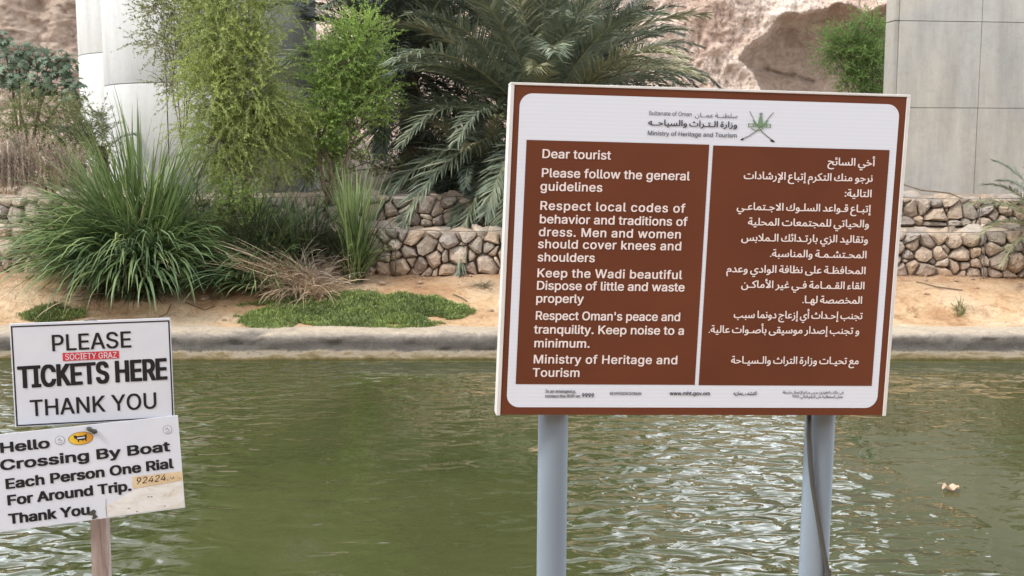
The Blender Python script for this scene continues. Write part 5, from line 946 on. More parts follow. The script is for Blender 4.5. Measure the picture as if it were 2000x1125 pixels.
def stone(poly, parent, frame, rg, bulge=0.09, mat_=M_stone):
    P = []
    n = len(poly); c_ = np.mean(poly, 0); A = _area(poly); sz = math.sqrt(A)
    for i in range(n):
        a_, b_, d_ = np.array(poly[i - 1]), np.array(poly[i]), np.array(poly[(i + 1) % n])
        if np.hypot(*(b_ - a_)) < 0.05 * sz: continue
        k = rg.uniform(0.12, 0.28)
        P.append(b_ + (a_ - b_) * k); P.append(b_ + (d_ - b_) * k)
    P = np.array(P) if len(P) >= 6 else np.array(poly)
    if len(P) > 12: P = P[::2]
    m = len(P); d = P - c_; r = np.hypot(*d.T)[:, None]
    gap = rg.uniform(0.000, 0.011)
    V = []; F = []
    hh_ = bulge * rg.uniform(0.5, 1.25) * min(1, sz / 0.22)
    tx, tz = rg.uniform(-0.35, 0.35, 2); off = rg.uniform(-0.035, 0.03)
    for sc, dy in ((0.94, 0.10), (1.0, 0.01), (rg.uniform(0.78, 0.90), -0.60 * hh_), (rg.uniform(0.38, 0.66), -hh_)):
        rr = r * sc - gap
        q = c_ + d / np.maximum(r, 1e-6) * np.maximum(rr, 0.005) * (1 + rg.uniform(-0.07, 0.07, (m, 1)) * (1 if dy < 0 else 0.5))
        y = (off if dy < 0.05 else 0) + dy + rg.uniform(-0.14, 0.14, m) * hh_ + (q[:, 0] - c_[0]) * tx * (dy < 0) + (q[:, 1] - c_[1]) * tz * (dy < 0)
        V += [frame(q[i, 0], y[i], q[i, 1]) for i in range(m)]
    V.append(frame(c_[0], off - hh_ * rg.uniform(0.9, 1.1), c_[1]))
    for k in range(3):
        for i in range(m):
            j = (i + 1) % m; F.append([k * m + i, k * m + j, (k + 1) * m + j, (k + 1) * m + i])
    for i in range(m): F.append([3 * m + i, 3 * m + (i + 1) % m, 4 * m])
    return mesh_np("stone", V, F, mat_, parent)


def gabion(name, x0, x1, yf, yb, z0, z1, label, seed, nf, nt, seams):
    root = tag(empty(name, ((x0 + x1) / 2, yf, z0)), label, "gabion wall")
    ox = -(x1 - x0) / 2; rg = np.random.default_rng(seed); w = x1 - x0; h = z1 - z0; dp = yb - yf
    k = MB(); k.box(ox, -ox, 0.09, dp, -0.15, h - 0.07); k.build("core", M_core, root)
    wob = lambda x: 0.05 * math.sin(x * 1.1 + seed) + 0.03 * math.sin(x * 2.7)
    for poly in cells(w, h, nf, seed): stone(poly, root, lambda a_, y_, b_: (ox + a_, y_ + wob(a_), b_ * (1 + 0.05 * math.sin(a_ * 1.3 + seed))), rg, 0.115)
    for poly in cells(w, dp, nt, seed + 1): stone(poly, root, lambda a_, y_, b_: (ox + a_, b_ + wob(a_), h * (1 + 0.05 * math.sin(a_ * 1.3 + seed)) - 0.035 - y_), rg, 0.06)
    wm = MB()
    cell = 0.13; y_ = -0.095
    for i in range(int(w / cell)):
        for j in range(int(h / (cell * 1.5)) + 1):
            a0 = ox + (i + (0.5 if j % 2 else 0)) * cell; b0 = j * cell * 1.5
            P_ = [(a0, b0), (a0 + cell / 2, b0 + cell * 0.5), (a0 + cell / 2, b0 + cell * 1.5)]
            for (pa, pb), (qa, qb) in (((P_[0]), (P_[1])), ((P_[1]), (a0 + cell, b0)), ((P_[1]), (P_[2]))):
                if qb < h and pb < h and qa < -ox: wm.tube([(pa, y_ + wob(pa - ox), pb), (qa, y_ + wob(qa - ox), qb)], 0.0016, 3, False)
    for s_ in seams:
        wm.tube([(s_ - (x0 + x1) / 2, y_ - 0.01 + wob(s_ - x0), zz) for zz in (0, h * 0.5, h + 0.01)], 0.010, 5)
    wm.tube([(ox + i * 0.25, y_ + 0.005 + wob(i * 0.25), h * (1 + 0.05 * math.sin(i * 0.25 * 1.3 + seed))) for i in range(int(w / 0.25) + 1)], 0.006, 5)
    tag(wm.build("wire_mesh", M_wire, root), kind="stuff")
    return root


gabion("gabion_wall", -10.4, 2.0, 19.35, 20.15, 0.88, 1.72, "lower long wall of caged stones behind the dry heap and grass clumps, left of the brown sign", 11, 222, 72, [-6.1, -2.0])
gabion("gabion_wall", 2.02, 10.6, 19.30, 20.15, 0.88, 1.70, "lower wall of caged stones on the sand at the right edge beside the brown sign", 23, 160, 70, [4.1, 8.05])
gabion("gabion_wall", -10.4, 2.0, 20.30, 21.10, 1.70, 2.24, "upper set-back tier of caged stones under the date palm, left of the brown sign", 35, 165, 72, [-5.0, -1.0])
gabion("gabion_wall", 2.02, 10.6, 20.30, 21.10, 1.70, 2.22, "upper set-back tier of caged stones at the foot of the square grey pier", 47, 112, 70, [8.35])

# ------------------------------------------------------------------ vegetation tools
def norm(a): return a / np.maximum(np.linalg.norm(a, axis=-1, keepdims=True), 1e-9)


def blades(name, mat_, parent, base, az, lean, bend, L, W, seg=6, floor=None, power=1.4, twist=0.5):
    n = len(base); s = np.linspace(0, 1, seg + 1)
    th = lean[:, None] + bend[:, None] * s[None, :] ** power
    dl = (L / seg)[:, None]
    tm = 0.5 * (th[:, 1:] + th[:, :-1])
    rx = np.concatenate([np.zeros((n, 1)), np.cumsum(np.sin(tm) * dl, 1)], 1)
    rz = np.concatenate([np.zeros((n, 1)), np.cumsum(np.cos(tm) * dl, 1)], 1)
    ca, sa = np.cos(az)[:, None], np.sin(az)[:, None]
    P = np.stack([base[:, :1] + rx * ca, base[:, 1:2] + rx * sa, base[:, 2:3] + rz], -1)
    if floor is not None: P[..., 2] = np.maximum(P[..., 2], floor(P[..., 0], P[..., 1]) + 0.012 + 0.03 * RNG.random((n, 1)))
    tw = RNG.uniform(-twist, twist, n)[:, None]
    side = np.stack([-sa * np.cos(tw) + 0 * s, ca * np.cos(tw) + 0 * s, np.sin(tw) + 0 * s], -1)
    w = W[:, None] * np.minimum(1, 3.2 * (1 - s) ** 0.9 + 0.06) * (0.65 + 0.35 * np.minimum(1, s * 5)) * 0.5
    V = np.stack([P - side * w[..., None], P + side * w[..., None]], 2).reshape(-1, 3)
    k = (np.arange(n)[:, None] * (seg + 1) + np.arange(seg)[None, :]).ravel() * 2
    F = np.stack([k, k + 1, k + 3, k + 2], 1)
    return mesh_np(name, V, F, mat_, parent)


def leaf_quads(P, D, L, W, rng=RNG):
    n = len(P); D = norm(D); r = norm(rng.normal(size=(n, 3))); S = norm(np.cross(D, r))
    L = np.broadcast_to(L, (n,))[:, None]; W = np.broadcast_to(W, (n,))[:, None]
    V = np.stack([P, P + D * L * 0.5 + S * W * 0.5, P + D * L, P + D * L * 0.5 - S * W * 0.5], 1).reshape(-1, 3)
    k = np.arange(n)[:, None] * 4
    return V, np.concatenate([k, k + 1, k + 2, k + 3], 1)


def twig_lines(starts, dirs, L, seg, droop, wig=0.15):
    n = len(starts); P = [starts]; d = norm(dirs)
    for i in range(seg):
        d = norm(d + np.array([0, 0, -1.0]) * droop / seg + RNG.normal(size=(n, 3)) * wig)
        P.append(P[-1] + d * (L / seg)[:, None])
    return np.stack(P, 1)          # n, seg+1, 3


def leaves_on(T, per_seg, L, W, spread=0.9, keep=1.0):
    n, m, _ = T.shape; out_p = []; out_d = []
    for i in range(m - 1):
        a = T[:, i]; b_ = T[:, i + 1]; t_ = norm(b_ - a)
        for j in range(per_seg):
            f = RNG.random((n, 1)); q = a + (b_ - a) * f
            side = norm(np.cross(t_, norm(RNG.normal(size=(n, 3))))); d = t_ * 0.8 + side * spread
            k = RNG.random(n) < keep; out_p.append(q[k]); out_d.append(d[k])
    P = np.concatenate(out_p); D = np.concatenate(out_d)
    return leaf_quads(P, D, L * RNG.uniform(0.6, 1.3, len(P)), W * RNG.uniform(0.7, 1.2, len(P)))


def ribbons(T, w):
    n, m, _ = T.shape; t_ = np.gradient(T, axis=1); s_ = norm(np.cross(t_, np.array([0.2, -1.0, 0.15])))
    ww = w * np.linspace(1, 0.35, m)[None, :, None] * 0.5
    V = np.stack([T - s_ * ww, T + s_ * ww], 2).reshape(-1, 3)
    k = (np.arange(n)[:, None] * m + np.arange(m - 1)[None, :]).ravel() * 2
    return V, np.stack([k, k + 1, k + 3, k + 2], 1)


def join(*vf):
    V = []; F = []; n = 0
    for v, f in vf: V.append(v); F.append(f + n); n += len(v)
    return np.concatenate(V), np.concatenate(F)


def branch(mb, a, b_, r0, r1, sag=0.1, n=6, sides=6):
    a = np.array(a); b_ = np.array(b_); mid = np.array([RNG.normal() * 0.06, RNG.normal() * 0.06, sag]) * np.linalg.norm(b_ - a)
    pts = [a * (1 - t_) + b_ * t_ + mid * 4 * t_ * (1 - t_) for t_ in np.linspace(0, 1, n)]
    mb.tube(pts, [r0 + (r1 - r0) * t_ for t_ in np.linspace(0, 1, n)], sides)
    return pts


def feathery(name, label, cat, base, lobes, tw_n, tw_L, leaf, mats, droop, up, ribbon=0.006, per=5, seg=7, wig=0.16, trunk_r=0.07, forks=3, hang=0.0):
    """lobes: (point, radii, share).  twigs start inside each lobe and run outwards and down"""
    base = np.array(base); root = tag(empty(name, base), label, cat)
    mb = MB(); tops = []
    for k in range(forks):
        a = RNG.uniform(0, 2 * math.pi); c_ = np.mean([np.array(l[0]) for l in lobes], 0) - base
        e = c_ * RNG.uniform(0.4, 0.65) + np.array([math.cos(a), math.sin(a) * 0.6, 0]) * 0.3
        branch(mb, (0.05 * k, 0, -0.08), e, trunk_r, trunk_r * 0.55, 0.02); tops.append(e)
    T = []
    tot = sum(l[2] for l in lobes)
    for c_, rad, share in lobes:
        c_ = np.array(c_) - base; rad = np.array(rad)
        e = min(tops, key=lambda q: np.linalg.norm(q - c_)); branch(mb, e, c_, trunk_r * 0.45, trunk_r * 0.2, 0.05)
        n = int(tw_n * share / tot); q = norm(RNG.normal(size=(n, 3))) * (RNG.random((n, 1)) ** 0.45)
        st = c_ + q * rad * 0.85
        d = q * 0.9 + np.array([0, 0, up]) + RNG.normal(size=(n, 3)) * 0.35
        T.append(twig_lines(st, d, tw_L * RNG.uniform(0.5, 1.25, n), seg, droop + hang * RNG.random(), wig))
        for i in range(0, n, max(1, n // 14)):
            branch(mb, c_, st[i], trunk_r * 0.16, 0.006, 0.05, 5, 4)
    mb.build("trunk", M_bark, root, True)
    T = np.concatenate(T)
    V, F = leaves_on(T, per, leaf[0], leaf[1])
    # darker inner clumps come from depth, paler leaves from the leaf's own tint
    mesh_np("crown", V, F, mats[0], root)
    V, F = ribbons(T, ribbon); mesh_np("twigs", V, F, mats[1], root)
    return root


# ------------------------------------------------------------------ date palms
def frond_mesh(name, L, lean, bend, ll, lw, n, mat_, seed, dry=0.0):
    """rachis along +X, gravity along -Z; returns one mesh: rib and leaflets"""
    rg = np.random.default_rng(seed); m = 14; s = np.linspace(0, 1, m)
    th = lean + bend * s ** 1.6; dl = L / (m - 1)
    px = np.concatenate([[0], np.cumsum(np.sin(0.5 * (th[1:] + th[:-1])) * dl)]); pz = np.concatenate([[0], np.cumsum(np.cos(0.5 * (th[1:] + th[:-1])) * dl)])
    py = 0.10 * L * (s ** 2) * rg.uniform(-1, 1)
    mb = MB(); mb.tube(list(zip(px, py, pz)), [0.022 * (1 - 0.85 * t_) * (L / 3) ** 0.5 for t_ in s], 4)
    nrib = len(mb.f)
    u = np.linspace(0.14, 1.0, n); P0 = np.stack([np.interp(u, s, px), np.interp(u, s, py), np.interp(u, s, pz)], 1)
    tt = np.interp(u, s, th); T = np.stack([np.sin(tt), 0 * tt, np.cos(tt)], 1); Nn = np.stack([-np.cos(tt), 0 * tt, np.sin(tt)], 1)
    V = list(mb.v); F = list(mb.f); B = np.array([0, 1.0, 0])
    for side in (-1, 1):
        a = np.radians(64 - 40 * u + rg.normal(0, 5, n)); v_up = rg.uniform(-0.15, 0.65, n)
        d = T * np.cos(a)[:, None] + B * side * np.sin(a)[:, None] + Nn * (v_up * np.sin(a))[:, None]; d = norm(d)
        ln = ll * np.clip(0.55 + 1.6 * u, 0, 1) * np.clip(1.35 - 0.75 * u ** 2, 0.3, 1) * rg.uniform(0.8, 1.12, n)
        g = np.array([0, 0, -1.0]); p1 = P0 + d * (ln * 0.5)[:, None]; d2 = norm(d + g * (rg.uniform(0.1, 0.5, n) + dry)[:, None]); p2 = p1 + d2 * (ln * 0.5)[:, None]
        w = norm(np.cross(d, Nn)) * (lw * rg.uniform(0.8, 1.15, n) * 0.5)[:, None]; w = norm(w + Nn * rg.uniform(-0.01, 0.01, (n, 1))) * lw * 0.5
        for i in range(n):
            k = len(V); V += [tuple(P0[i] - w[i] * 0.5), tuple(P0[i] + w[i] * 0.5), tuple(p1[i] + w[i]), tuple(p1[i] - w[i]), tuple(p2[i])]
            F += [[k, k + 1, k + 2, k + 3], [k + 3, k + 2, k + 4]]
    me = bpy.data.meshes.new(name); me.from_pydata([tuple(map(float, v)) for v in V], [], F)
    me.materials.append(mat_); me.materials.append(M_rachis)
    me.polygons.foreach_set("material_index", np.array([1] * nrib + [0] * (len(F) - nrib), dtype=np.int32)); me.update()
    return me


FR = {}
for ki, (mname, mt) in enumerate((("green", M_palm), ("pale", M_palmy), ("dark", M_palmd), ("dry", M_palmdry))):
    for li, (lean, bend) in enumerate(((6, 32), (16, 55), (32, 62), (50, 62), (70, 66), (95, 55), (115, 45))):
        FR[mname, li] = frond_mesh("frond", 3.2, R(lean), R(bend), 0.52, 0.029, 104, mt, 100 + ki * 10 + li, 0.5 if mname == "dry" else 0.0)


def palm(loc, label, spec, scale, trunk_h, trunk_r=0.17, group=None):
    root = tag(empty("date_palm", loc), label, "date palm", group)
    tm = MB(); m = 12
    tm.tube([(0.02 * math.sin(i), 0, -0.2 + (trunk_h + 0.2) * i / m) for i in range(m + 1)], [trunk_r * (1.08 if i % 2 else 0.94) for i in range(m + 1)], 10)
    for i in range(int(trunk_h * 34)):      # cut frond stubs
        a = i * 2.4; z = (i + 0.5) / 34 - 0.05; r = trunk_r
        tm.tube([(r * 0.8 * math.cos(a), r * 0.8 * math.sin(a), z), (r * 1.35 * math.cos(a), r * 1.35 * math.sin(a), z + 0.10)], [0.045, 0.028], 4)
    tm.build("trunk", M_ptrunk, root)
    for (kind, li, az, sc) in spec:
        o = bpy.data.objects.new("frond", FR[kind, li]); COL.objects.link(o); o.parent = root
        o.location = (0.10 * math.cos(R(az)), 0.10 * math.sin(R(az)), trunk_h - 0.10 * (li / 3))
        o.rotation_euler = (R(random.uniform(-14, 14)), 0, R(az)); s_ = sc * scale; o.scale = (s_, s_, s_)
    return root


def crown(kinds, counts, seed, az0=0):
    rg = random.Random(seed); sp = []
    for li, n in enumerate(counts):
        for k in range(n):
            sp.append((rg.choice(kinds), li, az0 + 360 * (k + 0.5 * (li % 2)) / n + rg.uniform(-14, 14), rg.uniform(0.85, 1.12)))
    return sp


q = at(1050, 235, 22.0)
gz = float(ground_z(q[0], 22.0))
spec = crown(["green", "green", "green", "green", "green", "pale"], [13, 17, 18, 19, 18, 17, 12], 4, 10)
palm((q[0], 22.0, gz), "big grey-green date palm fanning out right behind the top left corner of the brown sign", spec, 1.12, q[2] - gz, 0.2)
q = at(955, 330, 21.2)
gz = float(ground_z(q[0], 21.2))
spec = crown(["pale", "green", "dark", "dark"], [0, 3, 6, 9, 10, 9, 5], 9, 30)
palm((q[0], 21.6, gz), "low drooping pale date palm hanging over the stone wall left of the brown sign", spec, 0.66, max(0.5, q[2] - gz), 0.15)
q = at(800, 120, 24.5)
gz = float(ground_z(q[0], 24.5))
spec = crown(["dark", "dark", "green"], [10, 14, 18, 18, 16, 14, 8], 15, 0)
palm((q[0], 24.5, gz), "dark shaded date palm farther back between the round pier and the big palm", spec, 1.15, q[2] - gz, 0.2)
q = at(1170, 140, 25.5)
gz = float(ground_z(q[0], 25.5))
spec = crown(["dark", "green"], [3, 5, 7, 8, 8, 5, 0], 19, 20)
palm((q[0], 25.5, gz), "dim date palm behind the top of the brown sign, in front of the pink cliff", spec, 0.78, q[2] - gz, 0.18)
q = at(200, 285, 22.4)
gz = float(ground_z(q[0], 22.4))
spec = [("dark", 3, 150, 1.0), ("dark", 4, 170, 0.95), ("green", 2, 160, 1.0), ("green", 3, 205, 1.0), ("dark", 4, 210, 0.9), ("dark", 5, 185, 0.9), ("dark", 2, 120, 0.9), ("green", 3, 250, 0.8), ("dark", 4, 265, 0.8), ("dark", 3, 60, 0.7), ("dark", 1, 200, 0.9)]
palm((q[0], 22.4, gz), "small date palm whose fronds cross the pale pier strip left of the tall grass", spec, 0.50, q[2] - gz, 0.09)
q = at(2052, 470, 19.0)
gz = float(ground_z(q[0], 19.0))
spec = crown(["pale", "green"], [1, 4, 6, 7, 6, 3, 0], 27, 12)
palm((at(2075, 0, 19.05)[0], 19.05, gz), "small date palm in front of the caged stones, its fronds entering at the right edge", spec, 0.40, 1.05, 0.12)

# ------------------------------------------------------------------ the two light green trees
def lobes_px(L, Y):
    out = []
    for (u, v, ru, rv, dy, sh) in L:
        c_ = at(u, v, Y + dy); k = (Y + dy) / FPX
        out.append((c_, (ru * k, 0.75 * (ru + rv) * 0.5 * k, rv * k), sh))
    return out


Y1 = 19.6
bx = at(480, 520, Y1)[0]
feathery("feathery_tree", "tall feathery yellow-green tree with drooping twigs in front of the round pier", "tree",
         (bx, Y1, float(ground_z(bx, Y1 - 0.4))),
         lobes_px([(440, 5, 75, 50, 0, 1.1), (420, 85, 55, 60, -0.2, 1.0), (488, 95, 55, 60, 0.1, 1.0), (415, 175, 50, 60, -0.3, 1.0), (495, 200, 70, 65, 0, 1.4), (430, 270, 60, 60, -0.2, 1.1), (515, 270, 55, 60, 0.1, 1.0), (465, 340, 50, 45, 0, 0.6), (555, 245, 35, 35, 0.2, 0.35), (520, 15, 30, 30, 0.3, 0.2), (420, -90, 140, 80, 0.2, 1.2)], Y1),
         2600, 0.66, (0.042, 0.014), (M_feather, M_twig), 0.95, 0.45, 0.007, 8, 7, 0.17, 0.06, 3, 0.6)
feathery("thin_branched_shrub", "airy small-leaved boughs spreading over the pale round pier, left of the feathery tree", "shrub",
         (at(455, 520, 19.9)[0], 19.25, float(ground_z(at(455, 520, 19.9)[0], 19.25))),
         lobes_px([(340, 20, 60, 55, 0, 1), (325, 75, 55, 40, 0, 1), (300, 10, 40, 40, 0, 0.5), (360, 120, 45, 50, 0, 0.9), (335, 170, 30, 30, 0, 0.25), (380, 40, 40, 50, 0, 0.7)], 19.9),
         460, 0.50, (0.040, 0.018), (M_olive, M_twig), 0.35, 0.3, 0.007, 4, 6, 0.2, 0.022, 2)
Y2 = 20.3
bx2 = at(640, 430, Y2)[0]
feathery("bright_green_tree", "bright green fine-leaved tree between the feathery tree and the dark palm", "tree",
         (bx2, 20.15, 2.2),
         lobes_px([(690, 90, 55, 45, 0, 1.0), (660, 135, 60, 50, 0, 1.0), (720, 175, 50, 40, 0, 0.8), (655, 190, 45, 50, 0.1, 0.9), (680, 225, 65, 40, 0, 0.9), (620, 260, 55, 50, 0.1, 0.8), (650, 300, 50, 35, 0.1, 0.5), (715, 60, 25, 25, 0, 0.2)], Y2),
         1250, 0.58, (0.042, 0.018), (M_bright, M_twig), 0.25, 0.35, 0.006, 8, 6, 0.18, 0.05, 3)
feathery("dark_undergrowth_bush", "dark shaded bush under the drooping palm fronds above the upper stone tier", "bush",
         (at(850, 360, 22.0)[0], 22.0, 2.15),
         lobes_px([(800, 335, 50, 22, 0, 0.8), (850, 340, 50, 28, 0, 1.0), (900, 335, 50, 32, 0, 1.0), (870, 290, 45, 35, 0.3, 0.9), (950, 330, 45, 40, 0, 1.0), (800, 290, 35, 30, 0.4, 0.6)], 22.0),
         650, 0.36, (0.055, 0.018), (M_palmd, M_bark), 0.3, 0.3, 0.008, 6, 5, 0.2, 0.03, 2)
feathery("green_bush", "low green bush under the bright tree, at the lip of the upper stone tier", "bush",
         (at(620, 350, 21.6)[0], 21.6, 2.15),
         lobes_px([(640, 305, 50, 28, 0, 1.0), (580, 330, 45, 28, 0, 1.0), (720, 318, 50, 22, 0, 0.8), (560, 280, 45, 40, 0.2, 0.9), (790, 330, 45, 22, 0.2, 0.7)], 21.6),
         420, 0.34, (0.042, 0.014), (M_olive, M_twig), 0.25, 0.3, 0.006, 5, 5, 0.2, 0.03, 2)
feathery("leafy_sprout_bush", "fresh green fine-leaved bush growing at the foot of the feathery tree", "bush",
         (at(500, 500, 18.95)[0], 18.95, float(ground_z(at(500, 500, 18.95)[0], 18.95))),
         lobes_px([(450, 385, 45, 35, 0, 1.0), (430, 440, 40, 25, 0, 0.7), (490, 430, 40, 40, 0.1, 0.9), (540, 480, 35, 25, -0.1, 0.5), (480, 480, 35, 20, 0, 0.4)], 19.0),
         420, 0.30, (0.038, 0.012), (M_bright, M_twig), 0.4, 0.3, 0.005, 5, 5, 0.18, 0.025, 2)
Y3 = 27.3
feathery("cave_bush", "green hanging bush in front of the brown cave hollow beside the square pier", "bush",
         (at(1690, 300, Y3)[0], Y3, float(ground_z(8.7, Y3))),
         lobes_px([(1680, 100, 45, 40, 0, 1.2), (1640, 95, 40, 25, 0, 0.7), (1700, 60, 35, 25, 0, 0.5), (1710, 140, 35, 40, 0, 1.0), (1670, 150, 30, 25, 0, 0.5), (1720, 190, 40, 40, 0, 0.8), (1680, 230, 40, 40, 0, 0.6)], Y3),
         1000, 0.60, (0.055, 0.020), (M_cavebush, M_twig), 0.15, 0.15, 0.008, 6, 6, 0.17, 0.05, 2)

# ------------------------------------------------------------------ left background shrubs
def star_leaves(name, mat_, parent, P, D, size, rng):
    n = len(P); V = []; F = []
    Nn = norm(D); a = norm(np.cross(Nn, rng.normal(size=(n, 3)))); b_ = np.cross(Nn, a)
    k = 14; ang_ = np.linspace(0, 2 * np.pi, k, endpoint=False)
    rr = np.where(np.arange(k) % 2 == 0, 1.0, 0.42)
    for i in range(n):
        s_ = size * rng.uniform(0.6, 1.25); n0 = len(V)
        V.append(P[i])
        for j in range(k): V.append(P[i] + (a[i] * math.cos(ang_[j]) + b_[i] * math.sin(ang_[j])) * rr[j] * s_ - Nn[i] * s_ * 0.25 * rr[j])
        F += [[n0, n0 + 1 + j, n0 + 1 + (j + 1) % k] for j in range(k)]
    return mesh_np(name, np.array(V), np.array(F), mat_, parent)


def broad_bush(name, label, Y, lobes, n, size, mat_, seed, cat="shrub"):
    rg = np.random.default_rng(seed); L = lobes_px(lobes, Y); c0 = L[0][0]
    gz_ = float(ground_z(c0[0], Y)); root = tag(empty(name, (c0[0], Y, gz_)), label, cat); base = np.array([c0[0], Y, gz_])
    mb = MB(); P = []; D = []
    tot = sum(l[2] for l in L)
    for c_, rad, sh in L:
        m = int(n * sh / tot); q_ = norm(rg.normal(size=(m, 3))) * rg.random((m, 1)) ** 0.4
        p_ = c_ - base + q_ * np.array(rad); P.append(p_); D.append(q_ + np.array([0, -0.5, 0.7]) + rg.normal(size=(m, 3)) * 0.4)
        branch(mb, (rg.uniform(-.1, .1), 0, -0.05), c_ - base, 0.03, 0.012)
        for i in range(0, m, 3): branch(mb, c_ - base, p_[i], 0.008, 0.004, 0.08, 4, 4)
    mb.build("stems", M_bark, root); star_leaves("leaves", mat_, root, np.concatenate(P), np.concatenate(D), size, rg)


broad_bush("broadleaf_shrub", "dark shrub of lobed leaves against the brown cliff at the left edge", 21.9, [(40, 110, 60, 32, 0, 1.2), (110, 125, 50, 28, 0, 1.0), (10, 150, 50, 30, -0.2, 0.8), (80, 165, 60, 35, 0, 1.2), (140, 180, 30, 35, 0, 0.5), (5, 80, 18, 25, 0, 0.3), (-40, 130, 60, 50, 0, 0.8)], 620, 0.095, M_broad, 3)
feathery("olive_shrub", "olive tangled shrub below the lobed-leaf shrub, behind the dry plumes", "shrub",
         (at(90, 300, 21.4)[0], 21.4, 2.1),
         lobes_px([(60, 215, 60, 40, 0, 1), (130, 235, 50, 50, 0, 1), (20, 250, 45, 45, 0, 0.8), (180, 260, 45, 55, 0, 1.0), (150, 300, 60, 40, 0, 1.0), (90, 290, 60, 30, 0, 0.8)], 21.4),
         620, 0.40, (0.05, 0.014), (M_olive, M_twig), 0.3, 0.3, 0.006, 5, 6, 0.2, 0.03, 2)

# dry plume reeds
def plumes(name, label, pts, Y, h, seed):
    rg = np.random.default_rng(seed); c_ = at(pts[0][0], pts[0][1], Y); gz_ = float(ground_z(c_[0], Y))
    root = tag(empty(name, (c_[0], Y, gz_)), label, "dry reeds"); base = np.array([c_[0], Y, gz_])
    n = 120; k = rg.integers(0, len(pts), n); st = np.array([at(pts[i][0], pts[i][1], Y) for i in k]) - base
    st += np.stack([rg.normal(0, 0.16, n), rg.normal(0, 0.15, n), 0 * k], 1); st[:, 2] = 0
    T = twig_lines(st, np.stack([rg.normal(0, 0.13, n), rg.normal(0, 0.13, n), np.ones(n)], 1), h * rg.uniform(0.7, 1.15, n), 8, 0.12, 0.05)
    V, F = ribbons(T, 0.008); mesh_np("stalks", V, F, M_straw, root)
    V, F = leaves_on(T[:, 2:], 26, 0.045, 0.014, 0.7); mesh_np("plumes", V, F, M_reed, root)


plumes("dry_plume_reeds", "pinkish dry plume reeds at the left edge above the pale stones", [(0, 320), (25, 320), (50, 318), (-30, 320), (85, 318)], 20.75, 1.15, 5)
plumes("dry_plume_reeds", "small patch of dry plume reeds poking up just left of the tall grass clump", [(115, 320), (140, 318)], 20.9, 0.9, 6)

# ------------------------------------------------------------------ grass clumps
def clump(name, label, u, Y, n, spec, mat_list, cat="grass clump"):
    x = at(u, 500, Y)[0]; gz_ = float(ground_z(x, Y)); root = tag(empty(name, (x, Y, gz_)), label, cat)
    fl = lambda a_, b_: ground_z(a_ + x, b_ + Y) - gz_
    for (frac, azm, azs, l0, l1, b0, b1, L0, L1, w, r, pw, mi_) in spec:
        m = int(n * frac); az = np.radians(RNG.normal(azm, azs, m)); rad = r * np.sqrt(RNG.random(m)); pa = RNG.uniform(0, 2 * np.pi, m)
        base = np.stack([rad * np.cos(pa), rad * np.sin(pa), 0 * rad], 1); base[:, 2] = fl(base[:, 0], base[:, 1])
        blades("blades", mat_list[mi_], root, base, az, np.radians(RNG.uniform(l0, l1, m)), np.radians(RNG.uniform(b0, b1, m)), RNG.uniform(L0, L1, m), w * RNG.uniform(0.7, 1.3, m), 8, fl, pw)
    return root


# azimuth: 180 left, 0 right, 270 towards the viewer
clump("tall_grass_clump", "largest arching grass clump, its blades spilling onto the sand left of centre", 275, 18.75, 2300, [
    (0.46, 190, 38, 14, 54, 50, 112, 1.5, 2.85, 0.034, 0.46, 1.6, 0),
    (0.26, 262, 42, 15, 48, 70, 125, 1.2, 2.3, 0.034, 0.55, 1.6, 1),
    (0.24, 350, 40, 12, 46, 45, 100, 1.2, 2.2, 0.022, 0.38, 1.5, 0),
    (0.16, 120, 60, 8, 35, 40, 90, 1.6, 2.6, 0.022, 0.38, 1.5, 1),
    (0.30, 215, 80, 25, 70, 30, 90, 0.6, 1.5, 0.026, 0.48, 1.3, 2),
    (0.011, 168, 60, 1, 9, 0, 22, 2.3, 3.7, 0.034, 0.18, 1.2, 0),
    (0.07, 10, 40, 6, 30, 4, 34, 1.9, 3.1, 0.032, 0.34, 1.2, 0),
    (0.07, 185, 40, 5, 30, 6, 40, 2.1, 3.3, 0.030, 0.34, 1.2, 0), (0.05, 200, 90, 15, 80, 10, 90, 0.8, 2.2, 0.022, 0.45, 1.4, 3)], [M_blade, M_bladeb, M_bladed, M_straw])
clump("blue_grass_clump", "broad blue-green grass clump leaning left at the foot of the feathery tree", 505, 18.85, 950, [
    (0.55, 200, 30, 30, 62, 40, 85, 1.0, 1.9, 0.026, 0.34, 1.4, 0),
    (0.30, 280, 50, 20, 55, 50, 100, 0.7, 1.4, 0.024, 0.32, 1.4, 0),
    (0.30, 20, 60, 5, 35, 20, 80, 1.0, 1.8, 0.022, 0.32, 1.4, 1),
    (0.20, 90, 80, 5, 25, 10, 60, 1.3, 2.0, 0.020, 0.30, 1.4, 1)], [M_bladeb, M_bladed])
clump("upright_grass_clump", "upright dark grass tuft rising in front of the stone wall, right of the dry heap", 692, 19.0, 300, [
    (0.45, 90, 120, 2, 16, 4, 40, 1.4, 2.2, 0.020, 0.16, 1.5, 0),
    (0.35, 190, 70, 8, 34, 20, 80, 0.8, 1.7, 0.020, 0.18, 1.5, 1),
    (0.30, 350, 50, 8, 34, 30, 90, 0.7, 1.3, 0.018, 0.18, 1.5, 0),
    (0.12, 270, 90, 20, 70, 20, 60, 0.3, 0.7, 0.020, 0.14, 1.5, 2)], [M_blade, M_bladed, M_straw])
clump("grass_tuft", "middle grass tuft between the feathery tree and the upright grass tuft", 590, 19.2, 260, [
    (0.5, 180, 70, 4, 30, 10, 70, 1.0, 1.9, 0.020, 0.22, 1.5, 0),
    (0.5, 10, 60, 4, 34, 20, 80, 0.9, 1.7, 0.020, 0.22, 1.5, 1)], [M_bladeb, M_bladed])
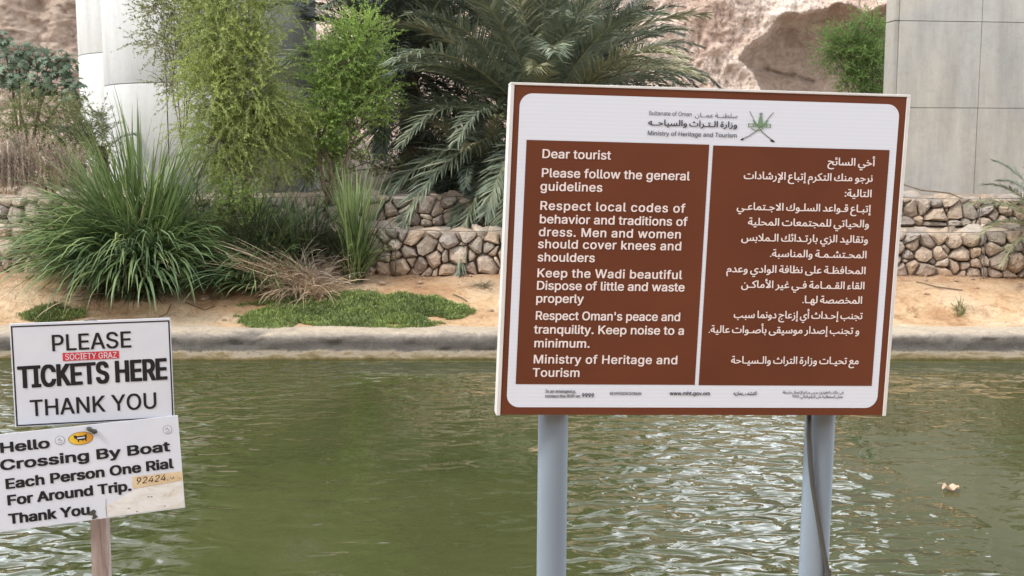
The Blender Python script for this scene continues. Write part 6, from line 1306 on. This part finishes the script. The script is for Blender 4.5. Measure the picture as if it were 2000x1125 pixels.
clump("grass_tuft", "grass tuft left of the tree foot, its thin blades reaching over the round pier base", 375, 19.1, 300, [
    (0.45, 170, 60, 4, 30, 10, 60, 1.2, 2.2, 0.020, 0.25, 1.5, 0),
    (0.40, 10, 50, 8, 45, 20, 80, 1.0, 1.8, 0.020, 0.25, 1.5, 1),
    (0.15, 270, 60, 30, 70, 20, 70, 0.7, 1.3, 0.020, 0.25, 1.5, 2)], [M_blade, M_bladeb, M_straw])

# dry heap of straw
x = at(590, 540, 18.5)[0]; gz_ = float(ground_z(x, 18.5)); root = tag(empty("straw_heap", (x, 18.5, gz_)), "heap of dead straw and dry stems beside the green turf patch", "dry grass heap")
fl = lambda a_, b_: ground_z(a_ + x, b_ + 18.5) - gz_
for (m, azm, azs, l0, l1, b0, b1, L0, L1, w, r, mm_) in ((620, 205, 40, 30, 75, 10, 70, 0.4, 1.0, 0.010, 0.38, M_straw), (420, 270, 90, 30, 85, 20, 90, 0.3, 0.9, 0.008, 0.42, M_straw), (260, 30, 70, 10, 60, 30, 100, 0.4, 0.95, 0.007, 0.36, M_reed), (60, 208, 12, 52, 66, 2, 22, 1.2, 1.7, 0.013, 0.20, M_straw)):
    rad = r * np.sqrt(RNG.random(m)); pa = RNG.uniform(0, 2 * np.pi, m); base = np.stack([rad * np.cos(pa) * 1.3, rad * np.sin(pa) * 0.7, 0.5 * RNG.random(m) * (1 - rad / r)], 1)
    base[:, 2] += fl(base[:, 0], base[:, 1])
    blades("dry_stems", mm_, root, base, np.radians(RNG.normal(azm, azs, m)), np.radians(RNG.uniform(l0, l1, m)), np.radians(RNG.uniform(b0, b1, m)), RNG.uniform(L0, L1, m), w * RNG.uniform(0.6, 1.4, m), 6, fl, 1.3, 1.2)


# ------------------------------------------------------------------ turf patches
def turf(name, cx, cy, rx, ry, n, h, label, seed, rim=0.25):
    rg = np.random.default_rng(seed)
    a = rg.uniform(0, 2 * np.pi, n * 2); r_ = np.sqrt(rg.random(n * 2)) * 1.15
    px, py = cx + rx * r_ * np.cos(a), cy + ry * r_ * np.sin(a)
    edge = 1.0 + 0.42 * (fbm(np.cos(a) * 2 + 5, np.sin(a) * 2 + 5, seed, 4) - 0.5) * 2
    dn = fbm(px * 3.2, py * 4.5, seed + 4, 3)
    keep = (r_ < edge * (1 - rim * rg.random(n * 2) ** 2)) & (dn > 0.30 + 0.25 * np.clip(r_ - 0.55, 0, 1))
    px, py, r_, dn = px[keep][:n], py[keep][:n], r_[keep][:n], dn[keep][:n]; m = len(px)
    lump = np.clip(1 - r_ ** 2, 0.1, 1) * 0.07 * (0.4 + 1.2 * dn)
    base = np.stack([px, py, ground_z(px, py) + lump * rg.random(m)], 1)
    c0 = np.array([cx, cy, float(ground_z(cx, cy))])
    o = blades(name, M_turf, None, base - c0, rg.uniform(0, 2 * np.pi, m), np.radians(rg.uniform(0, 70, m)), np.radians(rg.uniform(0, 70, m)), h * rg.uniform(0.5, 1.3, m) * (0.6 + 0.8 * dn), 0.011 * rg.uniform(0.7, 1.3, m), 3)
    o.location = c0; tag(o, kind="stuff", label=label)
    return o


turf("turf_patch", -2.70, 17.92, 1.84, 0.80, 56000, 0.058, "patch of green creeping grass on the sand at the kerb in mid picture", 5, 0.34)
turf("turf_patch", -7.38, 17.86, 0.62, 0.26, 5200, 0.07, "small patch of creeping grass above the ticket sign", 8, 0.6)
o = clump("sand_sprout", "small dusty green sprout on the sand step at the right", 1880, 18.0, 60, [(1.0, 180, 180, 10, 80, 0, 40, 0.10, 0.26, 0.010, 0.07, 1.2, 0)], [M_olive], "weed")
root_weeds = empty("step_weeds", (0, 0, 0)); root_weeds.location = (8.0, 18.0, 0.4)
m = 500; px = RNG.uniform(6.05, 9.4, m); kk = fbm(px * 2.2, px * 0, 77, 3); kpx = px[kk > 0.52]
py = 18.02 + RNG.normal(0, 0.035, len(kpx)); base = np.stack([kpx - 8.0, py - 18.0, ground_z(kpx, py) - 0.4], 1)
bpy.data.objects.remove(root_weeds)
o = blades("step_weeds", M_straw, None, base, RNG.uniform(0, 6.3, len(kpx)), np.radians(RNG.uniform(10, 80, len(kpx))), np.radians(RNG.uniform(0, 60, len(kpx))), RNG.uniform(0.04, 0.10, len(kpx)), np.full(len(kpx), 0.009), 3)
o.location = (8.0, 18.0, 0.4); tag(o, kind="stuff", label="thin dry weeds along the eroded step in the sand at right")

# pebbles, sticks and litter on the sand
def pebble(u, v, Y, s_, label, seed, material=M_stone):
    p_ = at(u, v, Y); rg = np.random.default_rng(seed); g = float(ground_z(p_[0], Y)); V = []; F = []; n = 9
    for j in range(6):
        ph = -1.35 + 2.7 * j / 5
        for i in range(n):
            a_ = 2 * math.pi * i / n; k = 1 + rg.uniform(-0.16, 0.16); V.append((math.cos(ph) * math.cos(a_) * s_ * k * 1.35, math.cos(ph) * math.sin(a_) * s_ * k, math.sin(ph) * s_ * 0.7))
    for j in range(5):
        for i in range(n): F.append([j * n + i, j * n + (i + 1) % n, (j + 1) * n + (i + 1) % n, (j + 1) * n + i])
    F += [list(range(n))[::-1], [5 * n + i for i in range(n)]]
    o_ = mesh_np("rock", V, F, material); o_.location = (p_[0], Y, g + s_ * 0.3); o_.rotation_euler = (0, 0, rg.uniform(0, 6)); tag(o_, label, "rock")


pebble(398, 571, 18.3, 0.065, "fist-sized rock lying alone on the sand, right of the big grass clump", 1)
pebble(745, 545, 18.9, 0.06, "brown rock on the earth at the left end of the visible stone wall foot", 2)
pebble(820, 532, 19.0, 0.05, "small brown rock at the wall foot above the turf patch", 3)
pebble(960, 610, 17.9, 0.04, "small dark rock on the sand against the left edge of the brown sign", 4)
pebble(60, 335, 20.9, 0.30, "large pale boulder on the left terrace under the dry plume reeds", 5)
pebble(8, 328, 21.0, 0.16, "smaller tan boulder at the far left of the terrace", 6)
pebble(130, 352, 20.75, 0.22, "pale boulder half hidden behind the big grass clump", 7)


def twig(pts, r_, label, name="fallen_twig"):
    P = []
    for (u, v, Y) in pts:
        q_ = at(u, v, Y); P.append((q_[0], Y, float(ground_z(q_[0], Y)) + 0.02))
    c_ = Vector(P[0]); mb = MB(); mb.tube([Vector(p_) - c_ for p_ in P], r_, 5); o_ = mb.build(name, M_bark); o_.location = c_; tag(o_, label, "twig")


twig([(362, 583, 18.15), (380, 590, 18.05), (400, 593, 18.0), (420, 592, 18.0)], 0.009, "curved bare twig on the sand below the lone rock")
twig([(310, 603, 17.8), (325, 596, 17.9), (334, 586, 18.1)], 0.008, "short twig on the sand above the ticket sign's right corner")
twig([(885, 570, 18.45), (900, 576, 18.35), (912, 582, 18.2)], 0.010, "thin stick lying on the sand right of the turf patch")
twig([(1790, 547, 18.9), (1830, 556, 18.7), (1880, 560, 18.6)], 0.010, "long thin stick on the sand under the right stone wall")
o = clump("dry_palm_litter", "grey scrap of dead palm leaf on the earth beside the brown sign's left edge", 945, 18.75, 60, [(1.0, 270, 120, 55, 88, 0, 20, 0.10, 0.34, 0.014, 0.10, 1.2, 0)], [M_palmdry], "leaf litter")
P_ = [at(1768, 300, 21.25), at(1800, 352, 20.9), at(1850, 372, 20.6), at(1905, 400, 20.15)]
zs_ = [2.52, 2.36, 2.30, 2.05]
mb = MB(); c_ = Vector((P_[0][0], 21.25, 2.3)); mb.tube([Vector((p_[0], yy, zz)) - c_ for p_, yy, zz in zip(P_, (21.25, 20.9, 20.5, 20.12), (2.42, 2.33, 2.29, 2.10))], [0.012, 0.016, 0.014, 0.008], 5)
o = mb.build("fallen_branch", M_bark); o.location = c_; tag(o, "bare fallen branch lying across the upper stone tier at right", "branch")

# small pebbles strewn over the sand
rgp = random.Random(3); pm = []
for v_ in range(4):
    rg = np.random.default_rng(v_); V = []; n = 7
    for j in range(4):
        ph = -1.2 + 2.4 * j / 3
        for i in range(n):
            a_ = 2 * math.pi * i / n; k = 1 + rg.uniform(-0.2, 0.2); V.append((math.cos(ph) * math.cos(a_) * k * 1.3, math.cos(ph) * math.sin(a_) * k, math.sin(ph) * 0.65))
    F = [[j * n + i, j * n + (i + 1) % n, (j + 1) * n + (i + 1) % n, (j + 1) * n + i] for j in range(3) for i in range(n)] + [list(range(n))[::-1], [3 * n + i for i in range(n)]]
    me = bpy.data.meshes.new("pebble"); me.from_pydata(V, [], F); me.materials.append(M_stone); pm.append(me)
for i in range(110):
    y_ = rgp.choice([rgp.uniform(17.35, 19.25), rgp.uniform(18.8, 19.28)]); x_ = rgp.uniform(-8.6, 9.0); s_ = 0.012 + 0.03 * rgp.random() ** 2
    o_ = bpy.data.objects.new("pebble", rgp.choice(pm)); COL.objects.link(o_); o_.location = (x_, y_, float(ground_z(x_, y_)) + s_ * 0.3); o_.scale = (s_, s_, s_); o_.rotation_euler = (0, 0, rgp.uniform(0, 6.3))
    tag(o_, "small loose pebble strewn on the sand of the far bank", "pebble", "pebbles strewn on the sand")

# floating dead leaf
q = at(1857, 958, 1); k = -3.0 / (q[2] - 3.0); lx, ly = q[0] * k, 1 * k
root = tag(empty("floating_leaf", (lx, ly, 0.004)), "curled pinkish dead leaf floating alone on the green water at right", "leaf")
V = []; F = []; nu, nv = 9, 5
for i in range(nu):
    s_ = i / (nu - 1)
    for j in range(nv):
        t_ = (j / (nv - 1) - 0.5) * 2; w = 0.040 * math.sin(math.pi * min(1, s_ * 0.94 + 0.04)) ** 0.7
        V.append((-0.075 + 0.15 * s_, t_ * w * 1.6, 0.006 + 0.030 * t_ * t_ * (0.4 + 0.9 * abs(math.sin(s_ * 7))) + 0.012 * math.sin(s_ * 9)))
F = grid_faces(nv, nu)
F = np.array([[i * nv + j, (i + 1) * nv + j, (i + 1) * nv + j + 1, i * nv + j + 1] for i in range(nu - 1) for j in range(nv - 1)])
mesh_np("blade", V, F, M_deadleaf, root, True)
mb = MB(); mb.tube([(-0.02, 0, 0.01), (-0.045, 0.0, 0.045), (-0.075, 0.01, 0.062), (-0.115, 0.02, 0.058)], 0.0022, 4); mb.build("stalk", M_straw, root)

# ------------------------------------------------------------------ the brown information sign
SK = 0.0208; HB = 0.9839
warp = lambda x_, y_, z_: (x_ + SK * z_, y_, z_)
root = tag(empty("information_sign", (0.56, 3.50, 1.40)), "large brown and white bilingual tourist notice on two grey-blue posts", "sign")
w_ = Vector((-0.0171, 0.024, 0.1)); Rm = Matrix.Rotation(w_.length, 4, w_.normalized()); bl = Vector((0.0075, 3.3525, 3.2001)) - root.location
bx_ = MB(); bx_.box(0.0, 1.2, 0.0, 0.052, -HB, 0.0); bx_.v = [warp(*v) for v in bx_.v]
board = bx_.build("board", M_brown, root); board.matrix_local = Matrix.Translation(bl) @ Rm
wb = warp
for nm, (xa, xb, za, zb) in (("side", (-0.0125, -0.0005, -HB - 0.002, 0.0002)), ("side", (1.2005, 1.2115, -HB - 0.002, 0.0002)), ("top", (-0.0125, 1.2115, 0.0004, 0.0080))):
    f_ = MB(); f_.box(xa, xb, -0.003, 0.060, za, zb, 0.0012); f_.v = [wb(*v) for v in f_.v]; f_.build("edge_trim", M_alu, board)
f_ = MB(); f_.box(0.0, 1.2, 0.0525, 0.056, -HB, 0.0); f_.v = [wb(*v) for v in f_.v]; f_.build("back_sheet", M_back, board)
L0_ = [(0.0425, -0.1585), (0.0425, -0.8895), (0.5945, -0.8895), (0.5945, -0.1585)]
R0_ = [(0.6065, -0.1605), (0.6065, -0.8905), (1.1580, -0.8905), (1.1580, -0.1605)]
flat_poly(rrect(0.0175, 1.180, -0.9605, -0.0225, 0.038), -0.0008, "white_field", M_white, board, wb)
flat_poly(L0_, -0.0016, "brown_field", M_brown, board, wb)
flat_poly(R0_, -0.0016, "brown_field", M_brown, board, wb)
EN = [("Dear tourist", .0892, .2974, -.2108), ("Please follow the general", .09, .5404, -.267), ("guidelines", .0889, .2774, -.3068), ("Respect local codes of", .0902, .5321, -.364), ("behavior and traditions of", .0906, .5416, -.4038), ("dress. Men and women", .0905, .5254, -.4422), ("should cover knees and", .0897, .5287, -.478), ("shoulders", .0903, .2655, -.5175), ("Keep the Wadi beautiful", .0906, .5345, -.565), ("Dispose of little and waste", .091, .5455, -.6025), ("properly", .0909, .2374, -.6416), ("Respect Oman's peace and", .0919, .5379, -.6934), ("tranquility. Keep noise to a", .0906, .5525, -.7352), ("minimum.", .0916, .2637, -.777), ("Ministry of Heritage and", .0915, .5372, -.826), ("Tourism", .0915, .2375, -.8666)]
for s_, a_, b_, z_ in EN: lettering(s_, a_, b_, z_, 0.0264, 0.034, M_letter, board, wb, -0.0024)
AR = [("أخي السائح", .9651, 1.1145, -.2108), ("نرجو منك التكرم إتباع الإرشادات", .7058, 1.1117, -.2583), ("التالية:", 1.0244, 1.1126, -.3053), ("إتبـاع قـواعد السلـوك الاجـتماعـي", .6905, 1.1124, -.3517), ("والحياتي للمجتمعات المحلية", .7282, 1.1111, -.3978), ("وتقاليد الزي بارتـدائك الـملابس", .7108, 1.1115, -.4455), ("المحـتشـمـة والمناسبة.", .803, 1.1111, -.4927), ("المحافظـة على نظافة الوادي وعدم", .6709, 1.1116, -.5417), ("القاء القـمـامة فـي غير الأماكـن", .7198, 1.1118, -.5884), ("المخصصة لهـا.", .9149, 1.1075, -.6335), ("تجنب إحـداث أي إزعاج دونما سبب", .7023, 1.1118, -.6815), ("و تجنب إصدار موسيقى بأصـوات عالية.", .6267, 1.1055, -.728), ("مع تحيـات وزارة التراث والـسيـاحة", .7029, 1.1111, -.8225)]
for s_, a_, b_, z_ in AR: lettering(s_, a_, b_, z_, 0.0232, 0.030, M_letter, board, wb, -0.0024, arabic=True)
for s_, a_, b_, z_, c_, w_, ar in (("Sultanate of Oman", .4039, .5359, -.0763, .0128, .006, False), ("سلطنــة عمــان", .5444, .6761, -.0777, .0136, .004, True), ("وزارة الـتـراث والسياحــه", .4036, .6772, -.1058, .0181, .032, True), ("Ministry of Heritage and Tourism", .4034, .6778, -.1356, .0132, .010, False),
        ("In an emergency,", .1337, .228, -.9152, .0094, .02, False), ("contact the ROP on", .1331, .2413, -.9298, .0094, .02, False), ("9999", .2452, .2841, -.9297, .0134, .03, False), ("#EXPERIENCEOMAN", .3316, .4296, -.9217, .0095, .01, False), ("www.mht.gov.om", .5167, .6441, -.9215, .0118, .03, False), ("اكتشف_عمان#", .7177, .7911, -.9202, .0112, .02, True), ("في حالات الطوارئ، يرجى منكم الإتصال بشرطة", .8733, 1.0684, -.9150, .0085, .012, True), ("عمان السلطانية على الرقم التالي: ٩٩٩٩", .9044, 1.068, -.9285, .0085, .012, True)):
    lettering(s_, a_, b_, z_, c_, w_, M_inkblue, board, wb, -0.0024, arabic=ar)
# emblem: crossed curved swords, dagger and belt
ex, ez, ew, eh = 0.6885, -0.0539, 0.1067, 0.0918
E_ = lambda pts: [(ex + ew * a_, ez - eh * b_) for a_, b_ in pts]
K = lambda pts: [((x_ - 1466) / 372.0, (y_ - 150) / 365.0) for x_, y_ in pts]
emb = flat_poly(stroke(E_(K([(1548, 155), (1572, 205), (1602, 262), (1650, 335), (1700, 402), (1765, 458), (1836, 508)])), 0.0024, 0.0036), -0.0020, "emblem", M_silver, board, wb)
for P_, y_, mt_ in ((stroke(E_(K([(1808, 165), (1775, 205), (1740, 258), (1690, 330), (1622, 400), (1552, 456), (1472, 498)])), 0.0024, 0.0036), -0.00215, M_silver),
        (stroke(E_(K([(1792, 497), (1836, 510)])), 0.0056, 0.0040), -0.0024, M_ink), (stroke(E_(K([(1470, 500), (1500, 487)])), 0.0040, 0.0056), -0.0024, M_ink),
        (stroke(E_(K([(1590, 262), (1625, 330)])), 0.0036, 0.0050), -0.0026, M_green), (stroke(E_(K([(1752, 262), (1712, 330)])), 0.0036, 0.0050), -0.0026, M_green),
        (stroke(E_(K([(1540, 308), (1785, 308)])), 0.0020), -0.0027, M_green), (stroke(E_(K([(1540, 340), (1785, 340)])), 0.0020), -0.0027, M_green),
        (stroke(E_(K([(1545, 300), (1545, 346)])), 0.0030), -0.0028, M_green), (stroke(E_(K([(1595, 300), (1595, 346)])), 0.0034), -0.0028, M_green), (stroke(E_(K([(1740, 300), (1740, 346)])), 0.0034), -0.0028, M_green), (stroke(E_(K([(1780, 300), (1780, 346)])), 0.0030), -0.0028, M_green),
        (E_(K([(1658, 215), (1650, 260), (1640, 330), (1700, 330), (1692, 260), (1682, 215)])), -0.0029, M_green),
        (oval(*E_(K([(1671, 188)]))[0], 0.0056, 0.0042, 14), -0.0030, M_silver), (stroke(E_(K([(1671, 195), (1671, 225)])), 0.0040, 0.0052), -0.0031, M_silver),
        (stroke(E_(K([(1705, 330), (1700, 360), (1672, 382), (1630, 384), (1590, 368), (1572, 352)])), 0.0034, 0.0020), -0.0032, M_green)):
    flat_poly(P_, y_, "emblem", mt_, board, wb)
# posts
for (xa, ya, xb, yb) in ((0.128, 3.435, 0.1245, 3.435), (0.988, 3.535, 0.982, 3.535)):
    p_ = MB(); zt = 3.02; zz = np.linspace(-0.15, zt - 1.4, 8)
    slope = (xa - xb) / 0.52
    p_.tube([(xb + slope * (z_ + 1.4 - 1.66) - 0.56, ya - 3.50, z_) for z_ in zz], 0.0468, 28)
    o_ = p_.build("post", M_post, root, True)
    c_ = MB(); c_.tube([(xb + slope * 1.36 - 0.56, ya - 3.5, zt - 1.4), (xb + slope * 1.36 - 0.56, ya - 3.5, zt - 1.395)], 0.049, 28); c_.build("post_cap", M_post, root)
    for zc in (2.45, 2.92):        # clamp bands fixing the board to the post
        c_ = MB(); c_.tube([(xb + slope * (zc - 1.66) - 0.56, ya - 3.5, zc - 1.4 - 0.012), (xb + slope * (zc - 1.66) - 0.56, ya - 3.5, zc - 1.4 + 0.012)], 0.0495, 24); c_.build("clamp", M_alu, root)
cab = [at(1580, 800, 3.475), at(1580, 850, 3.476), at(1583, 905, 3.478), at(1588, 950, 3.48), at(1597, 1005, 3.482), at(1606, 1060, 3.484), at(1613, 1098, 3.486), at(1617, 1122, 3.487), at(1618, 1160, 3.49), at(1612, 1230, 3.50)]
rl = np.array(root.location)
cb = MB(); cb.tube([p_ - rl for p_ in cab], 0.0085, 8); cable = cb.build("cable", M_cable, root, True)
q_ = at(1617, 1118, 3.486) - rl; cn = MB(); cn.tube([q_ + np.array([0, 0, 0.006]), q_ - np.array([0, 0, 0.05])], 0.0115, 10); cn.tube([q_ + np.array([0, 0, 0.0068]), q_ + np.array([0, 0, 0.012])], 0.0095, 10); cn.build("cable_connector", M_cable, cable)

# ------------------------------------------------------------------ the two white boards on a wooden stake
root = tag(empty("ticket_sign", (-1.36, 3.70, 1.40)), "two white boards about tickets and boat crossing, nailed to one wooden stake", "sign")
rl = np.array(root.location)
idw = lambda x_, y_, z_: (x_, y_, z_)


def board_at(name, p3, rot, w, h, label, border):
    wv = Vector(rot); Rm_ = Matrix.Rotation(wv.length, 4, wv.normalized())
    b_ = MB(); b_.box(0, w, 0, 0.006, -h, 0, 0.0008); o_ = b_.build(name, M_boardw, root); o_.matrix_local = Matrix.Translation(Vector(p3) - root.location) @ Rm_
    o_["label"] = label
    return o_


up = board_at("board", (-1.6423, 3.6405, 2.4483), (-0.0249, -0.0114, 0.2059), 0.505, 0.3437, "upper white board asking for tickets", True)
i0, i1 = 0.004, 0.0085
flat_poly([(i0, -0.3437 + 0.003), (0.505 - 0.0025, -0.3437 + 0.003), (0.505 - 0.0025, -0.008), (i0, -0.008)], -0.0006, "border", M_ink, up, idw,
          [[(i1, -0.3437 + 0.0072), (i1, -0.0125), (0.505 - 0.007, -0.0125), (0.505 - 0.007, -0.3437 + 0.0072)]])
lettering("PLEASE", .1232, .3802, -.0968, .0545, .022, M_ink, up, idw, -0.0009, z1=-.0940)
lettering("TICKETS HERE", .0170, .4885, -.2152, .0735, .055, M_ink, up, idw, -0.0009, z1=-.2084, black=True)
lettering("THANK YOU", .0471, .4538, -.3102, .0545, .022, M_ink, up, idw, -0.0009, z1=-.3047)
st = flat_poly([(.1590, -.1305), (.3360, -.1295), (.3365, -.1035), (.1590, -.1035)], -0.0012, "sticker", M_red, up, idw); st["label"] = "red sticker with white capitals"
lettering("SOCIETY GRAZ", .1660, .3300, -.1272, .0200, .012, M_boardw, up, idw, -0.0016, black=True)
for x_ in (0.252,):
    t_ = MB(); t_.tube([(x_ - 0.02, 0.003, 0.001), (x_, 0.001, 0.004), (x_ + 0.02, 0.003, 0.001)], 0.0022, 5); t_.build("wire_tie", M_wire, up)
lo = board_at("board", (-1.6825, 3.541, 2.0997), (-0.1095, -0.0553, 0.3356), 0.585, 0.3148, "lower white board about the boat crossing, tilted and weathered", False)
flat_poly([(.3350, -.3110), (.5835, -.3110), (.5835, -.2225), (.4300, -.2300), (.3350, -.2750)], -0.0006, "weathered_patch", M_dirty, lo, idw)
for s_, a_, b_, z_, z1_, c_ in (("Hello", .0270, .1794, -.0600, -.0610, .0330), ("Crossing By Boat", .0242, .5512, -.1165, -.1176, .0340), ("Each Person One Rial", .0352, .5570, -.1786, -.1760, .0335), ("For Around Trip.", .0368, .4197, -.2320, -.2340, .0335), ("Thank You", .0374, .2846, -.2925, -.2950, .0335)):
    lettering(s_, a_, b_, z_, c_, .075, M_ink, lo, idw, -0.0009, z1=z1_, black=True)
flat_poly([(.4237, -.2290), (.5845, -.2214), (.5845, -.1900), (.4237, -.1885)], -0.0010, "tape", M_tape, lo, idw)
lettering("92424", .4310, .5300, -.2150, .0215, .004, M_ink, lo, idw, -0.0014, slant=0.25)
for (a_, b_) in ((.5360, -.2140), (.5560, -.2100), (.5740, -.2120)): flat_poly(oval(a_, b_, .0018, .0016, 8), -0.0014, "ink_dot", M_ink, lo, idw)
flat_poly(stroke([(.545, -.2050), (.551, -.2130), (.556, -.2040)], 0.0018), -0.0014, "ink_stroke", M_ink, lo, idw)
for (cx2, cz2) in ((.2099, -.0403), (.5478, -.0442)):
    s1 = flat_poly(oval(cx2, cz2, .0150, .0150), -0.0010, "round_sticker", M_silver, lo, idw); flat_poly(oval(cx2, cz2, .0136, .0136), -0.0013, "sticker_face", M_boardw, lo, idw)
    flat_poly(stroke([(cx2 - .006, cz2 + .000), (cx2 - .001, cz2 + .007), (cx2 + .003, cz2 - .002), (cx2 + .008, cz2 - .003)], .0030, .0020), -0.0016, "sticker_mark", M_silver, lo, idw)
    flat_poly(stroke([(cx2 - .006, cz2 - .008), (cx2 + .006, cz2 - .008)], .0018), -0.0016, "sticker_mark", M_silver, lo, idw)
o_ = flat_poly(oval(.2743, -.0413, .0385, .0215), -0.0010, "oval_sticker", M_ink, lo, idw)
flat_poly(oval(.2743, -.0413, .0372, .0203), -0.0013, "sticker_face", M_yellow, lo, idw)
bull = [(-.0225, .0125), (-.016, .0115), (-.011, .0088), (.010, .0088), (.0135, .0110), (.0190, .0150), (.0178, .0090), (.0185, .0010), (.0165, -.0040), (.0172, -.0100), (.0145, -.0105), (.0128, -.0050), (.0085, -.0050), (.0050, -.0095), (.0025, -.0055), (-.0060, -.0050), (-.0075, -.0110), (-.0105, -.0110), (-.0100, -.0045), (-.0150, -.0010), (-.0175, .0040), (-.0195, -.0020), (-.0205, .0060)]
flat_poly([(.2745 + a_, -.0418 + b_) for a_, b_ in bull], -0.0016, "sticker_mark", M_ink, lo, idw)
flat_poly(stroke([(.2630, -.0400), (.2870, -.0395)], .0046), -0.0019, "sticker_mark", M_boardw, lo, idw)
kb = MB(); kb.tube([(.296, -.003, -.010), (.303, -.008, -.013), (.311, -.009, -.019), (.319, -.006, -.024), (.323, 0, -.026)], [.005, .008, .006, .009, .005], 7); kb.build("tape_knot", M_cable, lo, True)
flat_poly([(.270, -.2900), (.284, -.2860), (.296, -.2800), (.303, -.2860), (.300, -.2960), (.307, -.3060), (.298, -.3125), (.288, -.3120), (.292, -.3000), (.280, -.2960)], -0.0016, "burnt_hole", M_cable, lo, idw)
flat_poly(stroke([(.3370, -.2500), (.3345, -.2800), (.3350, -.3110)], .0016), -0.0012, "crack", M_silver, lo, idw)
for (a_, b_) in ((.405, -.292), (.470, -.262), (.480, -.263), (.520, -.300), (.430, -.306)): flat_poly(oval(a_, b_, .0040, .0014, 8), -0.0012, "rust_speck", M_bark, lo, idw)
# stake: slightly tapered, squared timber
a0_, a1_ = at(193, 1015, 3.705), at(195.5, 1125, 3.705); sl_ = (a0_[0] - a1_[0]) / (a0_[2] - a1_[2])
V = []
for z_ in np.linspace(1.25, 2.42, 9):
    xc = a0_[0] + sl_ * (z_ - a0_[2]) + 0.0015 * math.sin(z_ * 9); hw = 0.0275 - 0.002 * (z_ - 1.4)
    yy = 3.715 + (0.0 if z_ < 2.0 else 0.0)
    V += [(xc - hw - rl[0], yy - 0.015 - rl[1], z_ - rl[2]), (xc + hw - rl[0], yy - 0.015 - rl[1] , z_ - rl[2]), (xc + hw - rl[0], yy + 0.02 - rl[1], z_ - rl[2]), (xc - hw - rl[0], yy + 0.02 - rl[1], z_ - rl[2])]
F = [[k * 4 + i, k * 4 + (i + 1) % 4, (k + 1) * 4 + (i + 1) % 4, (k + 1) * 4 + i] for k in range(8) for i in range(4)] + [[3, 2, 1, 0], [32, 33, 34, 35]]
mesh_np("stake", V, F, M_wood, root)
